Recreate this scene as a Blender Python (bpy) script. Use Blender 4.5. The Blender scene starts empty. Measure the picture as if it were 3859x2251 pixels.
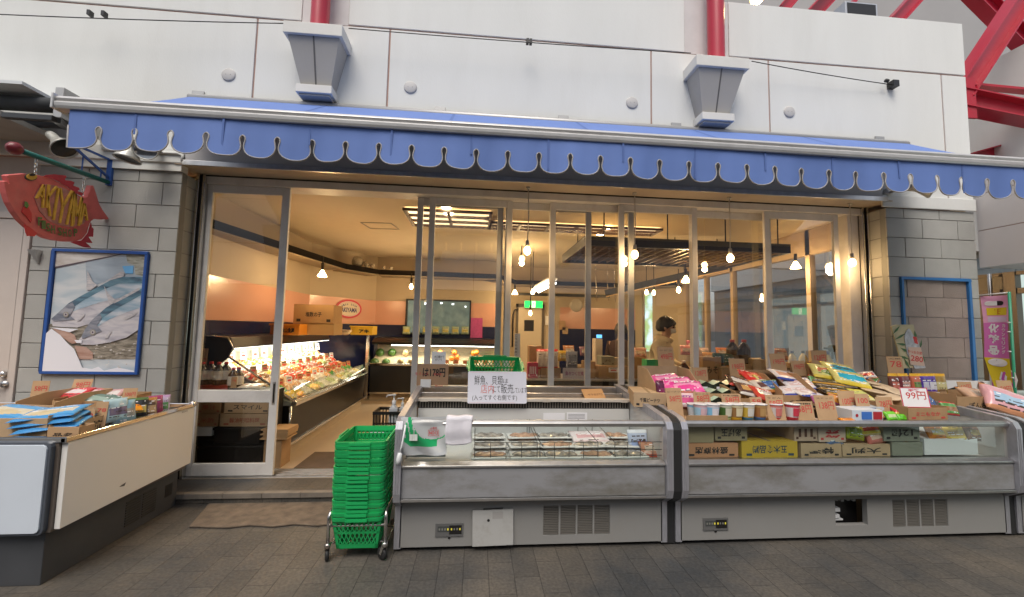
import bpy, bmesh, math, random
from mathutils import Vector, Matrix
random.seed(7)
R = math.radians
sc = bpy.context.scene
COL = sc.collection

# ------------------------------------------------------------------ camera
CW, CH = 3859.0, 2251.0
FPX = 1515.0
CAM = Vector((2.592, -3.655, 1.454))
_y, _p, _r = R(4.895), R(4.227), R(1.189)
FW = Vector((math.sin(_y)*math.cos(_p), math.cos(_y)*math.cos(_p), math.sin(_p)))
_r0 = Vector((math.cos(_y), -math.sin(_y), 0)); _u0 = _r0.cross(FW)
RT = _r0*math.cos(_r)+_u0*math.sin(_r); UP = -_r0*math.sin(_r)+_u0*math.cos(_r)
cd = bpy.data.cameras.new('camera'); cam = bpy.data.objects.new('camera', cd); COL.objects.link(cam)
cd.sensor_fit = 'HORIZONTAL'; cd.sensor_width = 36; cd.lens = FPX*36/CW; cd.clip_end = 500; cd.clip_start = .02
cam.matrix_world = Matrix(((RT.x, UP.x, -FW.x, CAM.x), (RT.y, UP.y, -FW.y, CAM.y), (RT.z, UP.z, -FW.z, CAM.z), (0, 0, 0, 1)))
sc.camera = cam

# ------------------------------------------------------------------ light
SUN_EL, SUN_AZ = 58, 198          # degrees; azimuth the light comes from, clockwise from +Y
w = bpy.data.worlds.new("World"); sc.world = w; w.use_nodes = True
nt = w.node_tree; nt.nodes.clear()
sky = nt.nodes.new('ShaderNodeTexSky'); sky.sky_type = 'NISHITA'; sky.sun_disc = False
sky.sun_elevation = R(SUN_EL); sky.sun_rotation = R(SUN_AZ); sky.dust_density = 3.0; sky.air_density = 1.0
hs = nt.nodes.new('ShaderNodeHueSaturation'); hs.inputs['Saturation'].default_value = .40
bg = nt.nodes.new('ShaderNodeBackground'); bg.inputs['Strength'].default_value = .11
wo = nt.nodes.new('ShaderNodeOutputWorld')
nt.links.new(sky.outputs[0], hs.inputs['Color']); nt.links.new(hs.outputs[0], bg.inputs['Color']); nt.links.new(bg.outputs[0], wo.inputs['Surface'])
sl = bpy.data.lights.new('sun', 'SUN'); sl.energy = 1.3; sl.angle = R(35); sl.color = (1, .90, .76)
so = bpy.data.objects.new('sun', sl); COL.objects.link(so)
_sd = Vector((math.sin(R(SUN_AZ))*math.cos(R(SUN_EL)), math.cos(R(SUN_AZ))*math.cos(R(SUN_EL)), math.sin(R(SUN_EL))))
so.rotation_euler = _sd.to_track_quat('Z', 'Y').to_euler(); so.location = (0, -6, 12)
sc.view_settings.view_transform = 'Standard'; sc.view_settings.look = 'None'; sc.view_settings.gamma = 1
sc.view_settings.exposure = 0.68
sc.render.engine = 'CYCLES'
cy = sc.cycles; cy.use_denoising = True
try: cy.denoiser = 'OPENIMAGEDENOISE'
except Exception: pass
cy.max_bounces = 8; cy.diffuse_bounces = 4; cy.glossy_bounces = 4; cy.transmission_bounces = 8; cy.transparent_max_bounces = 16
cy.caustics_reflective = False; cy.caustics_refractive = False; cy.sample_clamp_indirect = 6

# ------------------------------------------------------------------ helpers
def P(x, y, X=None, Y=None, Z=None):
    """a spot measured on a 2520 px wide photo, on the plane it lies in"""
    s = CW/2520
    d = FW+RT*((x*s-CW/2)/FPX)-UP*((y*s-CH/2)/FPX)
    t = (X-CAM.x)/d.x if X is not None else (Y-CAM.y)/d.y if Y is not None else (Z-CAM.z)/d.z
    return CAM+d*t
def crop(ox, oy, s): return lambda x, y: ((ox+x/s)*2520/CW, (oy+y/s)*2520/CW)

MATS = {}
def mat(name, col, rough=.6, metal=0., var=0., vs=6., bump=0., bs=60., dirt=0., dcol=(.08, .07, .06), ds=3., emit=None, es=0., spec=.5, coat=0., trans=0., stretch=None, dlo=.5, dhi=.72):
    if name in MATS: return MATS[name]
    m = bpy.data.materials.new(name); m.use_nodes = True; n = m.node_tree; b = n.nodes['Principled BSDF']
    b.inputs['Base Color'].default_value = (*col, 1); b.inputs['Roughness'].default_value = rough; b.inputs['Metallic'].default_value = metal
    b.inputs['Specular IOR Level'].default_value = spec
    if coat: b.inputs['Coat Weight'].default_value = coat; b.inputs['Coat Roughness'].default_value = .1
    if trans: b.inputs['Transmission Weight'].default_value = trans
    if emit: b.inputs['Emission Color'].default_value = (*emit, 1); b.inputs['Emission Strength'].default_value = es
    tc = None
    def coord():
        nonlocal tc
        if tc is None:
            t = n.nodes.new('ShaderNodeTexCoord'); g = n.nodes.new('ShaderNodeNewGeometry')
            mp = n.nodes.new('ShaderNodeMapping'); mp.inputs['Scale'].default_value = stretch or (1, 1, 1)
            n.links.new(g.outputs['Position'], mp.inputs['Vector']); tc = mp.outputs[0]
        return tc
    last = None
    def noise(scale, detail=4, rgh=.55):
        q = n.nodes.new('ShaderNodeTexNoise'); q.inputs['Scale'].default_value = scale; q.inputs['Detail'].default_value = detail; q.inputs['Roughness'].default_value = rgh
        n.links.new(coord(), q.inputs['Vector']); return q.outputs['Fac']
    if var:
        r = n.nodes.new('ShaderNodeValToRGB'); n.links.new(noise(vs), r.inputs[0])
        r.color_ramp.elements[0].position = .3; r.color_ramp.elements[1].position = .7
        r.color_ramp.elements[0].color = (*[c*(1-var) for c in col], 1); r.color_ramp.elements[1].color = (*[min(1, c*(1+var)) for c in col], 1)
        last = r.outputs[0]
    if dirt:
        r = n.nodes.new('ShaderNodeValToRGB'); n.links.new(noise(ds, 8, .7), r.inputs[0])
        r.color_ramp.elements[0].position = dlo; r.color_ramp.elements[1].position = dhi
        r.color_ramp.elements[0].color = (0, 0, 0, 1); r.color_ramp.elements[1].color = (dirt, dirt, dirt, 1)
        mx = n.nodes.new('ShaderNodeMix'); mx.data_type = 'RGBA'; n.links.new(r.outputs[0], mx.inputs[0])
        if last: n.links.new(last, mx.inputs[6])
        else: mx.inputs[6].default_value = (*col, 1)
        mx.inputs[7].default_value = (*dcol, 1); last = mx.outputs[2]
    if last: n.links.new(last, b.inputs['Base Color'])
    if bump:
        bp = n.nodes.new('ShaderNodeBump'); bp.inputs['Strength'].default_value = bump; bp.inputs['Distance'].default_value = .01
        n.links.new(noise(bs), bp.inputs['Height']); n.links.new(bp.outputs[0], b.inputs['Normal'])
    MATS[name] = m; return m
def glass_mat(name, tint=(1, 1, 1), k=1.0, f0=1.45):
    m = bpy.data.materials.new(name); m.use_nodes = True; n = m.node_tree; n.nodes.clear()
    t = n.nodes.new('ShaderNodeBsdfTransparent'); t.inputs[0].default_value = (*tint, 1)
    g = n.nodes.new('ShaderNodeBsdfGlossy'); g.inputs['Roughness'].default_value = .0
    f = n.nodes.new('ShaderNodeFresnel'); f.inputs[0].default_value = f0
    mu = n.nodes.new('ShaderNodeMath'); mu.operation = 'MULTIPLY'; mu.inputs[1].default_value = k; ge = n.nodes.new('ShaderNodeNewGeometry'); sb_ = n.nodes.new('ShaderNodeMath'); sb_.operation = 'SUBTRACT'; sb_.inputs[0].default_value = 1; n.links.new(ge.outputs['Backfacing'], sb_.inputs[1])
    m0 = n.nodes.new('ShaderNodeMath'); m0.operation = 'MULTIPLY'; n.links.new(f.outputs[0], m0.inputs[0]); n.links.new(sb_.outputs[0], m0.inputs[1]); n.links.new(m0.outputs[0], mu.inputs[0])
    mx = n.nodes.new('ShaderNodeMixShader'); o = n.nodes.new('ShaderNodeOutputMaterial')
    n.links.new(mu.outputs[0], mx.inputs[0]); n.links.new(t.outputs[0], mx.inputs[1]); n.links.new(g.outputs[0], mx.inputs[2]); n.links.new(mx.outputs[0], o.inputs[0])
    MATS[name] = m; return m

class MB:
    def __init__(s): s.v = []; s.f = []; s.m = []; s.sm = []
    def add(s, vs, fs, mi=0, smooth=False):
        o = len(s.v); s.v += [Vector(v) for v in vs]
        for f in fs: s.f.append([i+o for i in f]); s.m.append(mi); s.sm.append(smooth)
        return s
    def box(s, x0, x1, y0, y1, z0, z1, mi=0, M=None):
        vs = [Vector((x, y, z)) for z in (z0, z1) for y in (y0, y1) for x in (x0, x1)]
        if M is not None: vs = [M @ v for v in vs]
        return s.add(vs, [(0, 2, 3, 1), (4, 5, 7, 6), (0, 1, 5, 4), (2, 6, 7, 3), (0, 4, 6, 2), (1, 3, 7, 5)], mi)
    def bar(s, a, b, wd, ht, mi=0, up=(0, 0, 1)):
        a, b = Vector(a), Vector(b); d = (b-a); L = d.length; d.normalize()
        u = Vector(up); u = (u-d*u.dot(d)); u = u.normalized() if u.length > 1e-4 else Vector((1, 0, 0)); r = d.cross(u)
        M = Matrix(((r.x, d.x, u.x, a.x), (r.y, d.y, u.y, a.y), (r.z, d.z, u.z, a.z), (0, 0, 0, 1)))
        return s.box(-wd/2, wd/2, 0, L, -ht/2, ht/2, mi, M)
    def tube(s, pts, r, seg=8, mi=0, caps=True, closed=False):
        pts = [Vector(p) for p in pts]; n = len(pts); rs = r if isinstance(r, (list, tuple)) else [r]*n
        rings = []; u = None
        for i, p in enumerate(pts):
            a = pts[i-1] if i else (pts[-1] if closed else p); b = pts[(i+1) % n] if i < n-1 else (pts[0] if closed else p)
            d = (b-a).normalized() if (b-a).length > 1e-9 else Vector((0, 0, 1))
            if u is None: u = Vector((0, 0, 1)) if abs(d.z) < .9 else Vector((1, 0, 0))
            u = (u-d*u.dot(d)); u = u.normalized() if u.length > 1e-6 else d.orthogonal().normalized()
            t = d.cross(u)
            rings.append([p+(u*math.cos(2*math.pi*k/seg)+t*math.sin(2*math.pi*k/seg))*rs[i] for k in range(seg)])
        vs = [v for q in rings for v in q]; fs = []
        for i in range(n if closed else n-1):
            j = (i+1) % n
            for k in range(seg): fs.append((i*seg+k, i*seg+(k+1) % seg, j*seg+(k+1) % seg, j*seg+k))
        s.add(vs, fs, mi, True)
        if caps and not closed:
            s.add(rings[0], [list(range(seg))[::-1]], mi); s.add(rings[-1], [list(range(seg))], mi)
        return s
    def lathe(s, prof, at=(0, 0, 0), axis=(0, 0, 1), seg=16, mi=0, smooth=True):
        ax = Vector(axis).normalized(); u = ax.orthogonal().normalized(); t = ax.cross(u); at = Vector(at)
        vs = []; fs = []
        for r, h in prof:
            for k in range(seg): vs.append(at+ax*h+(u*math.cos(2*math.pi*k/seg)+t*math.sin(2*math.pi*k/seg))*max(r, 1e-4))
        for i in range(len(prof)-1):
            for k in range(seg): fs.append((i*seg+k, i*seg+(k+1) % seg, (i+1)*seg+(k+1) % seg, (i+1)*seg+k))
        return s.add(vs, fs, mi, smooth)
    def prism(s, poly, d, mi=0, mside=None):
        """3-D polygon pushed along vector d"""
        n = len(poly); a = [Vector(p) for p in poly]; d = Vector(d); b = [p+d for p in a]
        s.add(a, [list(range(n))], mi); s.add(b, [list(range(n))[::-1]], mi)
        return s.add(a+b, [(i, i+n, (i+1) % n+n, (i+1) % n) for i in range(n)], mi if mside is None else mside)
    def poly(s, pts, mi=0): return s.add(pts, [list(range(len(pts)))], mi)
    def grid(s, fn, nu, nv, mi=0, smooth=True):
        vs = [fn(i/nu, j/nv) for j in range(nv+1) for i in range(nu+1)]
        return s.add(vs, [(j*(nu+1)+i, j*(nu+1)+i+1, (j+1)*(nu+1)+i+1, (j+1)*(nu+1)+i) for j in range(nv) for i in range(nu)], mi, smooth)
    def text(s, body, M, h=.1, w=None, mi=0, align='C', bold=0.):
        vs, fs = glyphs(body, bold)
        if not vs: return s
        xs = [v[0] for v in vs]; ys = [v[1] for v in vs]; x0, x1, y0, y1 = min(xs), max(xs), min(ys), max(ys)
        k = h/(y1-y0); kx = k if w is None else w/(x1-x0)
        ox = (x0+x1)/2 if align == 'C' else x0; oy = (y0+y1)/2
        return s.add([M @ Vector(((x-ox)*kx, (y-oy)*k, 0)) for x, y in vs], fs, mi)
    def build(s, name, mats, parent=None, bevel=0., fix=True, world=True):
        me = bpy.data.meshes.new(name); off = Vector(parent_loc(parent)) if (parent is not None and world) else Vector((0, 0, 0))
        me.from_pydata([tuple(v-off) for v in s.v], [], s.f)
        if not isinstance(mats, (list, tuple)): mats = [mats]
        for m in mats: me.materials.append(m)
        me.polygons.foreach_set('material_index', s.m); me.polygons.foreach_set('use_smooth', s.sm)
        if fix:
            bm = bmesh.new(); bm.from_mesh(me); bmesh.ops.remove_doubles(bm, verts=bm.verts, dist=1e-5); bmesh.ops.recalc_face_normals(bm, faces=bm.faces); bm.to_mesh(me); bm.free()
        me.update()
        o = bpy.data.objects.new(name, me); COL.objects.link(o)
        if parent is not None: o.parent = parent
        if bevel:
            b = o.modifiers.new('bevel', 'BEVEL'); b.width = bevel; b.segments = 2; b.limit_method = 'ANGLE'; b.angle_limit = R(40)
        return o
def parent_loc(o):
    v = Vector((0, 0, 0))
    while o is not None: v += o.location; o = o.parent
    return v
_gl = {}
def glyphs(body, bold=0.):
    k = (body, bold)
    if k not in _gl:
        c = bpy.data.curves.new('lettering', 'FONT'); c.body = body; c.resolution_u = 2; c.offset = bold
        o = bpy.data.objects.new('lettering', c); m = bpy.data.meshes.new_from_object(o)
        _gl[k] = ([(v.co.x, v.co.y) for v in m.vertices], [list(p.vertices) for p in m.polygons])
        bpy.data.objects.remove(o); bpy.data.curves.remove(c); bpy.data.meshes.remove(m)
    return _gl[k]
def face(at, nrm=(0, -1, 0), up=(0, 0, 1), spin=0.):
    """matrix of a small flat sheet: local x right, y up, z towards the viewer"""
    z = Vector(nrm).normalized(); u = Vector(up); y = (u-z*u.dot(z)).normalized(); x = y.cross(z); at = Vector(at)
    M = Matrix(((x.x, y.x, z.x, at.x), (x.y, y.y, z.y, at.y), (x.z, y.z, z.z, at.z), (0, 0, 0, 1)))
    return M @ Matrix.Rotation(spin, 4, 'Z')
def tag(o, label=None, cat=None, group=None, kind=None):
    if label: o['label'] = label
    if cat: o['category'] = cat
    if group: o['group'] = group
    if kind: o['kind'] = kind
    return o
def thing(name, label, cat, loc=(0, 0, 0), group=None, rz=0.):
    o = bpy.data.objects.new(name, None); COL.objects.link(o); o.location = loc; o.rotation_euler.z = rz; o.empty_display_size = .1
    return tag(o, label, cat, group)
def copy_tree(o, loc=None, rz=None, label=None, group=None, parent=None):
    c = o.copy(); COL.objects.link(c)
    if parent is not None: c.parent = parent
    for ch in list(o.children): copy_tree(ch, parent=c)
    if loc is not None: c.location = loc
    if rz is not None: c.rotation_euler.z = rz
    if label: c['label'] = label
    if group: c['group'] = group
    return c
LK = .55
def lamp(name, loc, power, col, parent, r=.03, kind='POINT', **kw):
    l = bpy.data.lights.new(name, kind); l.energy = power*LK; l.color = col
    if kind == 'POINT': l.shadow_soft_size = r
    for k, v in kw.items(): setattr(l, k, v)
    o = bpy.data.objects.new(name, l); COL.objects.link(o); o.parent = parent; o.location = Vector(loc)-parent_loc(parent); return o
ORD = ['first', 'second', 'third', 'fourth', 'fifth', 'sixth', 'seventh', 'eighth', 'ninth', 'tenth', 'eleventh', 'twelfth', 'thirteenth', 'fourteenth', 'fifteenth', 'sixteenth', 'seventeenth', 'eighteenth', 'nineteenth', 'twentieth']

# ------------------------------------------------------------------ materials
WARM = (1.0, .72, .42)
m_white = mat('wall_render', (.69, .70, .685), .8, var=.04, vs=1.2, bump=.12, bs=90, dirt=.22, dcol=(.53, .52, .49), ds=1.6, stretch=(1.5, 1, .32))
m_groove = mat('wall_joint', (.42, .27, .23), .9)
m_block = [mat('concrete_block_a', (.385, .385, .368), .9, var=.10, vs=3, bump=.35, bs=160), mat('concrete_block_b', (.375, .375, .358), .9, var=.10, vs=3, bump=.35, bs=160), mat('concrete_block_c', (.395, .394, .376), .9, var=.10, vs=3, bump=.35, bs=160)]
m_bare = [mat('bare_block_a', (.30, .25, .225), .92, var=.1, vs=5, bump=.4, bs=160), mat('bare_block_b', (.27, .225, .20), .92, var=.1, vs=5, bump=.4, bs=160), mat('bare_block_c', (.33, .275, .245), .92, var=.1, vs=5, bump=.4, bs=160)]
m_mortar = mat('mortar', (.27, .27, .255), .95)
m_alu = mat('aluminium', (.62, .61, .60), .32, 1.0, var=.1, vs=14, stretch=(1, 1, .2))
m_steel = mat('stainless_steel', (.68, .66, .62), .16, 1.0)
m_chrome = mat('chrome', (.8, .8, .8), .08, 1.0)
m_black = mat('black_metal', (.012, .011, .011), .35)
m_rubber = mat('black_rubber', (.016, .016, .017), .6)
m_frame = mat('door_frame_paint', (.74, .71, .68), .45, var=.06, vs=4, dirt=.25, dcol=(.25, .2, .16), ds=5)
m_blue = mat('blue_paint', (.025, .09, .34), .4, var=.1, vs=8)
m_red = mat('red_steel_paint', (.42, .012, .035), .3, var=.08, vs=3, coat=.2)
m_awn = mat('awning_fabric', (.115, .195, .48), .75, var=.05, vs=3, bump=.08, bs=300)
m_piping = mat('awning_piping', (.36, .35, .35), .7)
m_card = mat('kraft_card', (.47, .30, .165), .8, var=.06, vs=20)
m_card2 = mat('carton_board', (.38, .235, .12), .85, var=.1, vs=9)
m_card3 = mat('pale_carton_board', (.46, .32, .19), .85, var=.08, vs=9)
m_ink = mat('black_ink', (.015, .014, .014), .7)
m_redink = mat('red_ink', (.55, .05, .05), .7)
m_whitep = mat('white_plastic', (.72, .73, .74), .35)
m_paper = mat('white_paper', (.8, .8, .82), .7)
m_glass = glass_mat('window_glass', (.97, .975, .97), 3.4, 1.5)
m_cglass = glass_mat('case_glass', (.94, .975, .965), 1.8, 1.45)
# ------------------------------------------------------------------ setting
def paving_material():
    m = bpy.data.materials.new('stone_pavers'); m.use_nodes = True; n = m.node_tree; b = n.nodes['Principled BSDF']; L = n.links.new
    g = n.nodes.new('ShaderNodeNewGeometry'); mp = n.nodes.new('ShaderNodeMapping'); mp.inputs['Rotation'].default_value = (0, 0, R(90)); L(g.outputs['Position'], mp.inputs[0])
    br = n.nodes.new('ShaderNodeTexBrick'); L(mp.outputs[0], br.inputs['Vector']); br.inputs['Scale'].default_value = 1
    br.inputs['Brick Width'].default_value = .30; br.inputs['Row Height'].default_value = .15; br.inputs['Mortar Size'].default_value = .0028; br.inputs['Mortar Smooth'].default_value = .4
    br.inputs['Color1'].default_value = (.082, .077, .071, 1); br.inputs['Color2'].default_value = (.104, .097, .089, 1); br.inputs['Mortar'].default_value = (.05, .047, .044, 1)
    nz = n.nodes.new('ShaderNodeTexNoise'); nz.inputs['Scale'].default_value = .9; nz.inputs['Detail'].default_value = 7; nz.inputs['Roughness'].default_value = .65; L(g.outputs['Position'], nz.inputs['Vector'])
    rp = n.nodes.new('ShaderNodeValToRGB'); L(nz.outputs[0], rp.inputs[0]); rp.color_ramp.elements[0].position = .38; rp.color_ramp.elements[0].color = (.52, .58, .66, 1); rp.color_ramp.elements[1].position = .66; rp.color_ramp.elements[1].color = (1.3, 1.18, 1.02, 1)
    mx = n.nodes.new('ShaderNodeMix'); mx.data_type = 'RGBA'; mx.blend_type = 'MULTIPLY'; mx.inputs[0].default_value = 1; L(br.outputs[0], mx.inputs[6]); L(rp.outputs[0], mx.inputs[7])
    n2 = n.nodes.new('ShaderNodeTexNoise'); n2.inputs['Scale'].default_value = 55; n2.inputs['Detail'].default_value = 4; L(g.outputs['Position'], n2.inputs['Vector'])
    r2 = n.nodes.new('ShaderNodeValToRGB'); L(n2.outputs[0], r2.inputs[0]); r2.color_ramp.elements[0].position = .3; r2.color_ramp.elements[0].color = (.75, .75, .75, 1); r2.color_ramp.elements[1].position = .75; r2.color_ramp.elements[1].color = (1.25, 1.25, 1.25, 1)
    m2 = n.nodes.new('ShaderNodeMix'); m2.data_type = 'RGBA'; m2.blend_type = 'MULTIPLY'; m2.inputs[0].default_value = 1; L(mx.outputs[2], m2.inputs[6]); L(r2.outputs[0], m2.inputs[7])
    L(m2.outputs[2], b.inputs['Base Color'])
    rr = n.nodes.new('ShaderNodeMapRange'); rr.inputs[3].default_value = .38; rr.inputs[4].default_value = .75; L(nz.outputs[0], rr.inputs[0]); L(rr.outputs[0], b.inputs['Roughness'])
    bp = n.nodes.new('ShaderNodeBump'); bp.inputs['Strength'].default_value = .5; bp.inputs['Distance'].default_value = .006; L(br.outputs['Fac'], bp.inputs['Height']); bp.invert = True
    b2 = n.nodes.new('ShaderNodeBump'); b2.inputs['Strength'].default_value = .3; b2.inputs['Distance'].default_value = .004; L(n2.outputs[0], b2.inputs['Height']); L(bp.outputs[0], b2.inputs['Normal']); L(b2.outputs[0], b.inputs['Normal'])
    return m
m_pave = paving_material()
m_floor = mat('shop_lino', (.42, .33, .23), .4, var=.06, vs=2, dirt=.3, dcol=(.2, .15, .1), ds=2)
b = MB(); b.box(-60, 60, -60, 60, -.3, 0); tag(b.build('street_paving', m_pave), kind='structure', label='dark grey stone paver street in front of the shop')
b = MB(); b.box(-.6, 7.4, .2, 7.3, .005, .08); tag(b.build('shop_floor', m_floor), kind='structure')
b = MB(); b.box(-1.2, 7.6, -.13, .2, .001, .079)
tag(b.build('entrance_step', m_pave, bevel=.006), kind='structure')
b = MB()
for i in range(29): b.box(-1.2+i*.3, -1.2+i*.3+.296, -.142, -.09, .045, .083)
tag(b.build('step_edging', mat('step_tile', (.19, .165, .14), .8, var=.2, vs=9)), kind='structure')

# ------------------------------------------------------------------ the shop building
OX = 6.685            # width of the shop opening
bld = thing('shop_building', 'fish shop building with white rendered upper wall and grey block piers', 'building', (3.3, .3, 0))
def blockwork(name, x0, x1, zs, mats, y=0., th=.12, seed=1, joint=.2, hole=None, first=.4):
    rnd = random.Random(seed); b = MB(); g = .003
    b.box(x0+.002, x1-.002, y+.010, y+th, 0, 2.75, 3)
    for i in range(len(zs)-1):
        za, zb = zs[i], zs[i+1]; off = (joint if i % 2 else 0.)
        x = x0-first+off
        while x < x1:
            a, c = max(x, x0), min(x+.4, x1); x += .4
            if c-a < .03: continue
            pieces = [(a, c, za, zb)]
            if hole:
                hx0, hx1, hz0, hz1 = hole; new = []
                for (p, q, s, t) in pieces:
                    if q <= hx0 or p >= hx1 or t <= hz0 or s >= hz1: new.append((p, q, s, t)); continue
                    if p < hx0: new.append((p, hx0+g, s, t))
                    if q > hx1: new.append((hx1-g, q, s, t))
                    m0, m1 = max(p, hx0), min(q, hx1)
                    if s < hz0: new.append((m0-g, m1+g, s, hz0+g))
                    if t > hz1: new.append((m0-g, m1+g, hz1-g, t))
                pieces = new
            for (p, q, s, t) in pieces: b.box(p+g, q-g, y+rnd.uniform(-.001, .001), y+.06, s+g, t-g, rnd.randrange(3))
    return b
ZS = [.05+.2*k for k in range(14)]+[2.752]
o = blockwork('l', -1.135, 0., ZS, m_block, seed=3, first=.215).build('block_pier', m_block+[m_mortar], bld, bevel=.003)
hole = (6.80, 7.575, .9, 2.05)
o = blockwork('r', OX, OX+1.0, ZS, m_block, seed=5, hole=hole, first=.4).build('block_pier', m_block+[m_mortar], bld, bevel=.003)
b = blockwork('bare', hole[0], hole[1], ZS[4:12], m_bare, y=.004, th=.05, seed=9, first=.115); b.v = b.v
b2 = MB()
for f, mi in zip(b.f, b.m):
    if mi != 3: b2.add([b.v[i] for i in f], [list(range(len(f)))], mi)
b2.build('bare_block_panel', m_bare, bld)
# returns of the opening: one block deep
rnd = random.Random(2)
for xs in ((-.06, .0), (OX, OX+.06)):
    b = MB(); b.box(xs[0]+.006, xs[1]-.006, .066, .188, .05, 2.75, 3)
    for i in range(len(ZS)-1): b.box(xs[0], xs[1], .064, .19, ZS[i]+.004, ZS[i+1]-.004, rnd.randrange(3))
    b.build('opening_return', m_block+[m_mortar], bld, bevel=.003)
# upper wall in panels, grooves between
b = MB(); zt = 4.81; zg = 4.225; b.box(-9, 7.66, .012, .3, 2.82, zt-.02, 1)
cols = [-9, -2.6, .53, 1.71, 4.235, 5.466, 7.403, 7.69]
for i in range(len(cols)-1): b.box(cols[i]+.008, cols[i+1]-(.008 if i < len(cols)-2 else 0), 0, .1, 2.826, zg-.009)
for a, c in ((-9, .91), (1.33, 4.58), (5.05, 7.69)): b.box(a, c, 0, .1, zg+.009, zt)
b.box(7.66, 7.69, .1, .3, 2.826, zt)
b.build('upper_wall', [m_white, m_groove], bld, bevel=.004)
for a, c in ((.91, 1.33), (4.58, 5.05)): b = MB(); b.box(a+.003, c-.003, .008, .011, zg+.002, zt, 0); b.build('pilaster_recess', mat('recess_render', (.62, .60, .60), .85, var=.05), bld)
# lintel trim, soffit
b = MB(); b.box(.03, OX-.06, -.03, -.0, 2.822, 3.3); b.build('lintel_shade_panel', mat('lintel_shade', (.52, .51, .52), .7, var=.06, vs=2), bld)  # white wall over the opening; the awning's shade is painted in as grey
for q in ((-9, .025, -.035, .0, 2.82, 2.95), (OX-.05, 7.69, -.02, .0, 2.754, 2.88)): b = MB(); b.box(*q); b.build('lintel_trim', m_white, bld, bevel=.006)
b = MB(); b.box(-1.135, -.0, -.02, .06, 2.753, 2.82); b.build('pier_cap', m_white, bld)
b = MB(); b.box(-.05, OX+.05, -.03, .42, 2.812, 2.819)
b.build('soffit', mat('soffit_paint', (.55, .46, .36), .7, var=.05), bld)
b = MB(); b.box(.02, OX-.02, -.052, -.036, 2.80, 2.845); b.build('soffit_edge', m_alu, bld, bevel=.003)
# interior shell
m_cream = mat('cream_plaster', (.52, .43, .31), .75, var=.03, vs=1.5)
m_pink = mat('pink_melamine', (.70, .38, .28), .22, var=.03, vs=2)
m_navy = mat('navy_melamine', (.012, .016, .06), .2)
m_ceil = mat('ceiling_board', (.74, .65, .50), .8, var=.02)
WP = [(-.25, .42), (-.25, 3.4), (.55, 4.62), (3.0, 4.62), (3.0, 5.3), (6.2, 5.3), (7.0, 4.4)]   # wall foot line
def wallstrip(b, pts, z0, z1, off=0., mi=0):
    for (x0, y0), (x1, y1) in zip(pts[:-1], pts[1:]):
        d = Vector((x1-x0, y1-y0, 0)).normalized(); nrm = Vector((-d.y, d.x, 0))*1
        a = Vector((x0, y0, 0))-nrm*off; c = Vector((x1, y1, 0))-nrm*off
        b.add([a+Vector((0, 0, z0)), c+Vector((0, 0, z0)), c+Vector((0, 0, z1)), a+Vector((0, 0, z1))], [(0, 1, 2, 3)], mi)
b = MB(); wallstrip(b, WP, .08, 2.86); b.build('interior_wall', m_cream, bld, fix=False)
for q in (WP[:4], [(4.45, 5.3), (6.2, 5.3)]):
    b = MB(); wallstrip(b, q, 1.475, 1.95, .012); b.build('pink_wall_panel', m_pink, bld, fix=False)
    b = MB(); wallstrip(b, q, .08, 1.47, .014); b.build('navy_wall_panel', m_navy, bld, fix=False)
b = MB(); b.add([(-.3, .40, 2.835), (7.2, .40, 2.835), (7.2, 5.5, 2.835), (-.3, 5.5, 2.835)], [(0, 3, 2, 1)]); b.build('ceiling', m_ceil, bld, fix=False)
# cornice shelf round the room
b = MB(); CP = [(-.12, .42), (.35, 3.35), (.75, 3.95), (3.0, 4.05), (3.4, 4.9), (6.1, 4.9), (6.6, 4.2)]
for (x0, y0), (x1, y1) in zip(CP[:-1], CP[1:]):
    d = Vector((x1-x0, y1-y0, 0)); L = d.length; d.normalize(); nrm = Vector((-d.y, d.x, 0))
    for (o0, o1, z0, z1, mi) in ((0, .05, 2.40, 2.49, 0), (.0, .30, 2.41, 2.43, 0), (.01, .34, 2.385, 2.399, 1)):
        q = [Vector((x0, y0, 0))+nrm*o0, Vector((x1, y1, 0))+nrm*o0, Vector((x1, y1, 0))+nrm*o1, Vector((x0, y0, 0))+nrm*o1]
        b.prism([p+Vector((0, 0, z0)) for p in q], (0, 0, z1-z0), mi)
b.build('cornice_shelf', [mat('cornice_dark', (.012, .010, .009), .85, spec=.08), mat('cornice_lip', (.3, .24, .16), .7)], bld)
b = MB(); b.box(.2, 6.6, .3, .42, 2.83, 3.4); b.box(-1.1, -.26, .2, 5, .0, 3.4); b.box(-.3, 8, .30, 6.2, 2.86, 2.9); b.build('shell_core', m_cream, bld)
# right glazed side of the shop
b = MB()
for y in (.45, 1.25, 2.05, 2.85, 3.65, 4.4): b.box(6.92, 7.0, y-.035, y+.035, .08, 2.83)
b.box(6.92, 7.0, .4, 4.45, 2.5, 2.83); b.box(6.93, 6.99, .4, 4.45, .08, .35)
b.build('side_window_frame', mat('beige_frame', (.55, .42, .28), .5), bld)
b = MB(); b.box(6.955, 6.965, .42, 4.4, .3, 2.5); b.build('side_window_pane', m_glass, bld)
b = MB(); b.box(6.7, 6.98, .2, .41, .0, 2.83); b.build('corner_post', mat('post_plaster', (.55, .44, .32), .7), bld)

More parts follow.
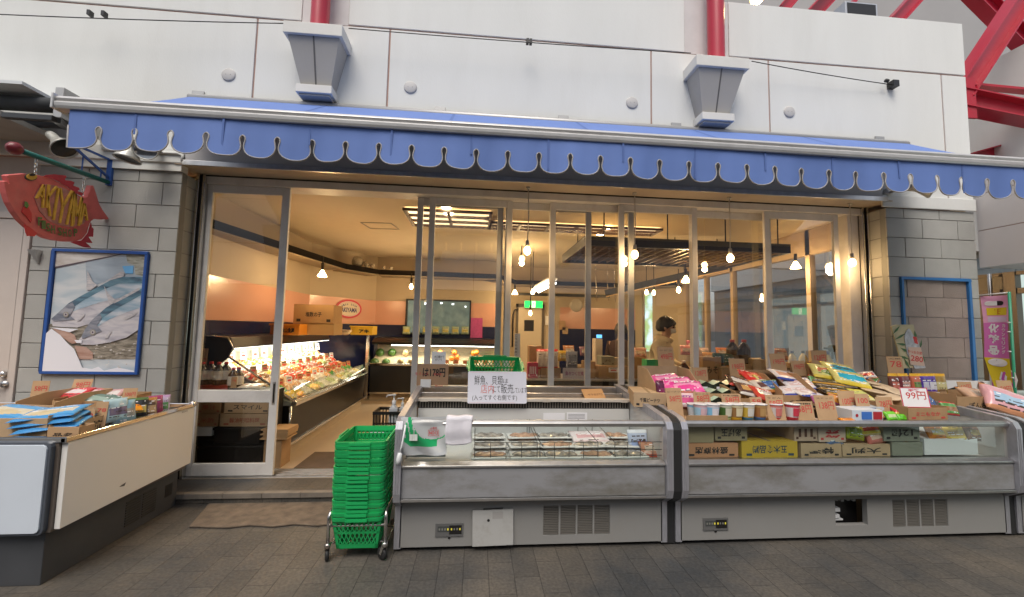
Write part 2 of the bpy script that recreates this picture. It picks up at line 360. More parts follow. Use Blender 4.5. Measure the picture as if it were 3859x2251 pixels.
# corbels
m_conc = mat('corbel_concrete', (.66, .65, .62), .8, var=.05, vs=4, bump=.1)
m_concs = mat('corbel_grey', (.39, .375, .355), .75, var=.04, vs=3)
m_dark = mat('dark_joint', (.12, .115, .115), .8)
for cx, k in ((1.122, 1.), (4.82, 1.06)):
    b = MB(); b.prism([(cx-.245*k, 0, 4.035), (cx-.245*k, -.25, 4.035), (cx+.245*k, -.25, 4.035), (cx+.245*k, 0, 4.035)], (0, 0, -.105)); b.build('corbel_cap', m_conc, bld, bevel=.005)
    T = [(cx-.215*k, 0, 3.929), (cx-.215*k, -.225, 3.929), (cx+.215*k, -.225, 3.929), (cx+.215*k, 0, 3.929)]; B = [(cx-.125*k, 0, 3.534), (cx-.125*k, -.115, 3.534), (cx+.125*k, -.115, 3.534), (cx+.125*k, 0, 3.534)]
    b = MB(); b.add(T+B, [(0, 1, 5, 4), (1, 2, 6, 5), (2, 3, 7, 6), (4, 5, 6, 7), (3, 2, 1, 0)]); b.bar((cx, -.2265, 3.93), (cx, -.1165, 3.535), .012, .004, 1, up=(0, -1, 0)); b.build('corbel_body', [m_concs, m_dark], bld)
    b = MB(); b.box(cx-.152*k, cx+.152*k, -.165, 0, 3.46, 3.533); b.box(cx-.13*k, cx+.13*k, -.145, 0, 3.44, 3.46, 1); b.build('corbel_foot', [m_conc, m_concs], bld, bevel=.005)
    q = P(788 if cx < 2 else 1761, 40, Y=-.12); b = MB(); b.lathe([(.078, 0), (.078, 3.5)], (q.x, -.12, 4.036), seg=24)
    tag(b.build('steel_column', m_red), 'round red steel column on the %s concrete corbel of the white wall' % ('left-hand' if cx < 2 else 'right-hand'), 'column', 'red columns on the corbels')
# wall discs
for i, (x, z) in enumerate(((.318, 3.663), (1.917, 3.665), (4.038, 3.666), (5.673, 3.688))):
    b = MB(); b.lathe([(0, .012), (.05, .012), (.058, .008), (.06, 0)], (x, 0, z), (0, -1, 0), 24)
    for s in (-.02, .02): b.lathe([(0, .0128), (.003, .0128), (.003, .012)], (x+s, 0, z), (0, -1, 0), 8, 1)
    o = b.build('wall_disc', [mat('disc_grey', (.5, .49, .48), .6, var=.05), m_dark])
    tag(o, ('round grey cover plate on the white wall, ' + ('left of the left corbel', 'just right of the left corbel', 'just left of the right corbel', 'right of the right corbel')[i]), 'wall plate', 'round cover plates on the upper wall')
# cable, clamps, anchor
b = MB()
def sag(a, c, n=14, s=.01): return [Vector(a).lerp(Vector(c), i/n)+Vector((0, 0, -s*4*(i/n)*(1-i/n))) for i in range(n+1)]
ca, cb = P(-60, 33, Y=-.15), P(702, 58, Y=-.15); cc, cdd = P(858, 70, Y=-.15), P(1700, 131, Y=-.15)
b.tube(sag(ca, cb), .0045, 6); b.tube(sag(cc, cdd), .0045, 6); 
for x, y in ((222, 34), (257, 36), (1298, 103), (1306, 104)):
    q = P(x, y, Y=-.15); b.box(q.x-.012, q.x+.012, -.17, -.13, q.z-.02, q.z+.022)
tag(b.build('wire_rope', m_black), 'thin dark wire rope strung along the white wall between the corbels', 'cable')
b = MB(); b.tube(sag(P(1850, 151, Y=-.12), P(2195, 209, Y=-.05)), .0045, 6); q = P(2197, 209, Y=-.03)
b.box(q.x-.035, q.x+.03, -.07, 0, q.z-.035, q.z+.03); b.lathe([(0, 0), (.018, 0), (.018, .03), (0, .03)], (q.x-.12, -.065, q.z+.015), (1, 0, -.15), 8)
tag(b.build('stay_wire', m_black), 'short slanting stay wire ending in a black anchor block right of the right corbel', 'cable')
# ------------------------------------------------------------------ awning
aw = thing('awning', 'blue fabric awning with scalloped valance over the shop front', 'awning', (3.5, -.5, 2.8))
AX0, AX1 = .06, 6.88
b = MB()
def roofp(u, v):
    x = AX0+(AX1-AX0)*u; s = .03*math.sin(math.pi*v)
    return Vector((x, -.03-1.08*v, 3.43-.68*v-s))
b.grid(roofp, 24, 8)
for k in range(1, 6):
    x = AX0+(AX1-AX0)*k/6
    b.add([roofp((x-AX0+d)/(AX1-AX0), t/8)+Vector((0, 0, .002)) for t in range(9) for d in (-.012, .012)], [(2*t, 2*t+1, 2*t+3, 2*t+2) for t in range(8)], 1)
o = b.build('fabric_roof', [m_awn, mat('awning_seam', (.085, .15, .39), .8)], aw, fix=False)
b = MB(); q0, q1 = .085, 7.05
prof = [(-1.155, 2.690), (-1.162, 2.705), (-1.165, 2.725), (-1.155, 2.735), (-1.150, 2.737), (-1.155, 2.742), (-1.160, 2.752), (-1.150, 2.768), (-1.12, 2.772), (-1.09, 2.765), (-1.08, 2.70), (-1.10, 2.69)]
b.prism([(q0, y, z) for y, z in prof], (q1-q0, 0, 0)); b.box(q0-.012, q0, -1.17, -1.075, 2.685, 2.778)
b.build('front_bar', mat('bar_highlight', (.60, .59, .58), .3, .35, var=.06, vs=9), aw, bevel=.003)  # aluminium bar, its pale highlight painted into the base colour
# scalloped valance
NV = [205, 245, 330, 416, 500, 588, 672, 757, 838, 923, 1003, 1085, 1162, 1241, 1317, 1394, 1467, 1540, 1613, 1686, 1760, 1830, 1903, 1970, 2040, 2108, 2173, 2240, 2306, 2366, 2433, 2488, 2545]
xs = [P(v, 300+.055*v, Y=-1.135).x for v in NV]
x_first = P(172, 300, Y=-1.135).x; pitch = (xs[-2]-xs[1])/(len(xs)-3); xs = [x_first-.02]+[xs[1]+pitch*i for i in range(len(xs)+1)]
b = MB(); pb = MB()
ZT, ZB = 2.695, 2.462
def notch(sgn, x):   # from bottom up to the top of the notch, sgn = side of the notch
    pr = [(.075, .0), (.050, .006), (.031, .017), (.017, .034), (.010, .054), (.009, .07), (.013, .092), (.017, .108), (.014, .124), (.006, .133), (0, .135)]
    return [(x+sgn*a, ZB+h) for a, h in pr]
def vy(x, z): k = (ZT-z)/.24; return -1.14+k*(.012*math.sin(x*5.3)+.006*math.sin(x*17+1)+.003*math.sin(x*41))-.004*math.sin(x*2.1+.5)
NP = [(.075, .0), (.050, .006), (.031, .017), (.017, .034), (.010, .054), (.009, .07), (.013, .092), (.017, .108), (.014, .124), (.006, .133), (0, .1351)]
def half(h):
    for (a0, h0), (a1, h1) in zip(NP[:-1], NP[1:]):
        if h0 <= h <= h1: return a0+(a1-a0)*(h-h0)/(h1-h0)
    return 0
cs = .0048; nx = int((xs[-1]-xs[0])/cs); nz = int((ZT-ZB)/cs); x0_ = xs[0]+.02
idx = {}; vs = []; fs = []
def vid(i, j):
    if (i, j) not in idx: x, z = x0_+i*cs, ZB+(ZT-ZB)*j/nz; idx[i, j] = len(vs); vs.append((x, vy(x, z), z))
    return idx[i, j]
for i in range(nx):
    x = x0_+(i+.5)*cs; dx = min(abs(x-q) for q in xs[1:])
    for j in range(nz):
        if dx < half((ZT-ZB)*(j+.5)/nz): continue
        fs.append((vid(i, j), vid(i+1, j), vid(i+1, j+1), vid(i, j+1)))
b.add(vs, fs, 0, True)
for i in range(len(xs)-1):
    a, c = xs[i], xs[i+1]; right = notch(-1, c); left = notch(1, a)
    if i == 0: left = [(a+.02, ZB), (a+.02, ZB+.135)]
    path = left[::-1]+[(left[0][0]*(1-t)+right[0][0]*t, ZB-.001) for t in (.15, .5, .85)]+right
    pb.tube([Vector((x, vy(x, z)-.001, z)) for x, z in path], .0042, 5)
o = b.build('valance', m_awn, aw, fix=False)
pb.build('valance_piping', m_piping, aw)
for k in range(0, 14):
    x = xs[2]+(k*.5)
    if x < AX1+.2: b = MB(); b.box(x-.006, x+.006, vy(x, 2.6)-.0045, vy(x, 2.6)-.0035, 2.48 if k % 2 else 2.56, ZT); b.build('valance_seam', MATS['awning_seam'], aw)
for v, y in ((488, 241), (1083, 277), (1386, 302), (1663, 315), (2163, 343)):
    q = P(v, y, Y=0); b = MB(); b.box(q.x-.05, q.x+.05, -.03, 0, 3.40, 3.445); b.box(q.x-.05, q.x+.05, -.012, 0, 3.445, 3.49)
    b.build('wall_bracket', mat('galvanised', (.42, .42, .42), .5, .6), aw)
b = MB()
for x in (.55, 3.4, 6.4): b.bar((x, -.03, 3.30), (x+.25, -.55, 3.02), .035, .03); b.bar((x+.25, -.55, 3.02), (x, -1.1, 2.735), .035, .03)
b.build('folding_arm', MATS['galvanised'], aw)
b = MB(); b.tube([(AX0-.02, -.05, 3.40), (AX1+.02, -.05, 3.40)], .035, 10); b.build('roller', MATS['galvanised'], aw)

# neighbour's retracted awning at the far left
na = thing('retracted_awning', 'dark retracted awning with exposed roller and arms at the upper left edge', 'awning', (-1.2, -.4, 3.1))
m_dkf = mat('dark_canvas', (.06, .065, .07), .8, var=.2)
b = MB(); b.box(-3.5, -.93, -.5, -.06, 2.93, 2.97); b.box(-3.5, -.98, -.52, -.49, 2.88, 3.06); b.build('fabric_panel', mat('grey_canvas', (.34, .33, .30), .8, var=.1), na)
b = MB(); b.tube([(-3.5, -.3, 3.13), (-.62, -.3, 3.13)], .055, 12); b.tube([(-3.5, -.2, 3.02), (-.68, -.2, 3.02)], .03, 10); b.build('roller', m_dkf, na)
b = MB(); b.box(-3.5, -.85, -.46, -.02, 3.20, 3.225); b.build('cover_strip', mat('pale_cover', (.6, .63, .66), .6), na)
b = MB(); b.box(-.66, -.60, -.42, 0, 2.98, 3.22); b.lathe([(0, 0), (.05, 0), (.05, .06), (0, .06)], (-.60, -.3, 3.13), (1, 0, 0), 10); b.bar((-.72, -.25, 2.98), (-.50, -.55, 2.90), .045, .04, 1); b.bar((-.9, -.5, 2.93), (-.5, -.56, 2.9), .04, .04, 1); b.box(-.60, -.54, -.38, -.24, 3.04, 3.10, 1)
b.build('arm_bracket', [MATS['galvanised'], m_black], na, bevel=.004)

# conduit along the trim
b = MB(); b.tube([(-.62, -.045, 2.90), (-.02, -.045, 2.90), (0.02, -.045, 2.885), (.02, -.045, 2.83)], .012, 8)
tag(b.build('conduit_pipe', m_white), 'thin white conduit bent down at the top left of the opening', 'pipe')

# ------------------------------------------------------------------ spotlights
m_lampw = mat('lamp_enamel', (.5, .5, .47), .35, .3)
def spot(label, base, head, aim, glass=False):
    t = thing('spotlight', label, 'spotlight', base, 'outdoor spotlights on the trim')
    base, head, aim = Vector(base), Vector(head), Vector(aim).normalized()
    b = MB(); b.lathe([(0, 0), (.05, 0), (.05, .012), (.03, .03), (0, .03)], base, (0, -1, 0), 14); b.tube([base+Vector((0, -.02, 0)), base+Vector((0, -.07, .0)), head-aim*.02], .012, 8); b.build('arm', m_lampw, t)
    b = MB(); b.lathe([(0, -.09), (.03, -.09), (.034, -.07), (.034, -.02), (.04, -.0), (.055, .03), (.085, .085), (.09, .10), (.083, .10), (.05, .03), (0, .01)], head, aim, 20); b.build('lamp_head', m_lampw, t)
    b = MB(); b.lathe([(0, .082), (.05, .084), (.08, .092)], head, aim, 20); b.build('reflector', mat('dark_lens', (.04, .035, .03), .15) if not glass else m_chrome, t)
h1, h2, h3, h4 = P(141, 348, Y=-.30), P(322, 366, Y=-.22), P(371, 368, Y=-.16), P(2258, 463, Y=-.20)
spot('spotlight aimed right, leftmost of the outdoor lamps, above the fish sign pole', (h1.x-.10, 0, h1.z+.06), h1, (.70, -.12, -.60))
spot('spotlight aimed down, hanging below the left end of the valance', (h2.x+.02, 0, h2.z+.10), h2, (-.12, -.10, -1))
spot('small spotlight tucked behind the valance, right of the downward one', (h3.x, 0, h3.z+.03), h3, (.25, -.85, -.3), True)
spot('spotlight with clear lens under the right end of the awning', (h4.x-.10, 0, h4.z+.01), h4, (.75, -.5, -.2), True)

# ------------------------------------------------------------------ fish sign on its pole
SX = -.575
po = thing('sign_bracket', 'green pole with dark red ball and blue triangular wall bracket', 'sign bracket', (SX, 0, 2.62))
m_green = mat('green_paint', (.015, .14, .12), .35, var=.15, vs=12)
b = MB(); b.tube([(SX, .0, 2.625), (SX, -.69, 2.605)], .019, 12); b.build('pole', m_green, po)
b = MB(); b.lathe([(0, -.045), (.02, -.04), (.038, -.022), (.045, 0), (.038, .022), (.02, .04), (0, .045)], (SX, -.715, 2.605), (0, 1, 0), 18); b.build('ball_finial', mat('dark_red_paint', (.16, .012, .02), .35), po)
b = MB(); b.bar((SX, -.36, 2.648), (SX, 0, 2.812), .012, .016); b.bar((SX, -.36, 2.652), (SX, -.02, 2.664), .012, .016)
b.bar((SX, -.37, 2.655), (SX, -.0, 2.815), .01, .01); b.box(SX-.02, SX+.02, -.02, 0, 2.60, 2.835)
b.bar((SX, -.37, 2.82), (SX, 0, 2.82), .012, .016); b.bar((SX, -.375, 2.815), (SX, -.02, 2.655), .012, .016); b.bar((SX, -.25, 2.77), (SX, -.25, 2.63), .008, .008); b.bar((SX, -.09, 2.70), (SX, -.09, 2.63), .008, .008)
b.v = b.v[32:]; n_ = 32; b.f = [[i-n_ for i in f] for f in b.f[24:]] if False else b.f; 
b = MB(); b.box(SX-.02, SX+.02, -.022, 0, 2.60, 2.835); b.bar((SX, -.375, 2.815), (SX, 0, 2.82), .014, .016); b.bar((SX, -.375, 2.813), (SX, -.02, 2.665), .014, .016); b.bar((SX, -.25, 2.76), (SX, -.25, 2.63), .007, .007); b.bar((SX, -.09, 2.69), (SX, -.09, 2.63), .007, .007)
b.build('triangle_bracket', m_blue, po)

fs = thing('fish_sign', 'red wooden fish shaped shop sign with yellow and green lettering', 'sign', (SX, -.38, 2.3))
cA = crop(0, 560, 2.513)
def F(x, y, dx=0.):
    q = P(*cA(x, y), X=SX); return Vector((SX+dx, q.y, q.z))
body = [(35, 255), (60, 248), (150, 243), (205, 236), (300, 245), (390, 262), (470, 290), (560, 330), (640, 385), (700, 430), (750, 465), (800, 455), (825, 400), (840, 350), (860, 350), (885, 420), (915, 520), (950, 585), (1000, 650), (1008, 670), (940, 672), (870, 665), (835, 690), (815, 740), (800, 800), (750, 860), (690, 880), (600, 882), (500, 870), (420, 850), (320, 800), (240, 745), (170, 680), (110, 600), (60, 510), (30, 420), (18, 370), (5, 310), (40, 305), (50, 330), (75, 370), (108, 400), (80, 375), (55, 330), (52, 290)]
body = body[:-5]+[(60, 330)]
b = MB(); b.prism([F(x, y, -.02) for x, y in body], (.04, 0, 0)); o = b.build('body', mat('sign_red', (.62, .13, .12), .6, var=.12, vs=14, dirt=.3, dcol=(.5, .22, .18), ds=10), fs, bevel=.006)
m_fin = mat('sign_fin_red', (.46, .03, .05), .5, var=.1, vs=20)
def flat(name, pts, m, d=.022, th=.004, par=None): 
    b = MB(); b.prism([F(x, y, d) for x, y in pts], (th, 0, 0)); return b.build(name, m, par or fs)
flat('fin', [(375, 262), (400, 250), (480, 243), (590, 255), (595, 270), (580, 285), (585, 300), (640, 305), (672, 320), (660, 350), (715, 370), (722, 390), (700, 400), (755, 420), (745, 450), (690, 425), (610, 365), (520, 310), (440, 280)], m_fin)
flat('fin', [(190, 715), (240, 740), (315, 800), (290, 832), (220, 828), (205, 790)], mat('sign_bright_red', (.55, .02, .03), .5))
flat('fin', [(830, 700), (838, 745), (855, 760), (850, 835), (805, 835), (845, 895), (780, 890), (835, 940), (760, 935), (630, 885), (740, 870), (800, 800)], m_fin)
flat('fin', [(185, 560), (225, 545), (262, 610), (265, 680), (255, 700), (210, 640), (168, 600)], mat('sign_bright_red', (.55, .02, .03), .5), .022)
flat('pectoral_spot', [(195, 500), (215, 505), (230, 540), (210, 565), (190, 540)], mat('sign_green', (.10, .22, .05), .6), .026)
for i, (sx, sy, m, d) in enumerate(((58, 36, mat('sign_olive', (.06, .07, .05), .6), .021), (50, 30, mat('sign_yellow', (.62, .36, .05), .6), .026), (28, 12, m_ink, .031))):
    flat('eye', [(258+sx*math.cos(a*math.pi/8), 268-[0, 4, 22][i]+sy*math.sin(a*math.pi/8)) for a in range(16)], m, d, .005)
# lettering panel and letters, each letter follows the leaning belly shape
flat('lettering_panel', [(290, 460), (340, 370), (400, 335), (480, 345), (580, 375), (680, 430), (740, 480), (775, 560), (795, 660), (760, 715), (640, 745), (520, 725), (420, 680), (340, 590)], mat('sign_mauve', (.50, .22, .20), .7, var=.2, vs=30), .0215, .003)
STROKE = {'A': [[(0, 0), (.5, 1), (1, 0)], [(.2, .38), (.8, .38)]], 'K': [[(0, 0), (0, 1)], [(.9, 1), (0, .45), (1, 0)]], 'I': [[(.5, 0), (.5, 1)]], 'Y': [[(0, 1), (.5, .5), (1, 1)], [(.5, .5), (.5, 0)]], 'M': [[(0, 0), (.1, 1), (.5, .3), (.9, 1), (1, 0)]]}
b = MB(); m_ly = mat('sign_lettering_yellow', (.68, .40, .05), .6, var=.15, vs=30)
tops = [(355, 345), (440, 345), (520, 365), (600, 395), (655, 430), (705, 470), (755, 520)]; slots = [('A', (300, 470), (345, 345), (395, 340), (360, 560)), ('K', (395, 560), (420, 342), (500, 360), (430, 640)), ('I', (445, 660), (490, 375), (535, 370), (480, 690)), ('Y', (500, 700), (530, 375), (640, 400), (545, 710)), ('A', (590, 720), (640, 400), (670, 410), (640, 735)), ('M', (650, 720), (665, 425), (745, 465), (705, 730)), ('A', (720, 715), (745, 480), (775, 560), (785, 680))]
for ch, bl, tl, tr, br in slots:
    for st in STROKE[ch]:
        pts = []
        for u, v in st:
            bx = bl[0]+(br[0]-bl[0])*u, bl[1]+(br[1]-bl[1])*u; tx = tl[0]+(tr[0]-tl[0])*u, tl[1]+(tr[1]-tl[1])*u
            pts.append(F(bx[0]+(tx[0]-bx[0])*v, bx[1]+(tx[1]-bx[1])*v, .030))
        for p, q in zip(pts[:-1], pts[1:]): b.bar(p, q, .0115, .013, up=(1, 0, 0))
b.build('lettering', m_ly, fs)
b = MB(); pa, pb_ = F(325, 700, .029), F(705, 800, .029)
base = [(340, 690), (375, 720), (420, 745), (465, 765), (0, 0), (530, 785), (575, 795), (625, 800), (680, 795)]
for ch, (x, y) in zip('FISH SHOP', base):
    if ch == ' ': continue
    q = F(x, y, .028); b.text(ch, face(q, (1, 0, 0), (0, -.12, 1)), h=.062, w=.029, bold=.03)
b.build('lettering', mat('sign_lettering_green', (.10, .16, .04), .6), fs)
b = MB()
for x0, y0, x1, y1 in ((345, 100, 335, 245), (800, 262, 780, 450)):
    for k in range(6):
        q = F(x0+(x1-x0)*(k+.5)/6, y0+(y1-y0)*(k+.5)/6); r = .013
        b.tube([q+Vector((0 if k % 2 else r*.6*math.cos(a*math.pi/4), r*.6*math.cos(a*math.pi/4) if k % 2 else 0, r*1.25*math.sin(a*math.pi/4))) for a in range(8)], .003, 5, closed=True)
b.build('hanging_chain', m_steel, fs)

# ------------------------------------------------------------------ wall pieces on the left pier
wd = thing('side_door', 'plain cream metal door with round lock and lever at the left edge', 'door', (-1.6, 0, 0))
m_sdoor = mat('cream_door', (.56, .50, .46), .55, var=.03)
b = MB(); b.box(-2.1, -1.20, .0, .04, .02, 2.28); b.build('leaf', m_sdoor, wd, bevel=.004)
b = MB(); b.box(-1.196, -1.14, -.012, .05, 0, 2.33); b.box(-2.2, -1.196, -.012, .05, 2.283, 2.33); b.build('frame', m_sdoor, wd, bevel=.004)
b = MB(); q = P(12, 921, Y=0); b.lathe([(0, .03), (.022, .03), (.026, .02), (.026, 0)], (q.x, 0, q.z), (0, -1, 0), 14); b.build('lock', m_alu, wd)
b = MB(); q = P(18, 945, Y=0); b.lathe([(0, .03), (.026, .03), (.028, .0)], (q.x, 0, q.z), (0, -1, 0), 14); b.tube([(q.x, -.04, q.z), (q.x-.13, -.045, q.z)], .01, 8); b.build('lever_handle', m_alu, wd)
b = MB(); b.box(-2.1, -1.137, .03, .3, 2.34, 2.82); b.box(-9, -2.1, .01, .3, 0, 2.82); b.build('wall_infill', mat('infill_wall', (.58, .53, .49), .8, var=.04), bld)
vt = MB(); va = [P(413/3.304*.653, (900+143/3.304)*.653, Y=0), P(530/3.304*.653, (900+150/3.304)*.653, Y=0), P(487/3.304*.653, (900+320/3.304)*.653, Y=0)]
vb = [Vector((v.x, -.05 if i < 2 else -.012, v.z)) for i, v in enumerate(va)]
vt.add(va+vb, [(3, 4, 5), (0, 1, 4, 3), (1, 2, 5, 4), (2, 0, 3, 5)])
tag(vt.build('wall_lamp', m_alu), 'small triangular metal wall light beside the poster', 'wall light')

# poster of tuna
ps = thing('framed_poster', 'weathered blue framed painting of two silver tuna on the left pier', 'poster', (-.58, 0, 1.5))
px0, px1, pz0, pz1 = -.95, -.205, 1.003, 2.04
b = MB()
for a in ((px0, px1, pz1-.024, pz1), (px0, px1, pz0, pz0+.024), (px0, px0+.024, pz0+.024, pz1-.024), (px1-.024, px1, pz0+.024, pz1-.024)): b.box(a[0], a[1], -.028, -.004, a[2], a[3])
b.build('frame', m_blue, ps, bevel=.004)
def wash(name, c1, c2, sc_, rough=.5, c3=None):
    m = bpy.data.materials.new(name); m.use_nodes = True; n = m.node_tree; bb = n.nodes['Principled BSDF']; bb.inputs['Roughness'].default_value = rough
    g = n.nodes.new('ShaderNodeNewGeometry'); mp = n.nodes.new('ShaderNodeMapping'); mp.inputs['Rotation'].default_value = (0, R(32), 0); mp.inputs['Scale'].default_value = (.6, 1, 2.2); n.links.new(g.outputs['Position'], mp.inputs[0])
    q = n.nodes.new('ShaderNodeTexNoise'); q.inputs['Scale'].default_value = sc_; q.inputs['Detail'].default_value = 6; q.inputs['Distortion'].default_value = .6; n.links.new(mp.outputs[0], q.inputs['Vector'])
    r = n.nodes.new('ShaderNodeValToRGB'); n.links.new(q.outputs[0], r.inputs[0]); r.color_ramp.elements[0].position = .35; r.color_ramp.elements[0].color = (*c1, 1); r.color_ramp.elements[1].position = .65; r.color_ramp.elements[1].color = (*c2, 1)
    if c3: e = r.color_ramp.elements.new(.5); e.color = (*c3, 1)
    n.links.new(r.outputs[0], bb.inputs['Base Color']); return m
cB = crop(0, 900, 3.304)
def Q(x, y, d): 
    q = P(*cB(x, y), Y=0); return Vector((min(max(q.x, px0+.022), px1-.022), -.010-d*.0012, min(max(q.z, pz0+.022), pz1-.022)))
b = MB(); art = [wash('paint_sky', (.62, .64, .66), (.42, .50, .56), 5), wash('paint_dock', (.66, .64, .62), (.45, .40, .36), 8), wash('paint_dark_blue', (.30, .36, .43), (.44, .51, .58), 5), wash('paint_back', (.06, .10, .15), (.16, .28, .35), 9, c3=(.10, .2, .27)), wash('paint_flank', (.20, .34, .44), (.60, .62, .66), 7, c3=(.36, .46, .55)), wash('paint_belly', (.62, .59, .60), (.36, .35, .40), 9, c3=(.52, .50, .54)), wash('paint_gravel', (.14, .12, .09), (.36, .32, .26), 30), wash('paint_rust', (.36, .20, .15), (.5, .33, .27), 10), mat('paint_white', (.78, .78, .84), .5), mat('paint_light_blue', (.15, .42, .75), .5), mat('paint_line', (.10, .07, .09), .6), wash('paint_fin', (.6, .56, .56), (.40, .40, .44), 40), mat('paint_eye', (.30, .27, .22), .4), wash('paint_foliage', (.2, .2, .16), (.42, .42, .38), 25), wash('paint_head', (.13, .15, .20), (.34, .34, .38), 14)]
b.box(px0+.03, px1-.03, -.0095, -.004, pz0+.03, pz1-.03, 0)
def pol(pts, mi, d): b.poly([Q(x, y, d) for x, y in pts], mi)
pol([(1080, 290), (1800, 170), (1800, 520), (1500, 480), (1250, 560), (1100, 640)], 2, 1)
pol([(700, 100), (1580, 100), (1560, 190), (700, 370)], 1, 2); pol([(705, 352), (1560, 180), (1585, 186), (705, 372)], 10, 3)
pol([(1585, 180), (1830, 180), (1800, 470), (1700, 450), (1690, 340), (1600, 300)], 13, 2)
pol([(1540, 345), (1680, 340), (1675, 440), (1580, 435)], 9, 4)
pol([(600, 1060), (1760, 1060), (1720, 1500), (600, 1500)], 6, 1)
# far fish
pol([(665, 1000), (760, 920), (880, 810), (1050, 710), (1250, 600), (1400, 520), (1550, 480), (1800, 480), (1800, 760), (1500, 850), (1300, 960), (1150, 1060), (980, 1105), (800, 1100), (680, 1090), (665, 1040)], 5, 4)
pol([(720, 950), (880, 830), (1050, 735), (1250, 635), (1400, 560), (1800, 540), (1800, 720), (1500, 740), (1250, 800), (1000, 880), (850, 940)], 4, 5)
pol([(680, 985), (760, 915), (880, 805), (1050, 705), (1250, 600), (1400, 520), (1550, 478), (1800, 478), (1800, 560), (1500, 560), (1300, 640), (1080, 760), (900, 880), (760, 960)], 3, 6)
pol([(1100, 640), (1115, 400), (1150, 480), (1180, 540), (1240, 580), (1160, 640)], 11, 7); pol([(1240, 585), (1380, 510), (1530, 410), (1580, 430), (1560, 475), (1400, 520)], 11, 7)
pol([(665, 1000), (760, 920), (850, 835), (930, 790), (960, 850), (900, 960), (960, 1010), (820, 1020), (700, 1030)], 14, 7)
# near fish
pol([(1050, 1210), (1090, 1130), (1180, 1010), (1350, 860), (1500, 770), (1800, 620), (1800, 1130), (1600, 1230), (1400, 1290), (1200, 1320), (1040, 1320), (1000, 1270)], 5, 8)
pol([(1080, 1180), (1180, 1060), (1350, 920), (1500, 850), (1800, 700), (1800, 860), (1600, 920), (1400, 1000), (1250, 1090), (1150, 1170)], 4, 9)
pol([(1065, 1180), (1090, 1130), (1180, 1010), (1350, 860), (1500, 770), (1800, 620), (1800, 700), (1500, 860), (1300, 990), (1180, 1100), (1090, 1210)], 3, 10)
pol([(1050, 1210), (1090, 1130), (1180, 1010), (1280, 930), (1300, 990), (1240, 1080), (1300, 1150), (1180, 1200), (1060, 1250)], 14, 11); pol([(1395, 835), (1325, 590), (1380, 690), (1430, 730), (1480, 770)], 11, 11); pol([(1440, 790), (1560, 720), (1760, 610), (1770, 640), (1560, 755), (1450, 810)], 11, 11)
pol([(1555, 1000), (1640, 940), (1745, 905), (1700, 960), (1600, 1010)], 11, 11); pol([(1330, 1245), (1400, 1140), (1420, 1160), (1370, 1240)], 11, 11); pol([(975, 1030), (1070, 930), (1080, 960), (1020, 1020)], 11, 8)
for ex, ey, rr in ((858, 945, 34), (1190, 1165, 36)):
    for k, (rad, mi) in enumerate(((rr, 12), (rr*.65, 11), (rr*.35, 10))): pol([(ex+rad*math.cos(a*math.pi/7), ey+rad*math.sin(a*math.pi/7)) for a in range(14)], mi, 12+k)
pol([(690, 1115), (850, 1130), (960, 1200), (1000, 1290), (930, 1310), (880, 1280), (800, 1220), (720, 1150)], 7, 9); pol([(950, 1330), (1100, 1350), (1180, 1420), (1180, 1500), (1010, 1500)], 7, 5)
pol([(600, 1180), (680, 1120), (790, 1200), (880, 1300), (960, 1370), (1010, 1480), (1060, 1600), (1180, 1620), (1260, 1590), (1330, 1640), (1500, 1600), (1700, 1640), (1730, 1720), (540, 1720)], 8, 13)
pol([(660, 1105), (760, 1110), (1010, 1125), (900, 1165), (800, 1140)], 8, 11); pol([(960, 1260), (1055, 1262), (1050, 1298), (990, 1298)], 8, 12)
for k in range(26):
    x, y = random.uniform(1150, 1700), random.uniform(1290, 1600); w_ = random.uniform(8, 35); pol([(x, y), (x+w_, y-random.uniform(2, 16)), (x+w_*1.1, y+6), (x+5, y+9)], 1, 14)
b.build('painting', art, ps, fix=False)

# empty frame on the right pier
b = MB(); fx0, fx1, fz0, fz1 = 6.80, 7.575, .9, 2.05
for a in ((fx0, fx1, fz1-.026, fz1), (fx0, fx1, fz0, fz0+.026), (fx0, fx0+.026, fz0+.026, fz1-.026), (fx1-.03, fx1, fz0+.026, fz1-.026)): b.box(a[0], a[1], -.022, .012, a[2], a[3])
tag(b.build('poster_holder', mat('frame_blue', (.03, .16, .42), .4, var=.15), bevel=.004), 'empty blue poster frame around bare blocks on the right pier', 'poster holder')

# ------------------------------------------------------------------ sliding doors
hd = thing('door_frame', 'beige head rail and steel jambs round the sliding glass doors', 'door frame', (3.3, .3, 0))
b = MB(); b.box(.012, OX-.012, .2, .40, 2.73, 2.797); b.box(.012, OX-.012, .205, .225, 2.797, 2.812, 1); b.build('head_rail', [m_frame, m_black], hd, bevel=.003)
for s, x in ((1, 0.), (-1, OX)):
    b = MB(); 
    def bx(a, c, y0, y1, mi): b.box(min(x+s*a, x+s*c), max(x+s*a, x+s*c), y0, y1, .08, 2.81, mi)
    bx(.001, .028, .165, .215, 0); bx(.029, .048, .19, .30, 1); bx(.049, .072, .178, .25, 0)
    if s < 0: bx(.075, .20, .225, .38, 2)
    b.build('jamb', [m_steel, m_black, m_frame], hd, bevel=.004)
b = MB()
for k in range(5): b.box(.0, OX, .215+k*.045, .215+k*.045+.012, .0795, .092)
b.box(.0, OX, .205, .43, .0785, .0815); b.build('floor_track', m_alu, hd)
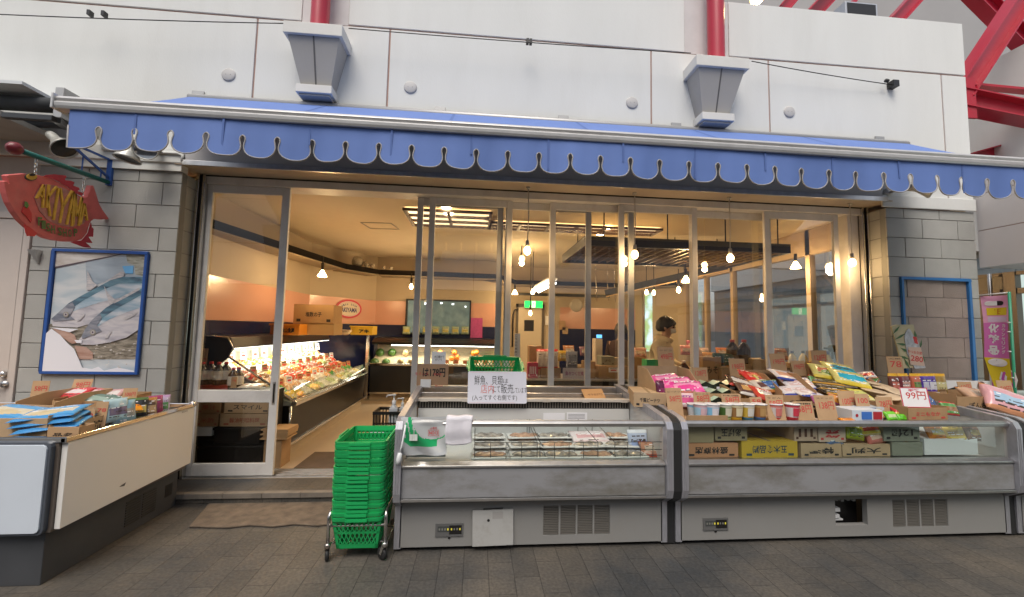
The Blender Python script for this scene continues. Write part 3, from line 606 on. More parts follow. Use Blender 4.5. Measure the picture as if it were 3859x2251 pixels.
LEAF = [(None, 700, .24, 'leftmost glass door leaf, closed, with a middle rail'), (1020, 1235, .34, 'glass door leaf at the right edge of the open doorway, rear track'), (1050, 1258, .29, 'glass door leaf second from the open doorway, middle track'), (1241, 1455, .335, 'glass door leaf behind the white notice board'), (1352, 1561, .285, 'glass door leaf in the middle, behind the orange card'), (1523, 1718, .24, 'glass door leaf in front of the person in the hood'), (1700, 1901, .33, 'glass door leaf behind the black soy bottles'), (1885, 2069, .24, 'rightmost glass door leaf, next to the right jamb')]
for a, c, y, lab in LEAF:
    x0 = .06 if a is None else P(a, 700, Y=y-.016).x; x1 = P(c, 700, Y=y-.016).x
    t = thing('sliding_door', lab, 'glass door', ((x0+x1)/2, y, .09), 'sliding glass doors of the shop front')
    b = MB(); y0, y1 = y-.016, y+.016; sw = .058
    b.box(x0, x0+sw, y0, y1, .092, 2.728); b.box(x1-sw-(.012 if a is None else 0), x1, y0, y1, .092, 2.728)
    b.box(x0+sw, x1-sw, y0+.002, y1-.002, 2.655, 2.728); b.box(x0+sw, x1-sw, y0+.002, y1-.002, .092, .20); b.box(x0+sw, x1-sw, y0+.002, y1-.002, .735, .845)
    b.build('frame', m_frame, t, bevel=.004)
    b = MB(); b.box(x0+sw, x1-sw, y-.003, y+.003, .845, 2.655); b.box(x0+sw, x1-sw, y-.003, y+.003, .2, .735); b.build('pane', m_glass, t)
    if a is None:
        b = MB(); b.box(x1-.045, x1-.02, y0-.003, y0, .72, .92); b.box(x1-.039, x1-.026, y0-.0045, y0-.003, .735, .905, 1); b.build('handle', [m_alu, m_black], t)

# ------------------------------------------------------------------ bulbs hanging in front of the doors
m_bulb = mat('lit_bulb', (1, .8, .5), .3, emit=(1, .62, .25), es=26)
m_cord = mat('white_cord', (.6, .57, .52), .6)
def pendant(name, label, x, y, ztop, z, group, power=5., es=m_bulb, cord=m_cord):
    t = thing(name, label, 'bulb', (x, y, z), group)
    b = MB(); b.lathe([(0, 0), (.02, 0), (.02, .012), (.008, .02)], (x, y, ztop), (0, 0, -1), 10); b.tube([(x, y, ztop), (x+.006, y, z+.30), (x, y, z+.08)], .005, 6); b.build('cord', cord, t)
    b = MB(); b.lathe([(0, .095), (.016, .095), (.018, .06), (.02, .04), (.016, .035)], (x, y, z), seg=12); b.build('socket', cord, t)
    b = MB(); b.lathe([(0, -.042), (.016, -.038), (.028, -.024), (.033, -.004), (.030, .014), (.02, .030), (.014, .038)], (x, y, z), seg=16); b.build('glass_bulb', es, t)
    lamp('bulb_light', (x, y, z-.05), power, (1, .66, .33), t, .03)
    return t
for x, lab in ((3.05, 'lit bulb on a long cord, leftmost of the four before the doors'), (4.104, 'lit bulb on a long cord, second from left before the doors'), (5.083, 'tilted lit bulb on a long cord, third from left before the doors'), (6.395, 'lit bulb on a long cord by the right jamb')):
    pendant('hanging_bulb', lab, x, .10, 2.81, 2.195, 'bulbs hung before the glass doors')
# ------------------------------------------------------------------ arcade roof, truss, neighbours
b = MB(); b.add([(5.4, 5.2, 3.0), (18, 5.2, 3.0), (18, 4.2, 9.5), (7.2, 4.2, 9.5), (5.4, 5.0, 5.0)], [(0, 1, 2, 3, 4)]); b.add([(5.4, 5.35, 3.0), (18, 5.35, 3.0), (18, 4.35, 9.5), (7.2, 4.35, 9.5), (5.4, 5.15, 5.0)], [(4, 3, 2, 1, 0)])
tag(b.build('arcade_roof', mat('roof_panel', (.42, .41, .41), .7, var=.05, vs=1), fix=False), 'pale grey sloping roof panel behind the red truss', 'roof')
tr = thing('roof_truss', 'red steel roof truss of crossing beams at the upper right', 'truss', (8.5, 1.6, 4.5))
def hbeam(p, q, wd, ht, up=(0, 0, 1), t=.02):
    b = MB(); u = Vector(up); p, q = Vector(p), Vector(q); d = (q-p).normalized(); u = (u-d*u.dot(d)).normalized()
    b.bar(p+u*ht/2, q+u*ht/2, wd, t, up=u); b.bar(p-u*ht/2, q-u*ht/2, wd, t, up=u); b.bar(p, q, t, ht-t, up=u); return b
TY = 1.5
T = lambda x, y, Y=TY: P(x, y, Y=Y)
hbeam(T(2360, 232), T(2600, -135), .22, .24, (1, 0, -.4)).build('beam', m_red, tr)
hbeam(T(2330, 195, 2.6), T(2170, 330, 2.6), .16, .2).build('beam', m_red, tr) if False else None
hbeam(T(2385, -30, 2.2), T(2600, 185, 2.2), .2, .26, (1, 0, .8)).build('beam', m_red, tr)
hbeam(T(2340, 243), T(2620, 300), .24, .26).build('beam', m_red, tr)
b = MB(); b.bar(T(2370, 210), T(2620, 234), .12, .035); b.build('beam', m_red, tr)
hbeam(T(2380, 398, 2.0), T(2640, 325, 2.0), .2, .2).build('beam', m_red, tr)
hbeam(T(2195, 60, 2.5), T(2290, -45, 2.5), .16, .2, (1, 0, -.3)).build('beam', m_red, tr)
hbeam(T(1925, 26, 2.5), T(1985, -45, 2.5), .12, .16, (1, 0, -.3)).build('beam', m_red, tr)
hbeam(T(1985, 50, 2.3), T(2075, -45, 2.3), .3, .2, (1, 0, -.3)).build('beam', m_red, tr)
b = MB(); b.bar(T(2060, 60, 2.4), T(2130, -35, 2.4), .10, .06); b.build('beam', m_red, tr)
b = MB(); q = T(2345, 212, 1.45); b.box(q.x, q.x+.3, 1.4, 1.43, q.z-.5, q.z+.12); b.build('gusset_plate', m_red, tr)
# lamp on the wall top, floodlight box
b = MB(); q0, q1 = P(2070, 18, Y=.2), P(2148, 28, Y=.2); b.box(q0.x, q1.x, .15, .3, 4.80, q0.z+.03); b.box(q0.x+.02, q1.x-.02, .147, .15, 4.81, q0.z+.015, 1)
tag(b.build('floodlight', [m_alu, m_black], bevel=.004), 'flat grey floodlight box on top of the white wall', 'floodlight')
t = thing('spotlight', 'lit warm lamp peeping over the top of the white wall', 'spotlight', P(1862, 2, Y=.2))
b = MB(); q = P(1862, -6, Y=.2); b.lathe([(0, -.06), (.03, -.05), (.06, -.01), (.065, .03), (0, .035)], q, (0, -.5, -.8), 14); b.build('lamp_glass', m_bulb, t)
b = MB(); b.lathe([(.03, -.14), (.035, -.06), (.07, .0), (.07, .028)], q+Vector((0, .01, .01)), (0, -.5, -.8), 14); b.bar(q+Vector((0, .06, .1)), (q.x, .22, 4.8), .03, .02); b.build('housing', m_lampw, t)
lamp('lamp_light', q+Vector((0, -.10, -.08)), 6, (1, .7, .3), t, .04)

wg = thing('neighbour_building', 'pale grey neighbouring wing with dark framed entrance at the right edge', 'building', (8.2, -2, 0))
m_wing = mat('wing_panel', (.55, .53, .54), .75, var=.04, vs=2)
b = MB()
for za, zb in ((2.17, 2.545), (2.553, 2.925), (2.933, 3.12)): b.box(7.705, 9.6, -7, -.003, za, zb)
b.box(7.712, 9.59, -6.99, -.005, 2.18, 3.11, 1); b.box(8.35, 9.6, -7, .9, 0, 2.169)
b.build('wall', [m_wing, m_groove], wg)
m_bronze = mat('bronze_frame', (.16, .13, .11), .4, .4)
b = MB(); b.box(8.30, 8.349, -7, .9, .05, .25); b.box(8.28, 8.349, -7, .9, 2.13, 2.168); b.box(8.28, 8.349, -7, .9, 1.93, 1.99)
for y in (.16, -.75, -1.5, -2.2, -3.4): b.box(8.27, 8.349, y-.05, y+.05, .05, 2.168)
b.build('entrance_frame', m_bronze, wg)
b = MB(); b.box(8.30, 8.345, .2, .88, .25, 2.13); b.build('entrance_panel', mat('brown_panel', (.20, .17, .14), .4, .2, var=.1), wg)
b = MB(); b.box(8.342, 8.348, -3.4, .19, .25, 2.13); b.build('lit_glass', mat('frosted_lit_glass', (.55, .62, .6), .15, var=.25, vs=1.5, emit=(.75, .9, .85), es=.5), wg)
b = MB(); q = P(2436, 700, X=8.2); b.tube([(8.2, q.y, 2.16), (8.2, q.y, .1)], .018, 10); tag(b.build('steel_pole', m_steel), 'slim steel pole in the dark entrance behind the pink banner', 'pole')

op = thing('opposite_building', 'white building across the arcade, seen mirrored in the glass doors', 'building', (0, -12.5, 0))
b = MB(); 
for k in range(-6, 7):
    b.box(k*2.4+.01, k*2.4+2.39, -13.2, -12.5, 3.0, 4.6); b.box(k*2.4+.01, k*2.4+2.39, -13.2, -12.5, 4.63, 6.4); b.box(k*2.4+.01, k*2.4+2.39, -13.2, -12.5, 6.43, 8.2)
b.box(-14.4, 16.8, -13.19, -12.53, 3.0, 8.15, 1); b.build('upper_wall', [mat('opposite_white', (.78, .82, .86), .8), m_dark], op)
b = MB(); b.box(-14.4, 16.8, -13.2, -12.6, .0, 2.98); b.build('shopfront', mat('opposite_dark', (.10, .10, .105), .6, var=.3, vs=.6), op)
for x in (-5.5, .8, 6.2):
    b = MB(); b.prism([(x-.4, -12.5, 5.3), (x+.4, -12.5, 5.3), (x+.2, -12.5, 4.2), (x-.2, -12.5, 4.2)], (0, .35, 0)); b.build('corbel', m_concs, op)

# ------------------------------------------------------------------ nobori banner
fl = thing('nobori_banner', 'pink vertical banner with white lettering on a green pole', 'banner', (7.62, -.2, 0))
FXp = 7.56
tl, trp, brp = P(2412, 730, X=FXp), P(2476, 722, X=FXp), P(2486, 962, X=FXp)
def BF(u, v):    # u across (0 left .. 1 pole), v down
    y0 = tl.y; y1 = trp.y; top = tl.z; bot = .90
    z = top+(bot-top)*v; bend = .10*max(0, v-.62)*2.2*(1-u)
    y = (y0+(y1-y0)*u)-bend; x = FXp+.035*math.sin(v*5+u*2)*.5+.02*math.sin(u*3)+bend*.3
    return Vector((x, y, z))
m_pk = mat('banner_pink', (.78, .38, .60), .7); m_mg = mat('banner_magenta', (.62, .16, .47), .7); m_yl = mat('banner_yellow', (.72, .56, .02), .7)
def band(v0, v1, u0=0., u1=1., d=0.):
    b.add([BF(u0+(u1-u0)*i/8, v0+(v1-v0)*j/8)+Vector((-d, 0, 0)) for j in range(9) for i in range(9)], [(j*9+i, j*9+i+1, (j+1)*9+i+1, (j+1)*9+i) for j in range(8) for i in range(8)], mi, True)
b = MB(); mi = 0; band(0, .27); mi = 1; band(.27, .62); mi = 2; band(.62, 1.0)
mi = 2; band(.12, .195, .14, .92, .002); mi = 3; band(.21, .262, .16, .92, .002)
b.build('cloth', [m_pk, m_mg, m_yl, mat('banner_lilac', (.66, .52, .68), .7)], fl, fix=False)
def blab(s, u, v, h, w=None, m=0, bold=.02):
    c = BF(u, v)+Vector((-.004, 0, 0)); du = (BF(min(1, u+.1), v)-BF(max(0, u-.1), v)); b.text(s, face(c, Vector((du.y, -du.x, 0)), (0, 0, 1)), h=h, w=w, mi=m, bold=bold)
b = MB()
for i, ch in enumerate('化粧品'): blab(ch, .36, .325+.11*i, .09, .085, 0, .05)
for i, ch in enumerate('カウンセリング'): blab(ch, .78, .30+.043*i, .034, .034, 0, .03)
bw = MB(); _b = b; b = bw
q = [(.5+.40*math.cos(a*math.pi/10), .665+.04*math.sin(a*math.pi/10)) for a in range(20)]
b.poly([BF(u, v)+Vector((-.003, 0, 0)) for u, v in q]); bw.build('white_oval', m_paper, fl, fix=False); b = bw = MB(); cap = [(.22+.12*math.cos(a), .075+.022*math.sin(a)) for a in [math.pi/2+k*math.pi/8 for k in range(9)]]+[(.52, .053), (.52, .097)]
b.poly([BF(u, v)+Vector((-.003, 0, 0)) for u, v in cap]); bw.build('white_pill', m_paper, fl, fix=False)
b = MB(); cap = [(.52, .097), (.52, .053)]+[(.66+.12*math.cos(a), .075+.022*math.sin(a)) for a in [-math.pi/2+k*math.pi/8 for k in range(9)]]
b.poly([BF(u, v)+Vector((-.003, 0, 0)) for u, v in cap]); blab('SE', .36, .075, .028, .07, 0); blab('現金', .5, .652, .026, .07, 0, .03); blab('ポイント', .5, .68, .022, .105, 0, .02); b.build('lettering', m_ink, fl, fix=False)
b = _b; blab('10', .56, .82, .20, .21, 0, .06); b.build('lettering', m_paper, fl, fix=False)
b = MB(); blab('10', .56, .82, .17, .175, 0, -.0); b.v = [v+Vector((-.002, 0, 0)) for v in b.v]; b.build('lettering', mat('banner_violet', (.5, .08, .42), .7), fl, fix=False)
b = MB(); blab('7日', .52, .158, .055, .11, 0, .02); b.build('lettering', mat('banner_orange', (.6, .22, .02), .7), fl, fix=False)
b = MB(); b.tube([BF(1.06, -.03), BF(1.06, 1.0), Vector((FXp, BF(1.06, 1).y, .05))], .011, 8); b.build('pole', mat('pole_green', (.02, .25, .14), .4), fl)
b = MB(); b.tube([BF(-.02, -.012), BF(1.1, -.022)], .006, 6)
for v in (.0, .27, .36, .55, .8): b.tube([BF(.97, v), BF(1.09, v)], .006, 6)
b.build('crossbar', m_whitep, fl)
b = MB(); y_ = BF(1.06, 1).y; b.box(FXp-.14, FXp+.13, y_-.14, y_+.14, .001, .06); b.build('base', m_whitep, fl, bevel=.01)

# ------------------------------------------------------------------ display freezers
m_fpanel = mat('freezer_panel', (.26, .262, .275), .5, var=.05, vs=2, dirt=.85, dcol=(.13, .12, .095), ds=2.4, dlo=.44, dhi=.66, stretch=(.8, 1, 1.8))
m_fplinth = mat('freezer_plinth', (.25, .247, .24), .55, var=.05, vs=2, dirt=.25, dcol=(.2, .18, .15), ds=4)
m_fwhite = mat('freezer_liner', (.60, .60, .585), .4, var=.03)
m_fside = mat('freezer_extrusion', (.42, .42, .46), .35, .55, var=.15, vs=30, stretch=(8, 1, .5))
m_grill = mat('grille_brown', (.20, .18, .155), .6)
def ext_profile(o=0.):
    return [(.05, .955), (-.10, .945), (-.93, .868), (-.985, .845), (-1.005, .80), (-1.005, .40), (-.99, .345), (-.90, .285), (-.905, .02), (.05, .02)]
def freezer(label, x0, x1, seed, grill_x, ctrl_x, right_end=True):
    t = thing('display_freezer', label, 'freezer', ((x0+x1)/2, -.45, 0), 'open display freezers in front of the shop')
    rnd = random.Random(seed)
    for x in (x0, x1-.045):
        b = MB(); pf = [(x, y, z) for y, z in ext_profile()]; inner = [(x, y, z) for y, z in [(.05, .955), (-.10, .945), (-.93, .868), (-.985, .845), (-1.005, .80), (-1.005, .40), (-.99, .345), (-.90, .285), (-.86, .30), (-.93, .37), (-.945, .42), (-.945, .78), (-.91, .81), (-.10, .885), (.05, .895)]]
        b.prism(inner, (.045, 0, 0)); b.box(x, x+.045, -.905, -.862, .02, .30); 
        for k in (.012, .026): b.box(x+k, x+k+.004, -1.0085, -1.0055, .40, .80)
        b.build('end_frame', m_fside, t, bevel=.004)
        b = MB(); b.box(x+.008, x+.037, -.862, .05, .02, .30); b.prism([(x+.008, y, z) for y, z in ((-.86, .301), (.05, .301), (.05, .894), (-.1, .884), (-.90, .81), (-.944, .78), (-.944, .42), (-.93, .37))], (.029, 0, 0)); b.build('end_panel', m_fwhite, t)
    xa, xb = x0+.046, x1-.046
    b = MB(); b.box(xa, xb, -.975, -.945, .362, .552); b.build('front_panel', m_fpanel, t, bevel=.003)
    b = MB(); b.box(xa, xb, -.985, -.945, .343, .361); b.prism([(xa, y, z) for y, z in ((-.985, .553), (-.985, .566), (-.95, .583), (-.90, .583), (-.90, .553))], (xb-xa, 0, 0)); b.build('trim_rail', m_alu, t, bevel=.002)
    b = MB(); b.prism([(xa, y, z) for y, z in ((-.965, .806), (-.968, .83), (-.95, .846), (-.925, .843), (-.92, .815), (-.935, .806))], (xb-xa, 0, 0)); b.build('top_rail', m_alu, t, bevel=.003)
    b = MB(); b.box(xa+.02, xb-.02, -.944, -.938, .583, .806); b.build('front_glass', m_cglass, t)
    # liner
    b = MB(); b.box(xa, xb, -.944, -.06, .50, .55); b.box(xa, xb, -.33, -.30, .551, .80); b.build('liner', m_fwhite, t)
    b = MB(); b.box(xa, xb, -.325, -.298, .801, .858); 
    n_ = int((xb-xa)/.022)
    for k in range(n_): b.box(xa+.01+k*.022, xa+.018+k*.022, -.329, -.326, .806, .85, 1)
    b.build('air_grille', [m_black, m_grill], t)
    b = MB(); b.box(xa, xb, -.36, -.30, .86, .882); b.box(xa, xb, -.298, .045, .80, .868, 1); b.box(xa, xb, -.17, -.145, .869, .90, 2); b.box(xa, xb, -.02, .045, .869, .935, 2)
    for k in range(6):
        q = xa+.05+(xb-xa-.1)*k/5; b.box(q-.03, q+.03, -.366, -.361, .858, .884)
    b.build('deck', [mat('deck_cream', (.58, .53, .47), .5, dirt=.4, dcol=(.3, .2, .12), ds=9), mat('deck_wood', (.34, .26, .19), .45, var=.1), m_alu], t, bevel=.002)
    # body
    b = MB(); gx, gw = grill_x; rects = [(xa-.01, gx, .03, .335), (gx+gw, xb+.01, .03, .335), (gx, gx+gw, .03, .085), (gx, gx+gw, .275, .335)]
    hx = ctrl_x.get('hole'); 
    if hx:
        rects[0] = (xa-.01, hx[0], .03, .335); rects += [(hx[1], gx, .03, .335), (hx[0], hx[1], .03, hx[2]), (hx[0], hx[1], hx[3], .335)]
    for r in rects: b.box(r[0], r[1], -.905, -.865, r[2], r[3])
    b.box(xa, xb, -.86, .04, .02, .05, 1); b.build('plinth', [m_fplinth, m_black], t)
    if hx:
        b = MB(); b.box(hx[0]-.02, hx[1]+.02, -.80, -.79, .06, .30, 0); b.box(hx[0], hx[0]+.08, -.86, -.82, hx[2]+.075, hx[2]+.10, 1); b.box(hx[0], hx[0]+.075, -.86, -.82, hx[2]+.03, hx[2]+.055, 1); b.box(hx[0], hx[0]+.11, -.85, -.82, hx[2]+.01, hx[2]+.02, 1)
        for k in range(4): b.box(hx[0]+.01+k*.045, hx[0]+.03+k*.045, -.9, -.87, hx[3]-.012-.006*(k % 2), hx[3]+.001, 2)
        b.build('broken_opening', [m_black, m_whitep, m_fplinth], t)
    b = MB()
    for k in range(4):
        a = gx+gw*k/4+.006; c = gx+gw*(k+1)/4-.006
        b.box(gx+gw*k/4-.006, gx+gw*k/4+.006, -.9035, -.865, .085, .275, 1)
        for j in range(17): b.box(a, c, -.901, -.885, .088+j*.011, .088+j*.011+.0065, 0)
    b.box(gx+gw-.004, gx+gw, -.9035, -.865, .085, .275, 1); b.box(gx, gx+gw, -.878, -.87, .085, .275, 2); b.build('vent_grille', [mat('vent_slat', (.15, .14, .125), .6), m_fplinth, m_dark], t)
    cx = ctrl_x['panel']; b = MB(); b.box(cx-.09, cx+.09, -.912, -.9055, .095, .175); b.box(cx-.075, cx+.0, -.9135, -.9125, .125, .16, 1); b.box(cx+.0, cx+.08, -.9135, -.9125, .11, .165, 2)
    for k in range(4): b.box(cx-.068+k*.018, cx-.058+k*.018, -.9145, -.9138, .135, .148, 4 if k == 3 else 3)
    for k in range(4): b.box(cx+.01+k*.018, cx+.019+k*.018, -.9145, -.9138, .135, .148, 4 if k in (0, 3) else 3)
    b.lathe([(0, 0), (.008, 0), (.008, .006), (0, .006)], (cx, -.905, .088), (0, -1, 0), 8, 2)
    b.build('control_panel', [mat('panel_grey', (.12, .12, .12), .5), mat('panel_dark', (.06, .065, .065), .4), m_black, mat('panel_mid', (.2, .2, .18), .5), mat('panel_yellow', (.5, .42, .03), .5, emit=(.8, .7, .1), es=.2)], t, bevel=.0)
    return t
f1 = freezer('grey display freezer holding flat fish packs, next to the green baskets', 2.095, 3.925, 1, (P(1335, 1280, Y=-.905).x, P(1502, 1280, Y=-.905).x-P(1335, 1280, Y=-.905).x), {'panel': P(1106, 1296, Y=-.905).x})
b = MB(); a, c = P(1165, 1257, Y=-.92), P(1263, 1342, Y=-.92)
Mh = Matrix.Translation((a.x, -.915, 0)) @ Matrix.Rotation(R(-1.2), 4, 'Y'); b.box(0, c.x-a.x, -.012, .0, c.z, a.z, 0, Mh); b.lathe([(0, .001), (.009, .001), (.009, 0)], (a.x+.10, -.9272, a.z-.06), (0, -1, 0), 10, 1); b.box(.13, .20, -.0125, -.0119, a.z-.055, a.z-.008, 2, Mh); b.box(.07, .2, -.0, .004, a.z, a.z+.008, 1, Mh)
b.build('access_hatch', [mat('hatch_board', (.42, .42, .41), .5, dirt=.35, dcol=(.25, .22, .18), ds=11), m_black, mat('hatch_patch', (.36, .35, .34), .5)], f1, bevel=.0015)
gx2 = P(2195, 1250, Y=-.905).x
f2 = freezer('long display freezer heaped with snack cartons and price cards', 3.985, 6.56, 2, (gx2, P(2333, 1250, Y=-.905).x-gx2), {'panel': P(1760, 1282, Y=-.905).x, 'hole': (P(2056, 1270, Y=-.905).x, P(2135, 1270, Y=-.905).x, .105, .285)})
f3 = freezer('display freezer cut off by the right edge, beyond a black gap', 6.62, 8.4, 3, (7.6, .4), {'panel': 7.3})
for x, lab in ((3.955, 'black filler strip between the two middle freezers'), (6.59, 'black filler strip at the far end of the long freezer')):
    b = MB(); b.prism([(x-.027, y+.008, z-.008) for y, z in ext_profile()], (.054, 0, 0)); tag(b.build('filler_strip', m_rubber), lab, 'filler strip')

# freezer at the left, seen end on
lf = thing('chest_freezer', 'white sided display freezer with grey plinth at the left edge', 'freezer', (-.6, -.65, 0))
m_lfw = mat('white_laminate', (.80, .78, .75), .35, var=.02, vs=1)
LX, LY0, LY1 = .335, -1.20, -.135
b = MB(); b.prism([(LX-.03, LY0+.05, .30), (LX-.03, LY1, .325), (LX-.03, LY1, .765), (LX-.03, LY0+.05, .765)], (.03, 0, 0)); b.build('side_panel', m_lfw, lf, bevel=.002)
b = MB(); b.prism([(-2.6, LY0+.002, z) for z in (.30,)]+[(LX-.085, LY0+.002, .30), (LX-.07, LY0+.002, .306), (LX-.063, LY0+.002, .32), (LX-.063, LY0+.002, .745), (LX-.07, LY0+.002, .758), (LX-.085, LY0+.002, .765), (-2.6, LY0+.002, .765)], (0, .03, 0)); b.build('end_panel', mat('skylit_laminate', (.62, .68, .76), .3, var=.02), lf, bevel=.002)  # white laminate, with the blue of the skylight put into its colour
m_slate = mat('slate_plastic', (.075, .085, .105), .4)
b = MB(); b.prism([(-2.6, LY0+.01, .285), (LX-.075, LY0+.01, .285), (LX-.055, LY0+.01, .293), (LX-.047, LY0+.01, .312), (LX-.047, LY0+.01, .752), (LX-.055, LY0+.01, .770), (LX-.075, LY0+.01, .778), (-2.6, LY0+.01, .778)], (0, .05, 0)); b.build('edge_frame', m_slate, lf, bevel=.004)
b = MB(); b.box(-2.6, LX+.005, LY0+.03, LY0+.055, .768, .80); b.box(LX-.025, LX+.006, LY0+.03, LY1, .768, .798); b.box(-2.6, LX+.004, LY1-.03, LY1, .77, .80); b.lathe([(0, -.02), (.022, -.02), (.024, 0), (.022, .02), (0, .02)], (LX-.01, LY1-.01, .79), (0, 1, 0), 10); b.build('top_rail', m_chrome, lf, bevel=.005)
b = MB(); b.box(LX-.06, LX-.032, LY0+.035, LY1-.01, .29, .766); b.build('corner_strip', m_bronze, lf)
b = MB(); b.box(-2.6, .255, LY0+.06, LY1-.01, .0, .284); b.build('plinth', mat('plinth_slate', (.055, .058, .065), .5, var=.1), lf, bevel=.004)
b = MB()
for k in range(2):
    for j in range(10): b.box(.2555, .259, -.62+k*.14, -.50+k*.14, .06+j*.017, .069+j*.017)
b.build('vent_grille', mat('vent_dark', (.035, .034, .033), .5), lf)
b = MB(); b.box(.2555, .2575, -.27, -.20, .11, .20); b.build('broken_opening', m_black, lf)
b = MB(); b.box(-2.55, LX-.07, LY0+.06, LY1-.04, .70, .73); b.build('inner_tray', m_fwhite, lf)
b = MB(); q = P(300, 1196, X=LX+.001); b.add([(LX+.001, q.y-.02, q.z), (LX+.001, q.y+.02, q.z-.008), (LX+.001, q.y+.03, q.z+.012), (LX+.001, q.y-.005, q.z+.006)], [(0, 1, 2, 3)]); b.text('REACH-IN', face(P(455, 1013, X=LX+.002), (1, 0, 0)), h=.012, w=.06); b.build('scuff_mark', m_dark, lf, fix=False)

# mats
def slab(name, pts, m, lab, z0=.004, h=.012, cat='mat'):
    b = MB(); b.prism([(p.x, p.y, z0) for p in pts], (0, 0, h)); return tag(b.build(name, m, bevel=.004), lab, cat)
m_mat = mat('coir_mat', (.15, .115, .085), .95, var=.25, vs=14, bump=.5, bs=200, dirt=.4, dcol=(.07, .055, .045), ds=4)
e = [P(530, 1230, Z=.01), P(465, 1297, Z=.01)]+[P(560+k*55, 1297-(3 if k % 2 else -2)-k*1.2, Z=.01) for k in range(6)]+[P(960, 1282, Z=.01), P(940, 1226, Z=.01)]
for q in (e[0], e[-1]): q.y = min(q.y, -.15)
slab('door_mat', e, m_mat, 'large worn brown mat on the paving below the entrance step')
slab('door_mat', [P(775, 1112, Z=.09), P(722, 1152, Z=.09), P(960, 1154, Z=.09), P(960, 1112, Z=.09)], mat('brown_mat', (.10, .07, .05), .95, var=.15, bump=.4, bs=200), 'dark brown mat on the shop floor just inside the doorway', .081, .01)

# ------------------------------------------------------------------ green baskets
m_bask = mat('basket_green', (.012, .36, .10), .35, var=.06, vs=6)
def basket_proto(name):
    t = thing(name, None, 'basket', (0, 0, 0))
    W0, W1, D0, D1, H = .125, .152, .17, .205, .20     # half sizes at bottom and rim
    def ring(h): k = h/H; return W0+(W1-W0)*k, D0+(D1-D0)*k
    b = MB()
    def wall(fx):   # fx(s, h): point on the wall
        pass
    b.box(-W0, W0, -D0, D0, 0, .008)
    for side in range(4):
        n = 9 if side % 2 == 0 else 12
        def pt(u, h, o=0.):
            w, d = ring(h)
            return Vector([(w*u, -d-o), (w+o, d*u), (-w*u, d+o), (-w-o, -d*u)][side]+()) if False else Vector(([(w*u, -d-o, h), (w+o, d*u, h), (-w*u, d+o, h), (-w-o, -d*u, h)])[side])
        for h0, h1 in ((.0, .028), (.095, .108), (.168, .20)):
            vs = [pt(-1, h0), pt(1, h0), pt(1, h1), pt(-1, h1), pt(-1, h0, -.004), pt(1, h0, -.004), pt(1, h1, -.004), pt(-1, h1, -.004)]
            b.add(vs, [(0, 1, 2, 3), (7, 6, 5, 4), (0, 4, 5, 1), (3, 2, 6, 7)])
        for a0, a1 in ((-1, -.86), (.86, 1)):
            b.add([pt(a0, 0), pt(a1, 0), pt(a1, H), pt(a0, H), pt(a0, 0, -.004), pt(a1, 0, -.004), pt(a1, H, -.004), pt(a0, H, -.004)], [(0, 1, 2, 3), (7, 6, 5, 4), (1, 5, 6, 2), (0, 3, 7, 4)])
        nrm = [Vector((0, -1, 0)), Vector((1, 0, 0)), Vector((0, 1, 0)), Vector((-1, 0, 0))][side]
        for z0, z1 in ((.026, .097), (.106, .170)):
            for k in range(n+1):
                u = -.86+1.72*k/n
                for du in (-2.1/n, 2.1/n):
                    u2 = max(-.86, min(.86, u+du)); f = abs(u2-u)/(2.1/n)
                    if f < .2: continue
                    b.bar(pt(u, z0), pt(u2, z0+(z1-z0)*f), .0055, .003, up=nrm)
    for x, y in ((-.1, -.14), (.1, -.14), (-.1, .14), (.1, .14)): b.box(x-.014, x+.014, y-.014, y+.014, -.012, 0)
    b.build('body', m_bask, t, fix=False, world=False)
    b = MB(); w, d = W1, D1
    prof = [(.000, .0), (.010, .0), (.010, -.004), (.007, -.022), (.003, -.022), (0, -.006)]
    def rp(a):  # rounded rectangle path
        pts = []
        r = .03
        for cx, cy, a0 in ((w-r, d-r, 0), (-w+r, d-r, 90), (-w+r, -d+r, 180), (w-r, -d+r, 270)):
            for k in range(5):
                an = R(a0+k*22.5); pts.append((cx+(r+a)*math.cos(an), cy+(r+a)*math.sin(an)))
        return pts
    rings = [[Vector((x, y, H+dz)) for x, y in rp(o)] for o, dz in prof]; n = len(rings[0]); vs = [v for q in rings for v in q]
    b.add(vs, [(i*n+k, i*n+(k+1) % n, ((i+1) % len(rings))*n+(k+1) % n, ((i+1) % len(rings))*n+k) for i in range(len(rings)) for k in range(n)])
    b.box(-.065, .065, -d-.022, -d-.008, H-.019, H-.003); b.box(-.065, .065, d+.008, d+.022, H-.019, H-.003)
    b.build('rim', m_bask, t, world=False)
    for s in (-1, 1):
        b = MB(); y = s*.035
        b.tube([(s*(w+.008), -.10, H-.004), (s*(w+.010), -.09, H+.006), (s*(w+.010), .09, H+.006), (s*(w+.008), .10, H-.004)], .0055, 6); b.build('handle', m_bask, t, world=False)
    return t
bp = basket_proto('shopping_basket')
SBX, SBY, SB0 = 1.885, -.80, .070
NB = 19; stp = .0254
for i in range(NB):
    top = i == NB-1; bot = i == 0
    lab = 'topmost green basket of the tall stack, empty' if top else 'bottom green basket of the stack, its lattice side showing' if bot else 'green shopping basket nested in the middle of the tall stack'
    loc = (SBX+random.uniform(-.003, .003), SBY+random.uniform(-.004, .004), SB0+i*stp+(.001 if i % 2 else -.002))
    if i == 0: bp.location = loc; tag(bp, lab, 'basket', 'green baskets stacked on the trolley')
    else:
        o = copy_tree(bp, loc, R(random.uniform(-.7, .7)), lab, 'green baskets stacked on the trolley')
        if not top: bpy.data.objects.remove([c for c in o.children if c.name.startswith('body')][0])
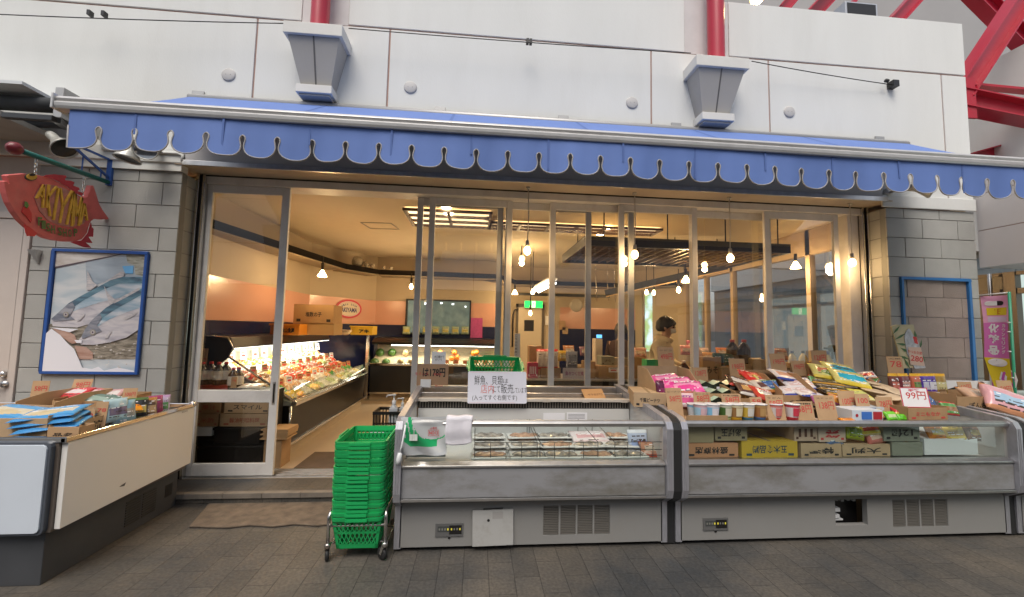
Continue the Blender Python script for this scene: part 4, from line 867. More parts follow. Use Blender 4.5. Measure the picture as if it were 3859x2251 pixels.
q = P(1218, 915, Y=-.11); o = copy_tree(bp, (q.x, -.09, .955), 0, 'single green basket tipped forward behind the white notice board', 'green baskets'); o.rotation_euler = (Matrix.Rotation(R(20), 3, 'X') @ Matrix.Rotation(R(90), 3, 'Z')).to_euler(); o.scale = (1., 1.08, 1.0)
tl_ = thing('basket_trolley', 'chrome trolley on black castors under the green baskets', 'trolley', (SBX, SBY, 0))
m_chr2 = mat('worn_chrome', (.62, .6, .57), .22, 1.0, dirt=.6, dcol=(.2, .09, .04), ds=14)
b = MB(); hw = .172
for s in (-1, 1):
    b.tube([(SBX+s*hw, SBY-.19, .10), (SBX+s*hw, SBY-.19, .265), (SBX+s*(hw-.004), SBY-.175, .29), (SBX+s*(hw-.004), SBY+.16, .30), (SBX+s*hw, SBY+.19, .27), (SBX+s*hw, SBY+.19, .10)], .011, 10)
b.tube([(SBX-hw, SBY-.192, .215), (SBX+hw, SBY-.192, .215)], .008, 8); b.tube([(SBX-hw, SBY-.1, .07), (SBX+hw, SBY-.1, .07)], .007, 8); b.tube([(SBX-hw, SBY+.1, .07), (SBX+hw, SBY+.1, .07)], .007, 8)
for s in (-1, 1): b.tube([(SBX+s*hw, SBY-.19, .10), (SBX+s*hw, SBY-.1, .07), (SBX+s*hw, SBY+.1, .07), (SBX+s*hw, SBY+.19, .10)], .007, 8)
b.build('tube_frame', m_chr2, tl_)
for s in (-1, 1):
    for y in (-.19, .19):
        an = R(70 if s < 0 else 40); ax = Vector((math.cos(an)*.35 if s < 0 else .75, .9 if s < 0 else .6, 0)).normalized(); ax = Vector((.95, .3, 0)).normalized() if s < 0 else Vector((.6, .8, 0)).normalized(); fw_ = Vector((-ax.y, ax.x, 0)); c = Vector((SBX+s*hw, SBY+y, .037))-fw_*.02*(-1)
        b = MB(); b.lathe([(0, -.012), (.03, -.012), (.037, -.007), (.037, .007), (.03, .012), (0, .012)], c, ax, 18)
        wh = b.build('castor', m_rubber, tl_)
        b = MB()
        for k in (-.017, .017): b.bar(c+ax*k, Vector((SBX+s*hw, SBY+y, .095))+ax*k*.8, .018, .003, up=ax)
        b.lathe([(0, 0), (.018, 0), (.018, .02), (.012, .028), (0, .028)], (SBX+s*hw, SBY+y, .084), seg=12); b.build('fork', m_chr2, wh)
# ------------------------------------------------------------------ goods: builders
def span(xl, xr, yt, yb, Y):
    a, c = P(xl, yb, Y=Y), P(xr, yt, Y=Y); return a.x, c.x, a.z, c.z
def carton(label, box, Y, depth, m=None, text=None, tm=None, cut=.45, rz=0., closed=False, flaps=False, name='carton', flip=False, th=.28, tw=.62, group=None, cat='carton'):
    x0, x1, z0, z1 = box; m = m or m_card2; w, h = (x1-x0), (z1-z0); t = .005
    o = thing(name, label, cat, ((x0+x1)/2, Y, z0), group, rz)
    b = MB(); hw = w/2
    if closed:
        b.box(-hw, hw, 0, depth, 0, h); b.box(-hw, hw, -.0006, .02, h*.998, h+.0006, 0); b.box(-.012, .012, .0, depth, h, h+.001, 1)
    else:
        b.box(-hw, hw, 0, t, 0, h*cut); b.box(-hw, hw, depth-t, depth, 0, h)
        for s in (-1, 1):
            xa = s*hw; xb_ = s*(hw-t)
            b.prism([(xa, t, 0), (xa, depth-t, 0), (xa, depth-t, h), (xa, depth*.45, h*.97), (xa, t, h*(cut+.12))], (xb_-xa, 0, 0))
        b.box(-hw+t, hw-t, t, depth-t, 0, t)
        if flaps: b.prism([(-hw, depth, h), (hw, depth, h), (hw-.02, depth+.03, h+.10), (-hw+.02, depth+.03, h+.10)], (0, .004, 0)); b.prism([(-hw, .02, h*.6), (-hw, depth, h), (-hw-.08, depth-.02, h+.04), (-hw-.07, .04, h*.62)], (0, 0, .004))
    b.build('board', [m, mat('parcel_tape', (.42, .30, .17), .25)], o, bevel=.0015, world=False)
    if text:
        b = MB(); hh = h*(1 if closed else cut); M = face((0, -.0012, hh*.5), (0, -1, 0), spin=math.pi if flip else 0); b.text(text, M, h=hh*th, w=w*tw, bold=.02)
        for k in (-.42, .33): b.box(w*k, w*k+w*.1, -.0011, -.0004, hh*.12, hh*.26)
        b.build('printing', tm or m_ink, o, fix=False, world=False)
    return o
def bag(label, at, size, cols, rot=(0, 0, 0), name='snack_bag', group=None, cat='bag', seed=0, fold=.0, text=None, tcol=None, gloss=.22, puff=1.0):
    """pillow pack lying in local x (width), y (height), bulging in z"""
    rnd = random.Random(seed*31+7); w, h, t = size; ph = [rnd.uniform(0, 6.3) for _ in range(6)]
    ms = [mat('film_%02d%02d%02d' % tuple(int(c*99) for c in col), col, gloss, var=.04, vs=30, coat=.25) for col in cols]
    b = MB(); nu, nv = 22, 24; hb = [rnd.random() for _ in range(40)]; ms += [m_paper, mat('print_dark', (.05, .035, .03), .4)] if len(cols) > 1 and max(size) > .1 else []; nm = len(cols)
    def top(u, v, s):
        a = 2*u-1; c = 2*v-1; e = max(0, 1-a**4)*max(0, 1-(abs(c)/.93)**3) if abs(c) < .93 else 0
        wr = .10*math.sin(9*u+ph[0]+3*v)*math.sin(7*v+ph[1])+.06*math.sin(17*u+ph[2]-5*v)
        edge = .012*math.sin(u*25+ph[3]) if abs(c) > .9 else 0
        return Vector((w*a/2*(1-.05*(1-abs(c))*puff), h*c/2, s*t/2*(e**.5 if e > 0 else 0)*(1+wr)*puff+edge*t+fold*a*a))
    for s in (1, -1):
        o = len(b.v); b.v += [top(i/nu, j/nv, s) for j in range(nv+1) for i in range(nu+1)]
        for j in range(nv):
            for i in range(nu):
                q = [o+j*(nu+1)+i, o+j*(nu+1)+i+1, o+(j+1)*(nu+1)+i+1, o+(j+1)*(nu+1)+i]
                a, c = (i+.5)/nu, (j+.5)/nv
                mi = 0
                if nm > 1 and .28 < c < .62 and .12 < a < .9 and s > 0: mi = 1
                if nm > 2 and (c < .12 or c > .86): mi = 2
                if nm > 3 and s > 0 and ((a-.5)/.28)**2+((c-.34)/.16)**2 < 1: mi = 3
                if len(ms) > nm and .14 < c < .84 and .12 < a < .88:
                    if hb[j] < .22 and ((i*7+j*13) % 5) and hb[(i//3+j) % 40] < .6: mi = nm+(hb[j] < .1)
                    elif s < 0 and (i+j) % 2 and c > .6: mi = nm+1
                b.f.append(q if s > 0 else q[::-1]); b.m.append(mi); b.sm.append(True)
    o = b.build(name, ms, fix=False)
    bm = bmesh.new(); bm.from_mesh(o.data); bmesh.ops.remove_doubles(bm, verts=bm.verts, dist=1e-5); bm.to_mesh(o.data); bm.free()
    o.location = at; o.rotation_euler = [R(a) for a in rot]; tag(o, label, cat, group)
    if text:
        b = MB(); b.text(text, face((0, h*.2, t*.53+.001), (0, 0, 1), (0, 1, 0)), h=h*.14, w=w*.6, bold=.03); c = b.build('lettering', tcol or m_paper, o, fix=False, world=False)
    return o
def card(label, box, Y, main='58円', sub='', m=None, ink=None, tilt=-12, rz=0., name='price_card', group=None, hm=.40):
    x0, x1, z0, z1 = box; w, h = x1-x0, z1-z0
    b = MB(); b.box(-w/2, w/2, 0, .0025, 0, h); o = b.build(name, m or m_card, world=False)
    o.location = ((x0+x1)/2, Y, z0); o.rotation_euler = (R(tilt), 0, R(rz)); tag(o, label, 'price card', group)
    b = MB(); b.text(main, face((w*.04, -.0012, h*(.60 if h < w*1.3 else .66)), (0, -1, 0)), h=min(h*hm, w*.36), w=w*.72, bold=.03 if 'は' in main else .006); b.build('price', ink or m_redink, o, fix=False, world=False)
    if sub: b = MB(); b.text(sub, face((0, -.0012, h*.88), (0, -1, 0)), h=min(.012, h*.1), w=w*.8); b.build('writing', m_ink, o, fix=False, world=False)
    return o
def cup(label, x, y, z, cols, text=None, r=.052, h=.118, group='cups of noodles in the front row', name='noodle_cup'):
    ms = [mat('cup_%02d%02d%02d' % tuple(int(c*99) for c in col), col, .35, var=.03) for col in cols]; t = thing(name, label, 'cup', (x, y, z), group)
    b = MB(); k = 28
    prof = [(r*.72, 0), (r*.78, h*.2), (r*.86, h*.5), (r*.93, h*.8), (r*.97, h*.94)]
    for i in range(len(prof)-1):
        mi = 0 if i in (0,) else (1 if i == 2 or i == 1 else 2 if len(ms) > 2 else 0)
        b.lathe(prof[i:i+2], seg=k, mi=mi)
    b.lathe([(0, 0), (r*.72, 0)], seg=k, mi=0); b.build('body', ms, t, world=False)
    b = MB(); b.lathe([(r*.97, h*.94), (r*1.03, h*.955), (r*1.03, h*.985), (r*.98, h), (0, h)], seg=k); b.build('lid', mat('cup_lid', (.66, .66, .68), .3), t, world=False)
    b = MB(); a0 = -.5
    b.add([Vector((r*.92*math.sin(a0+i*.2)*(.93+.12*j)*1.03, -r*.92*math.cos(a0+i*.2)*(.93+.12*j)*1.03, h*(.28+.5*j))) for j in (0, 1) for i in range(6)], [(i, i+1, i+7, i+6) for i in range(5)], 0, True)
    b.build('label', ms[-1], t, fix=False, world=False)
    return t
def bottle(label, x, y, z, h, r, liquid, capc, lab=(.7, .68, .62), name='bottle', group=None, squeeze=False, labh=(.16, .52), par=None):
    t = thing(name, label, 'bottle', (x, y, z), group)
    b = MB()
    if squeeze: b.lathe([(0, 0), (r*.9, 0), (r, h*.06), (r, h*.45), (r*.92, h*.6), (r*.55, h*.76), (r*.28, h*.84), (r*.26, h*.87), (0, h*.87)], seg=18)
    else: b.lathe([(0, 0), (r*.92, 0), (r, h*.04), (r, h*.58), (r*.93, h*.68), (r*.6, h*.80), (r*.34, h*.87), (r*.33, h*.92), (0, h*.92)], seg=18)
    b.build('body', mat('bottle_%02d%02d%02d' % tuple(int(c*99) for c in liquid), liquid, .12, coat=.3), t, world=False)
    b = MB(); z0 = h*(.85 if squeeze else .90); b.lathe([(0, z0), (r*.40, z0), (r*.40, h*.985), (r*.33, h), (0, h)], seg=14); b.build('cap', mat('cap_%02d%02d%02d' % tuple(int(c*99) for c in capc), capc, .4), t, world=False)
    b = MB(); b.lathe([(r*1.012, h*labh[0]), (r*1.012, h*labh[1])], seg=18); b.build('label', mat('label_%02d%02d%02d' % tuple(int(c*99) for c in lab), lab, .6, var=.12, vs=60), t, world=False)
    return t
G = 'goods'
# ------------------------------------------------------------------ long freezer: under the heap, behind the glass
FY = -.915
def inside(label, xl, xr, yt, yb, m, text=None, tm=None, Y=FY, depth=.5):
    bx_ = span(xl, xr, yt, yb, Y); bx_ = (bx_[0], bx_[1], max(.553, bx_[2]), bx_[3]); return carton(label, bx_, Y, depth, m, text, tm, closed=True, flip=True, th=.5, tw=.62, group='cartons packed inside the long freezer')
m_or = mat('orange_carton', (.50, .24, .12), .8, var=.06); m_ye = mat('yellow_carton', (.55, .36, .03), .7, var=.06)
inside('orange brown carton behind the freezer glass with upside down black writing, at its left end', 1685, 1816, 1091, 1127, m_or, '盛林商店', m_ink)
inside('yellow carton behind the freezer glass with upside down blue black writing', 1826, 1962, 1086, 1127, m_ye, '五木食品㈱', mat('navy_ink', (.02, .05, .08), .7))
inside('plain tan carton behind the freezer glass, right of the yellow one', 1972, 2070, 1092, 1126, m_card3, '特選', m_ink)
inside('long tan carton low behind the freezer glass with black figures printed', 2074, 2190, 1094, 1124, m_card3, '大判', m_ink)
inside('grey green carton low behind the freezer glass near its middle', 2196, 2270, 1088, 1122, mat('grey_carton', (.22, .23, .18), .8))
inside('white foam box behind the freezer glass at its right end', 2276, 2405, 1080, 1120, m_whitep)
inside('tan carton on top of the orange brown one, inside the freezer', 1683, 1756, 1045, 1090, mat('dim_carton', (.30, .24, .14), .85), None)
inside('wide tan carton on top of the yellow one, inside the freezer', 1760, 1838, 1045, 1085, mat('dim_carton', (.30, .24, .14), .85), 'あげ玉', m_ink)
inside('pale carton with brown stripes upper row behind the freezer glass', 1955, 2010, 1045, 1086, mat('pink_carton', (.5, .36, .26), .8), '|||', mat('stripe_brown', (.12, .05, .03), .7))
inside('white and red carton upper row behind the freezer glass', 2015, 2080, 1048, 1088, mat('pale_carton', (.55, .42, .32), .7), '祭', m_redink)
inside('grey carton upper row behind the freezer glass, near the middle', 2175, 2262, 1046, 1086, mat('grey_carton', (.22, .23, .18), .8), '12個', m_ink)
for i, (x, y, c, l) in enumerate(((2100, 1062, [(.35, .42, .02), (.2, .3, .02)], 'lime green bag behind the freezer glass, left of the middle'), (2135, 1052, [(.66, .5, .06), (.6, .06, .03), (.7, .6, .3)], 'yellow and red bag pressed to the top of the freezer glass'), (2150, 1072, [(.5, .15, .12), (.6, .4, .3)], 'reddish bag behind the freezer glass, right of the yellow one'), (2300, 1062, [(.6, .22, .04), (.65, .5, .1)], 'orange bag behind the freezer glass at the right'), (2345, 1066, [(.64, .46, .06), (.5, .3, .05)], 'yellow bag lying on the white foam box'), (2390, 1064, [(.25, .12, .06), (.6, .4, .1)], 'brown bag at the far right behind the freezer glass'), (2050, 1078, [(.10, .16, .3), (.4, .4, .3)], 'dark blue bag behind the freezer glass under the lime bag'))):
    q = P(x, y, Y=-.88); bag(l, q, (.16, .12, .05), c, (70, random.uniform(-12, 12), random.uniform(-12, 12)), group='bags seen through the freezer glass', seed=i)

# ------------------------------------------------------------------ long freezer: the heap on top
carton('flat tan carton lid lying askew at the left end of the long freezer', span(1562, 1636, 968, 1003, -.62), -.62, .34, m_card3, '千葉ピーナツ', cut=1, rz=R(-14), closed=True, th=.3)
cB_ = carton('tan carton of pink bags, leftmost of the heap', span(1613, 1722, 912, 992, -.52), -.52, .36, m_card3, None, cut=.45)
for i, (x, y, Yv, rz, c) in enumerate(((1640, 938, -.36, 4, .02), (1665, 946, -.42, -8, .06), (1688, 956, -.50, -14, .0))):
    bag(['pink bag at the back of the leftmost carton', 'pink bag in the middle of the leftmost carton', 'glossy pink bag at the front of the leftmost carton'][i], P(x, y, Y=Yv), (.27, .20, .07), [(.78, .10, .36), (.80, .30, .52), (.55, .04, .22), (.72, .06, .3)], (24, -6, rz), seed=i+20, text='Berry', tcol=m_paper, group='pink bags in the leftmost carton')
q = P(1625, 962, Y=-.56); bag('dark purple bag end sticking out of the leftmost carton', q, (.07, .16, .05), [(.10, .01, .05), (.2, .02, .09)], (80, 0, 10), seed=5)
q = P(1680, 985, Y=-.62); bag('white and pink bag upright behind the first red price card', q, (.20, .14, .06), [(.70, .48, .5), (.7, .12, .3), (.35, .1, .08)], (75, 0, -6), seed=6, text='berry', tcol=mat('violet_ink', (.3, .02, .3), .6))
carton('shallow tan carton under the mint topped packs', span(1712, 1812, 955, 1003, -.60), -.60, .42, m_card2, None, cut=.7)
ms_ = [mat('pack_dark', (.02, .028, .02), .25, var=.3, vs=40), mat('pack_mint', (.42, .55, .42), .3, var=.2, vs=40), m_paper]
k = 0
for r, (yv, Yv) in enumerate(((984, -.60), (966, -.48), (946, -.33))):
    for c_ in range(3 if r == 0 else 3):
        xv = (1724, 1757, 1789)[c_] + (-4 if r == 1 else 6 if r == 2 else 0); q = P(xv, yv, Y=Yv)
        b = MB(); w, d, h = .056, .055, .075; b.prism([(-w, -d, 0), (w, -d, 0), (w, -d, h*.62), (0, -d-.001, h), (-w, -d, h*.62)], (0, 2*d, 0), 0)
        b.add([(-w-.001, -d-.004, h*.63), (0, -d-.005, h+.002), (0, d, h+.002), (-w-.001, d, h*.63)], [(0, 1, 2, 3)], 1); b.add([(w+.001, -d-.004, h*.63), (0, -d-.005, h+.002), (0, d, h+.002), (w+.001, d, h*.63)], [(3, 2, 1, 0)], 1); b.box(-.03, .012, -d-.003, -d-.0012, .012, .032, 2)
        o = b.build('gable_pack', ms_); o.location = q-Vector((0, 0, .045)); o.rotation_euler.z = R(random.uniform(-6, 6))
        tag(o, 'dark gable pack with mint top, %s row of the heap, %s from left' % (['front', 'middle', 'back'][r], ORD[c_]), 'pack', 'mint topped packs in the carton')
carton('tan carton of red and black snack bags, left of the hinge maker carton', span(1822, 1908, 955, 1012, -.62), -.62, .45, m_card2, '赤だし', cut=.55, rz=R(5))
cols_ = [[(.62, .03, .03), (.7, .2, .1), (.5, .02, .02)], [(.06, .03, .02), (.6, .55, .5), (.5, .05, .03)], [(.58, .5, .42), (.12, .05, .04), (.5, .2, .06)], [(.10, .05, .04), (.55, .3, .1), (.6, .55, .5)], [(.5, .05, .03), (.66, .6, .55)]]
for i, (x, y, Yv, rx, rz) in enumerate(((1857, 930, -.34, 30, 8), (1822, 943, -.42, 25, -12), (1880, 950, -.46, 35, 14), (1845, 962, -.54, 30, -4), (1880, 972, -.58, 35, 10))):
    bag(['bright red bag on top of the snack carton', 'black and white bag at the left of the snack carton', 'cream and brown bag at the right of the snack carton', 'dark bag with orange print at the front of the snack carton', 'red and white bag low at the front of the snack carton'][i], P(x, y, Y=Yv), (.22, .16, .05), cols_[i], (rx, random.uniform(-15, 15), rz), seed=i+40, group='bags in the red and black carton')
carton('tall tan carton of white and blue bags with black figures on its side', span(1925, 2012, 925, 1008, -.58), -.58, .42, m_card2, 'OTTO', cut=.42, rz=R(3))
for i, (x, y, Yv, rx) in enumerate(((1935, 925, -.30, 22), (1965, 945, -.40, 26), (1955, 962, -.48, 14), (1985, 968, -.52, 10))):
    bag(['white bag with orange print at the back of the tall carton', 'white bag with blue edge leaning out of the tall carton', 'white and blue bag in the middle of the tall carton', 'white and blue bag lowest at the front of the tall carton'][i], P(x, y, Y=Yv), (.26, .20, .035), [(.70, .66, .68), (.66, .34, .22) if i == 0 else (.68, .5, .5), (.04, .06, .30)], (rx, random.uniform(-6, 10), random.uniform(-12, 8)), seed=i+60, text='しおせんべい' if i == 1 else None, tcol=m_ink, group='white and blue bags in the tall carton')
carton('tan carton of black foil packs with red specks on its front', span(2014, 2090, 955, 1010, -.60), -.60, .40, m_card2, None, cut=.5)
for i, (x, y, Yv) in enumerate(((2030, 940, -.36), (2045, 955, -.48), (2058, 966, -.55))):
    bag(['black foil pack at the back of the speckled carton', 'black foil pack with gold edge in the middle of the speckled carton', 'black and gold foil pack at the front of the speckled carton'][i], P(x, y, Y=Yv), (.28, .12, .03), [(.015, .013, .012), (.03, .025, .02), (.5, .26, .03)], (14, 5, -10+i*6), seed=i+70, gloss=.15, group='black foil packs')
for i, (x, y, Yv, rz) in enumerate(((2038, 918, -.22, -18), (2068, 912, -.20, -10), (2090, 932, -.34, -16))):
    bag(['green and yellow bag half hidden at the left of the big bags', 'big teal and yellow bag, uppermost of the heap', 'big teal and yellow bag lying in front of the uppermost one'][i], P(x, y, Y=Yv), (.29, .21, .06), [(.66, .62, .22), (.02, .42, .58) if i else (.5, .12, .06), (.72, .55, .05), (.03, .45, .62) if i else (.16, .3, .06)], (32, 10, rz), seed=i+80, group='big teal and yellow bags')
bag('yellow clear bag under the teal bags, over a tan carton', P(2100, 972, Y=-.50), (.24, .18, .06), [(.66, .58, .10), (.6, .62, .2), (.7, .65, .3)], (20, 0, -8), seed=90)
carton('tan carton under the yellow clear bag', span(2078, 2140, 975, 1020, -.60), -.60, .35, m_card3, '100', tm=m_redink, cut=.9)
# bowls with pale lids
m_lid = mat('pale_lid', (.62, .48, .33), .35, var=.15, vs=25); m_bowl = mat('bowl_brown', (.22, .14, .08), .5)
for i, (x, y, Yv, tl2) in enumerate(((2135, 940, -.32, 10), (2165, 950, -.38, 14), (2150, 962, -.48, 8), (2200, 962, -.46, 22), (2185, 976, -.56, 12))):
    q = P(x, y, Y=Yv); t = thing('noodle_bowl', 'pale lidded noodle bowl in the heap, ' + ['back left', 'back right', 'middle left', 'tilted, rightmost', 'front'][i] + ' of the five', 'bowl', q, 'lidded bowls in the heap'); t.rotation_euler = (R(tl2), R(random.uniform(-6, 10)), 0)
    b = MB(); b.lathe([(0, -.075), (.055, -.075), (.075, -.03), (.085, .0)], seg=24); b.build('body', m_bowl, t, world=False)
    b = MB(); b.lathe([(.085, -.004), (.089, 0), (.089, .004), (.08, .007), (0, .008)], seg=24); b.build('lid', m_lid, t, world=False)
carton('tan carton holding the lidded bowls', span(2140, 2215, 972, 1020, -.62), -.62, .40, m_card2, None, cut=.6)
bx_ = span(2192, 2330, 962, 1010, -.40); carton('kraft carton of upright stand up pouches with a white slip on its front', bx_, -.40, .26, m_card2, None, cut=.95, name='carton')
q0, q1 = P(2283, 1000, Y=-.402), P(2312, 966, Y=-.402); b = MB(); b.box(q0.x, q1.x, -.404, -.4025, q0.z, q1.z); b.box(q0.x+.01, q0.x+.04, -.4047, -.4043, q0.z+.012, q0.z+.016, 1); tag(b.build('delivery_slip', [mat('slip_white', (.62, .66, .64), .6, var=.08, vs=80), m_ink]), 'white delivery slip stuck on the pouch carton', 'slip')
pc = [[(.16, .05, .04), (.5, .12, .08), (.72, .40, .03)], [(.18, .04, .05), (.55, .3, .25), (.72, .40, .03)], [(.55, .14, .08), (.16, .25, .06), (.72, .40, .03)], [(.10, .05, .36), (.5, .5, .6), (.72, .42, .03)], [(.12, .06, .38), (.6, .6, .66), (.72, .42, .03)], [(.35, .22, .06), (.55, .5, .25), (.70, .38, .03)]]
for i, (xl, xr) in enumerate(((2188, 2212), (2210, 2240), (2240, 2268), (2262, 2290), (2280, 2302), (2298, 2326))):
    q = P((xl+xr)/2, 947, Y=-.33); w_ = P(xr, 940, Y=-.33).x-P(xl, 940, Y=-.33).x
    bag('yellow topped pouch, %s from left in the kraft carton' % ORD[i], q, (w_*1.05, .20, .045), pc[i], (84, 0, random.uniform(-10, 10)), name='pouch', cat='pouch', seed=i+100, group='stand up pouches')
# fish shaped poster stand
q0 = P(2205, 800, Y=-.12); ps2 = thing('display_stand', 'cardboard display stand with pineapple leaves and a hanging fish print', 'display stand', (q0.x+.1, -.12, .9))
st = lambda x, y, d=0.: (lambda q: Vector((q.x, q.y-d, q.z)))(P((3239+x/4.05)*.65302, (1160+y/4.05)*.65302, Y=-.12))
b = MB(); b.prism([st(485, 285), (st(570, 258)), st(825, 258), st(860, 400), st(1000, 900), st(660, 930), st(590, 640)], (0, .012, 0)); b.build('board', mat('stand_board', (.46, .40, .24), .5, var=.2, vs=8), ps2)
b = MB(); rnd = random.Random(4)
for (x, y, a, l) in ((560, 340, -50, 170), (620, 440, -30, 200), (650, 560, 10, 190), (690, 650, -150, 170), (850, 420, 80, 150), (930, 560, 100, 160), (960, 760, 60, 170), (720, 850, 60, 190), (680, 760, 20, 160)):
    d_ = (math.cos(R(a)), math.sin(R(a))); n_ = (-d_[1], d_[0]); b.poly([st(x-d_[0]*l/2, y-d_[1]*l/2, .002), st(x+n_[0]*18, y+n_[1]*18, .004), st(x+d_[0]*l/2, y+d_[1]*l/2, .002), st(x-n_[0]*18, y-n_[1]*18, .004)])
b.build('leaf_print', mat('leaf_green', (.05, .13, .045), .5, var=.3, vs=30), ps2, fix=False)
b = MB(); b.prism([st(740, 320, .006), st(700, 370, .006), (st(680, 440, .006)), st(690, 520, .006), st(720, 700, .006), st(840, 930, .006), st(1000, 920, .006), st(930, 660, .006), st(880, 500, .006), st(810, 420, .006), st(770, 340, .006)], (0, .005, 0)); b.build('fish_print', mat('fish_silver', (.42, .43, .47), .3, var=.4, vs=18), ps2)
b = MB(); b.poly([st(800, 440, .0068), st(860, 445, .0068), st(885, 560, .0068), st(830, 540, .0068)]); b.build('red_patch', m_redink, ps2, fix=False)
b = MB(); b.poly([st(725, 600, .010), st(920, 605, .010), st(980, 890, .010), st(760, 870, .010)]); b.build('note', mat('note_peach', (.62, .45, .36), .7), ps2, fix=False)
b = MB(); c = st(830, 680, .0105); b.text('かつお生節', face(c, (0, -1, 0), spin=R(-8)), h=.03, w=.15, bold=.01); c = st(860, 780, .0105); b.text('280', face(c, (0, -1, 0), spin=R(-8)), h=.055, w=.13, bold=.02); b.build('lettering', m_redink, ps2, fix=False)
card('small kraft card standing at the left of the stand up pouches', span(2188, 2224, 878, 925, -.24), -.24, '78', '大根', tilt=-6)
# cups
CUPS = [(1708, -.74, [(.25, .5, .72), (.6, .66, .72)], 'pale blue cup half hidden, leftmost of the front row'), (1724, -.82, [(.70, .68, .72), (.35, .58, .75), (.66, .45, .5)], 'white and pink cup, second from left in the front row'), (1752, -.85, [(.66, .70, .74), (.22, .5, .72), (.7, .66, .7)], 'white and sky blue cup, third in the front row'), (1784, -.82, [(.45, .52, .25), (.08, .16, .04), (.62, .6, .48)], 'green and white cup, fourth in the front row'), (1810, -.84, [(.64, .40, .03), (.3, .16, .06), (.68, .6, .4)], 'yellow cup, fifth in the front row'), (1838, -.84, [(.04, .20, .36), (.6, .42, .06), (.66, .64, .6)], 'blue and yellow cup, sixth in the front row'), (1868, -.83, [(.03, .15, .42), (.35, .16, .06), (.5, .3, .12)], 'blue and brown cup, seventh in the front row'), (1906, -.84, [(.56, .04, .05), (.66, .60, .58), (.66, .2, .18)], 'red and white cup, second last of the front row'), (1948, -.85, [(.56, .04, .06), (.68, .62, .62), (.6, .05, .08)], 'red and white cup at the right end of the front row')]
for xv, Yv, c, l in CUPS: q = P(xv, 993, Y=Yv); cup(l, q.x, Yv, q.z-.118, c)
b = MB(); bb_ = span(1690, 1970, 1000, 1034, -.9); b.box(bb_[0], bb_[1], -.9, -.66, .812, .822); b.box(bb_[0], bb_[0]+.30, -.905, -.898, .80, .87); b.box(bb_[1]-.75, bb_[1], -.64, -.634, .80, .885)
tag(b.build('cardboard_tray', m_card2), 'low cardboard tray under the row of noodle cups', 'tray')
# flat boxes by the cups
for i, (xl, xr, yt, yb, Yv, c, l) in enumerate(((2098, 2172, 1010, 1036, -.90, [(.62, .68, .74), (.05, .17, .55), (.42, .02, .03)], 'flat box with blue and red panels at the front of the heap'), (2120, 2176, 1003, 1011, -.80, [(.45, .5, .55), (.06, .15, .4), (.6, .6, .6)], 'grey blue flat box on top behind the red and blue one'))):
    x0, x1, z0, z1 = span(xl, xr, yt, yb, Yv); b = MB(); b.box(x0, x1, Yv, Yv+.16, z0, z1); w = x1-x0; h = z1-z0; b.box(x0+w*.3, x0+w*.64, Yv-.0015, Yv-.0003, z0+h*.12, z1-h*.15, 1); b.box(x0+w*.68, x1-w*.02, Yv-.0015, Yv-.0003, z0+h*.12, z1-h*.15, 2); b.lathe([(0, 0), (.012, 0)], (x0+w*.15, Yv-.001, z0+h*.5), (0, -1, 0), 10, 2)
    tag(b.build('flat_box', [mat('fb_%02d%02d%02d' % tuple(int(a*99) for a in q), q, .35) for q in c], bevel=.002), l, 'box', 'flat boxes at the front')
bag('lime green bag at the front right of the heap', P(2192, 1024, Y=-.88), (.10, .07, .03), [(.16, .55, .03), (.5, .6, .3)], (60, 0, 5), seed=111); bag('small bright green pack beside the last front carton', P(2222, 1027, Y=-.86), (.10, .05, .03), [(.12, .5, .02), (.1, .4, .02)], (60, 0, -3), seed=112); bag('orange pack end peeping over the rail left of the flat box', P(2086, 1034, Y=-.90), (.12, .05, .02), [(.7, .24, .02), (.6, .2, .02)], (20, 0, 0), seed=113)
carton('kraft carton with red brush writing, near the right end of the front rail', span(2232, 2336, 1003, 1034, -.88), -.88, .30, m_card2, 'ミニもなか', m_redink, cut=.95, rz=R(4), th=.35)
carton('wide kraft carton with bold black writing at the right end of the heap', span(2352, 2475, 972, 1020, -.62), -.62, .28, m_card2, 'ぽんち揚', m_ink, cut=.9, rz=R(4), th=.36, tw=.5)
bag('pink and blue clear bag hanging over the right end of the heap', P(2478, 990, Y=-.66), (.34, .26, .10), [(.66, .36, .40), (.35, .5, .66), (.66, .3, .16)], (50, 20, -20), seed=120)
bag('orange edged clear bag in the wide kraft carton', P(2420, 978, Y=-.50), (.32, .22, .08), [(.6, .4, .28), (.62, .5, .4), (.68, .3, .1)], (30, 8, -6), seed=121)
b = MB(); q0, q1 = P(2322, 962, Y=-.10), P(2436, 938, Y=-.10); b.prism([(q0.x, -.1, q0.z), (q1.x+.04, -.1, q0.z), (q1.x, -.1, q1.z), (q0.x, -.1, q1.z)], (0, .01, 0)); b.prism([(q0.x+.02, -.103, q0.z+.01), (q0.x+.24, -.103, q0.z+.02), (q0.x+.24, -.103, q1.z-.02), (q0.x+.18, -.103, q1.z-.03), (q0.x+.17, -.103, q0.z+.05)], (0, .001, 0), 1); b.lathe([(0, 0), (.045, 0)], (q1.x-.10, -.104, (q0.z+q1.z)/2), (0, -1, 0), 16, 2)
tag(b.build('picture_board', [m_paper, m_black, mat('board_brown', (.25, .14, .10), .6)]), 'white picture board with black shape leaning at the foot of the right pier', 'board')
CL = [(.55, .05, .05), (.62, .5, .1), (.05, .12, .3), (.1, .3, .08), (.64, .6, .58), (.3, .14, .06), (.7, .3, .05), (.4, .1, .25)]
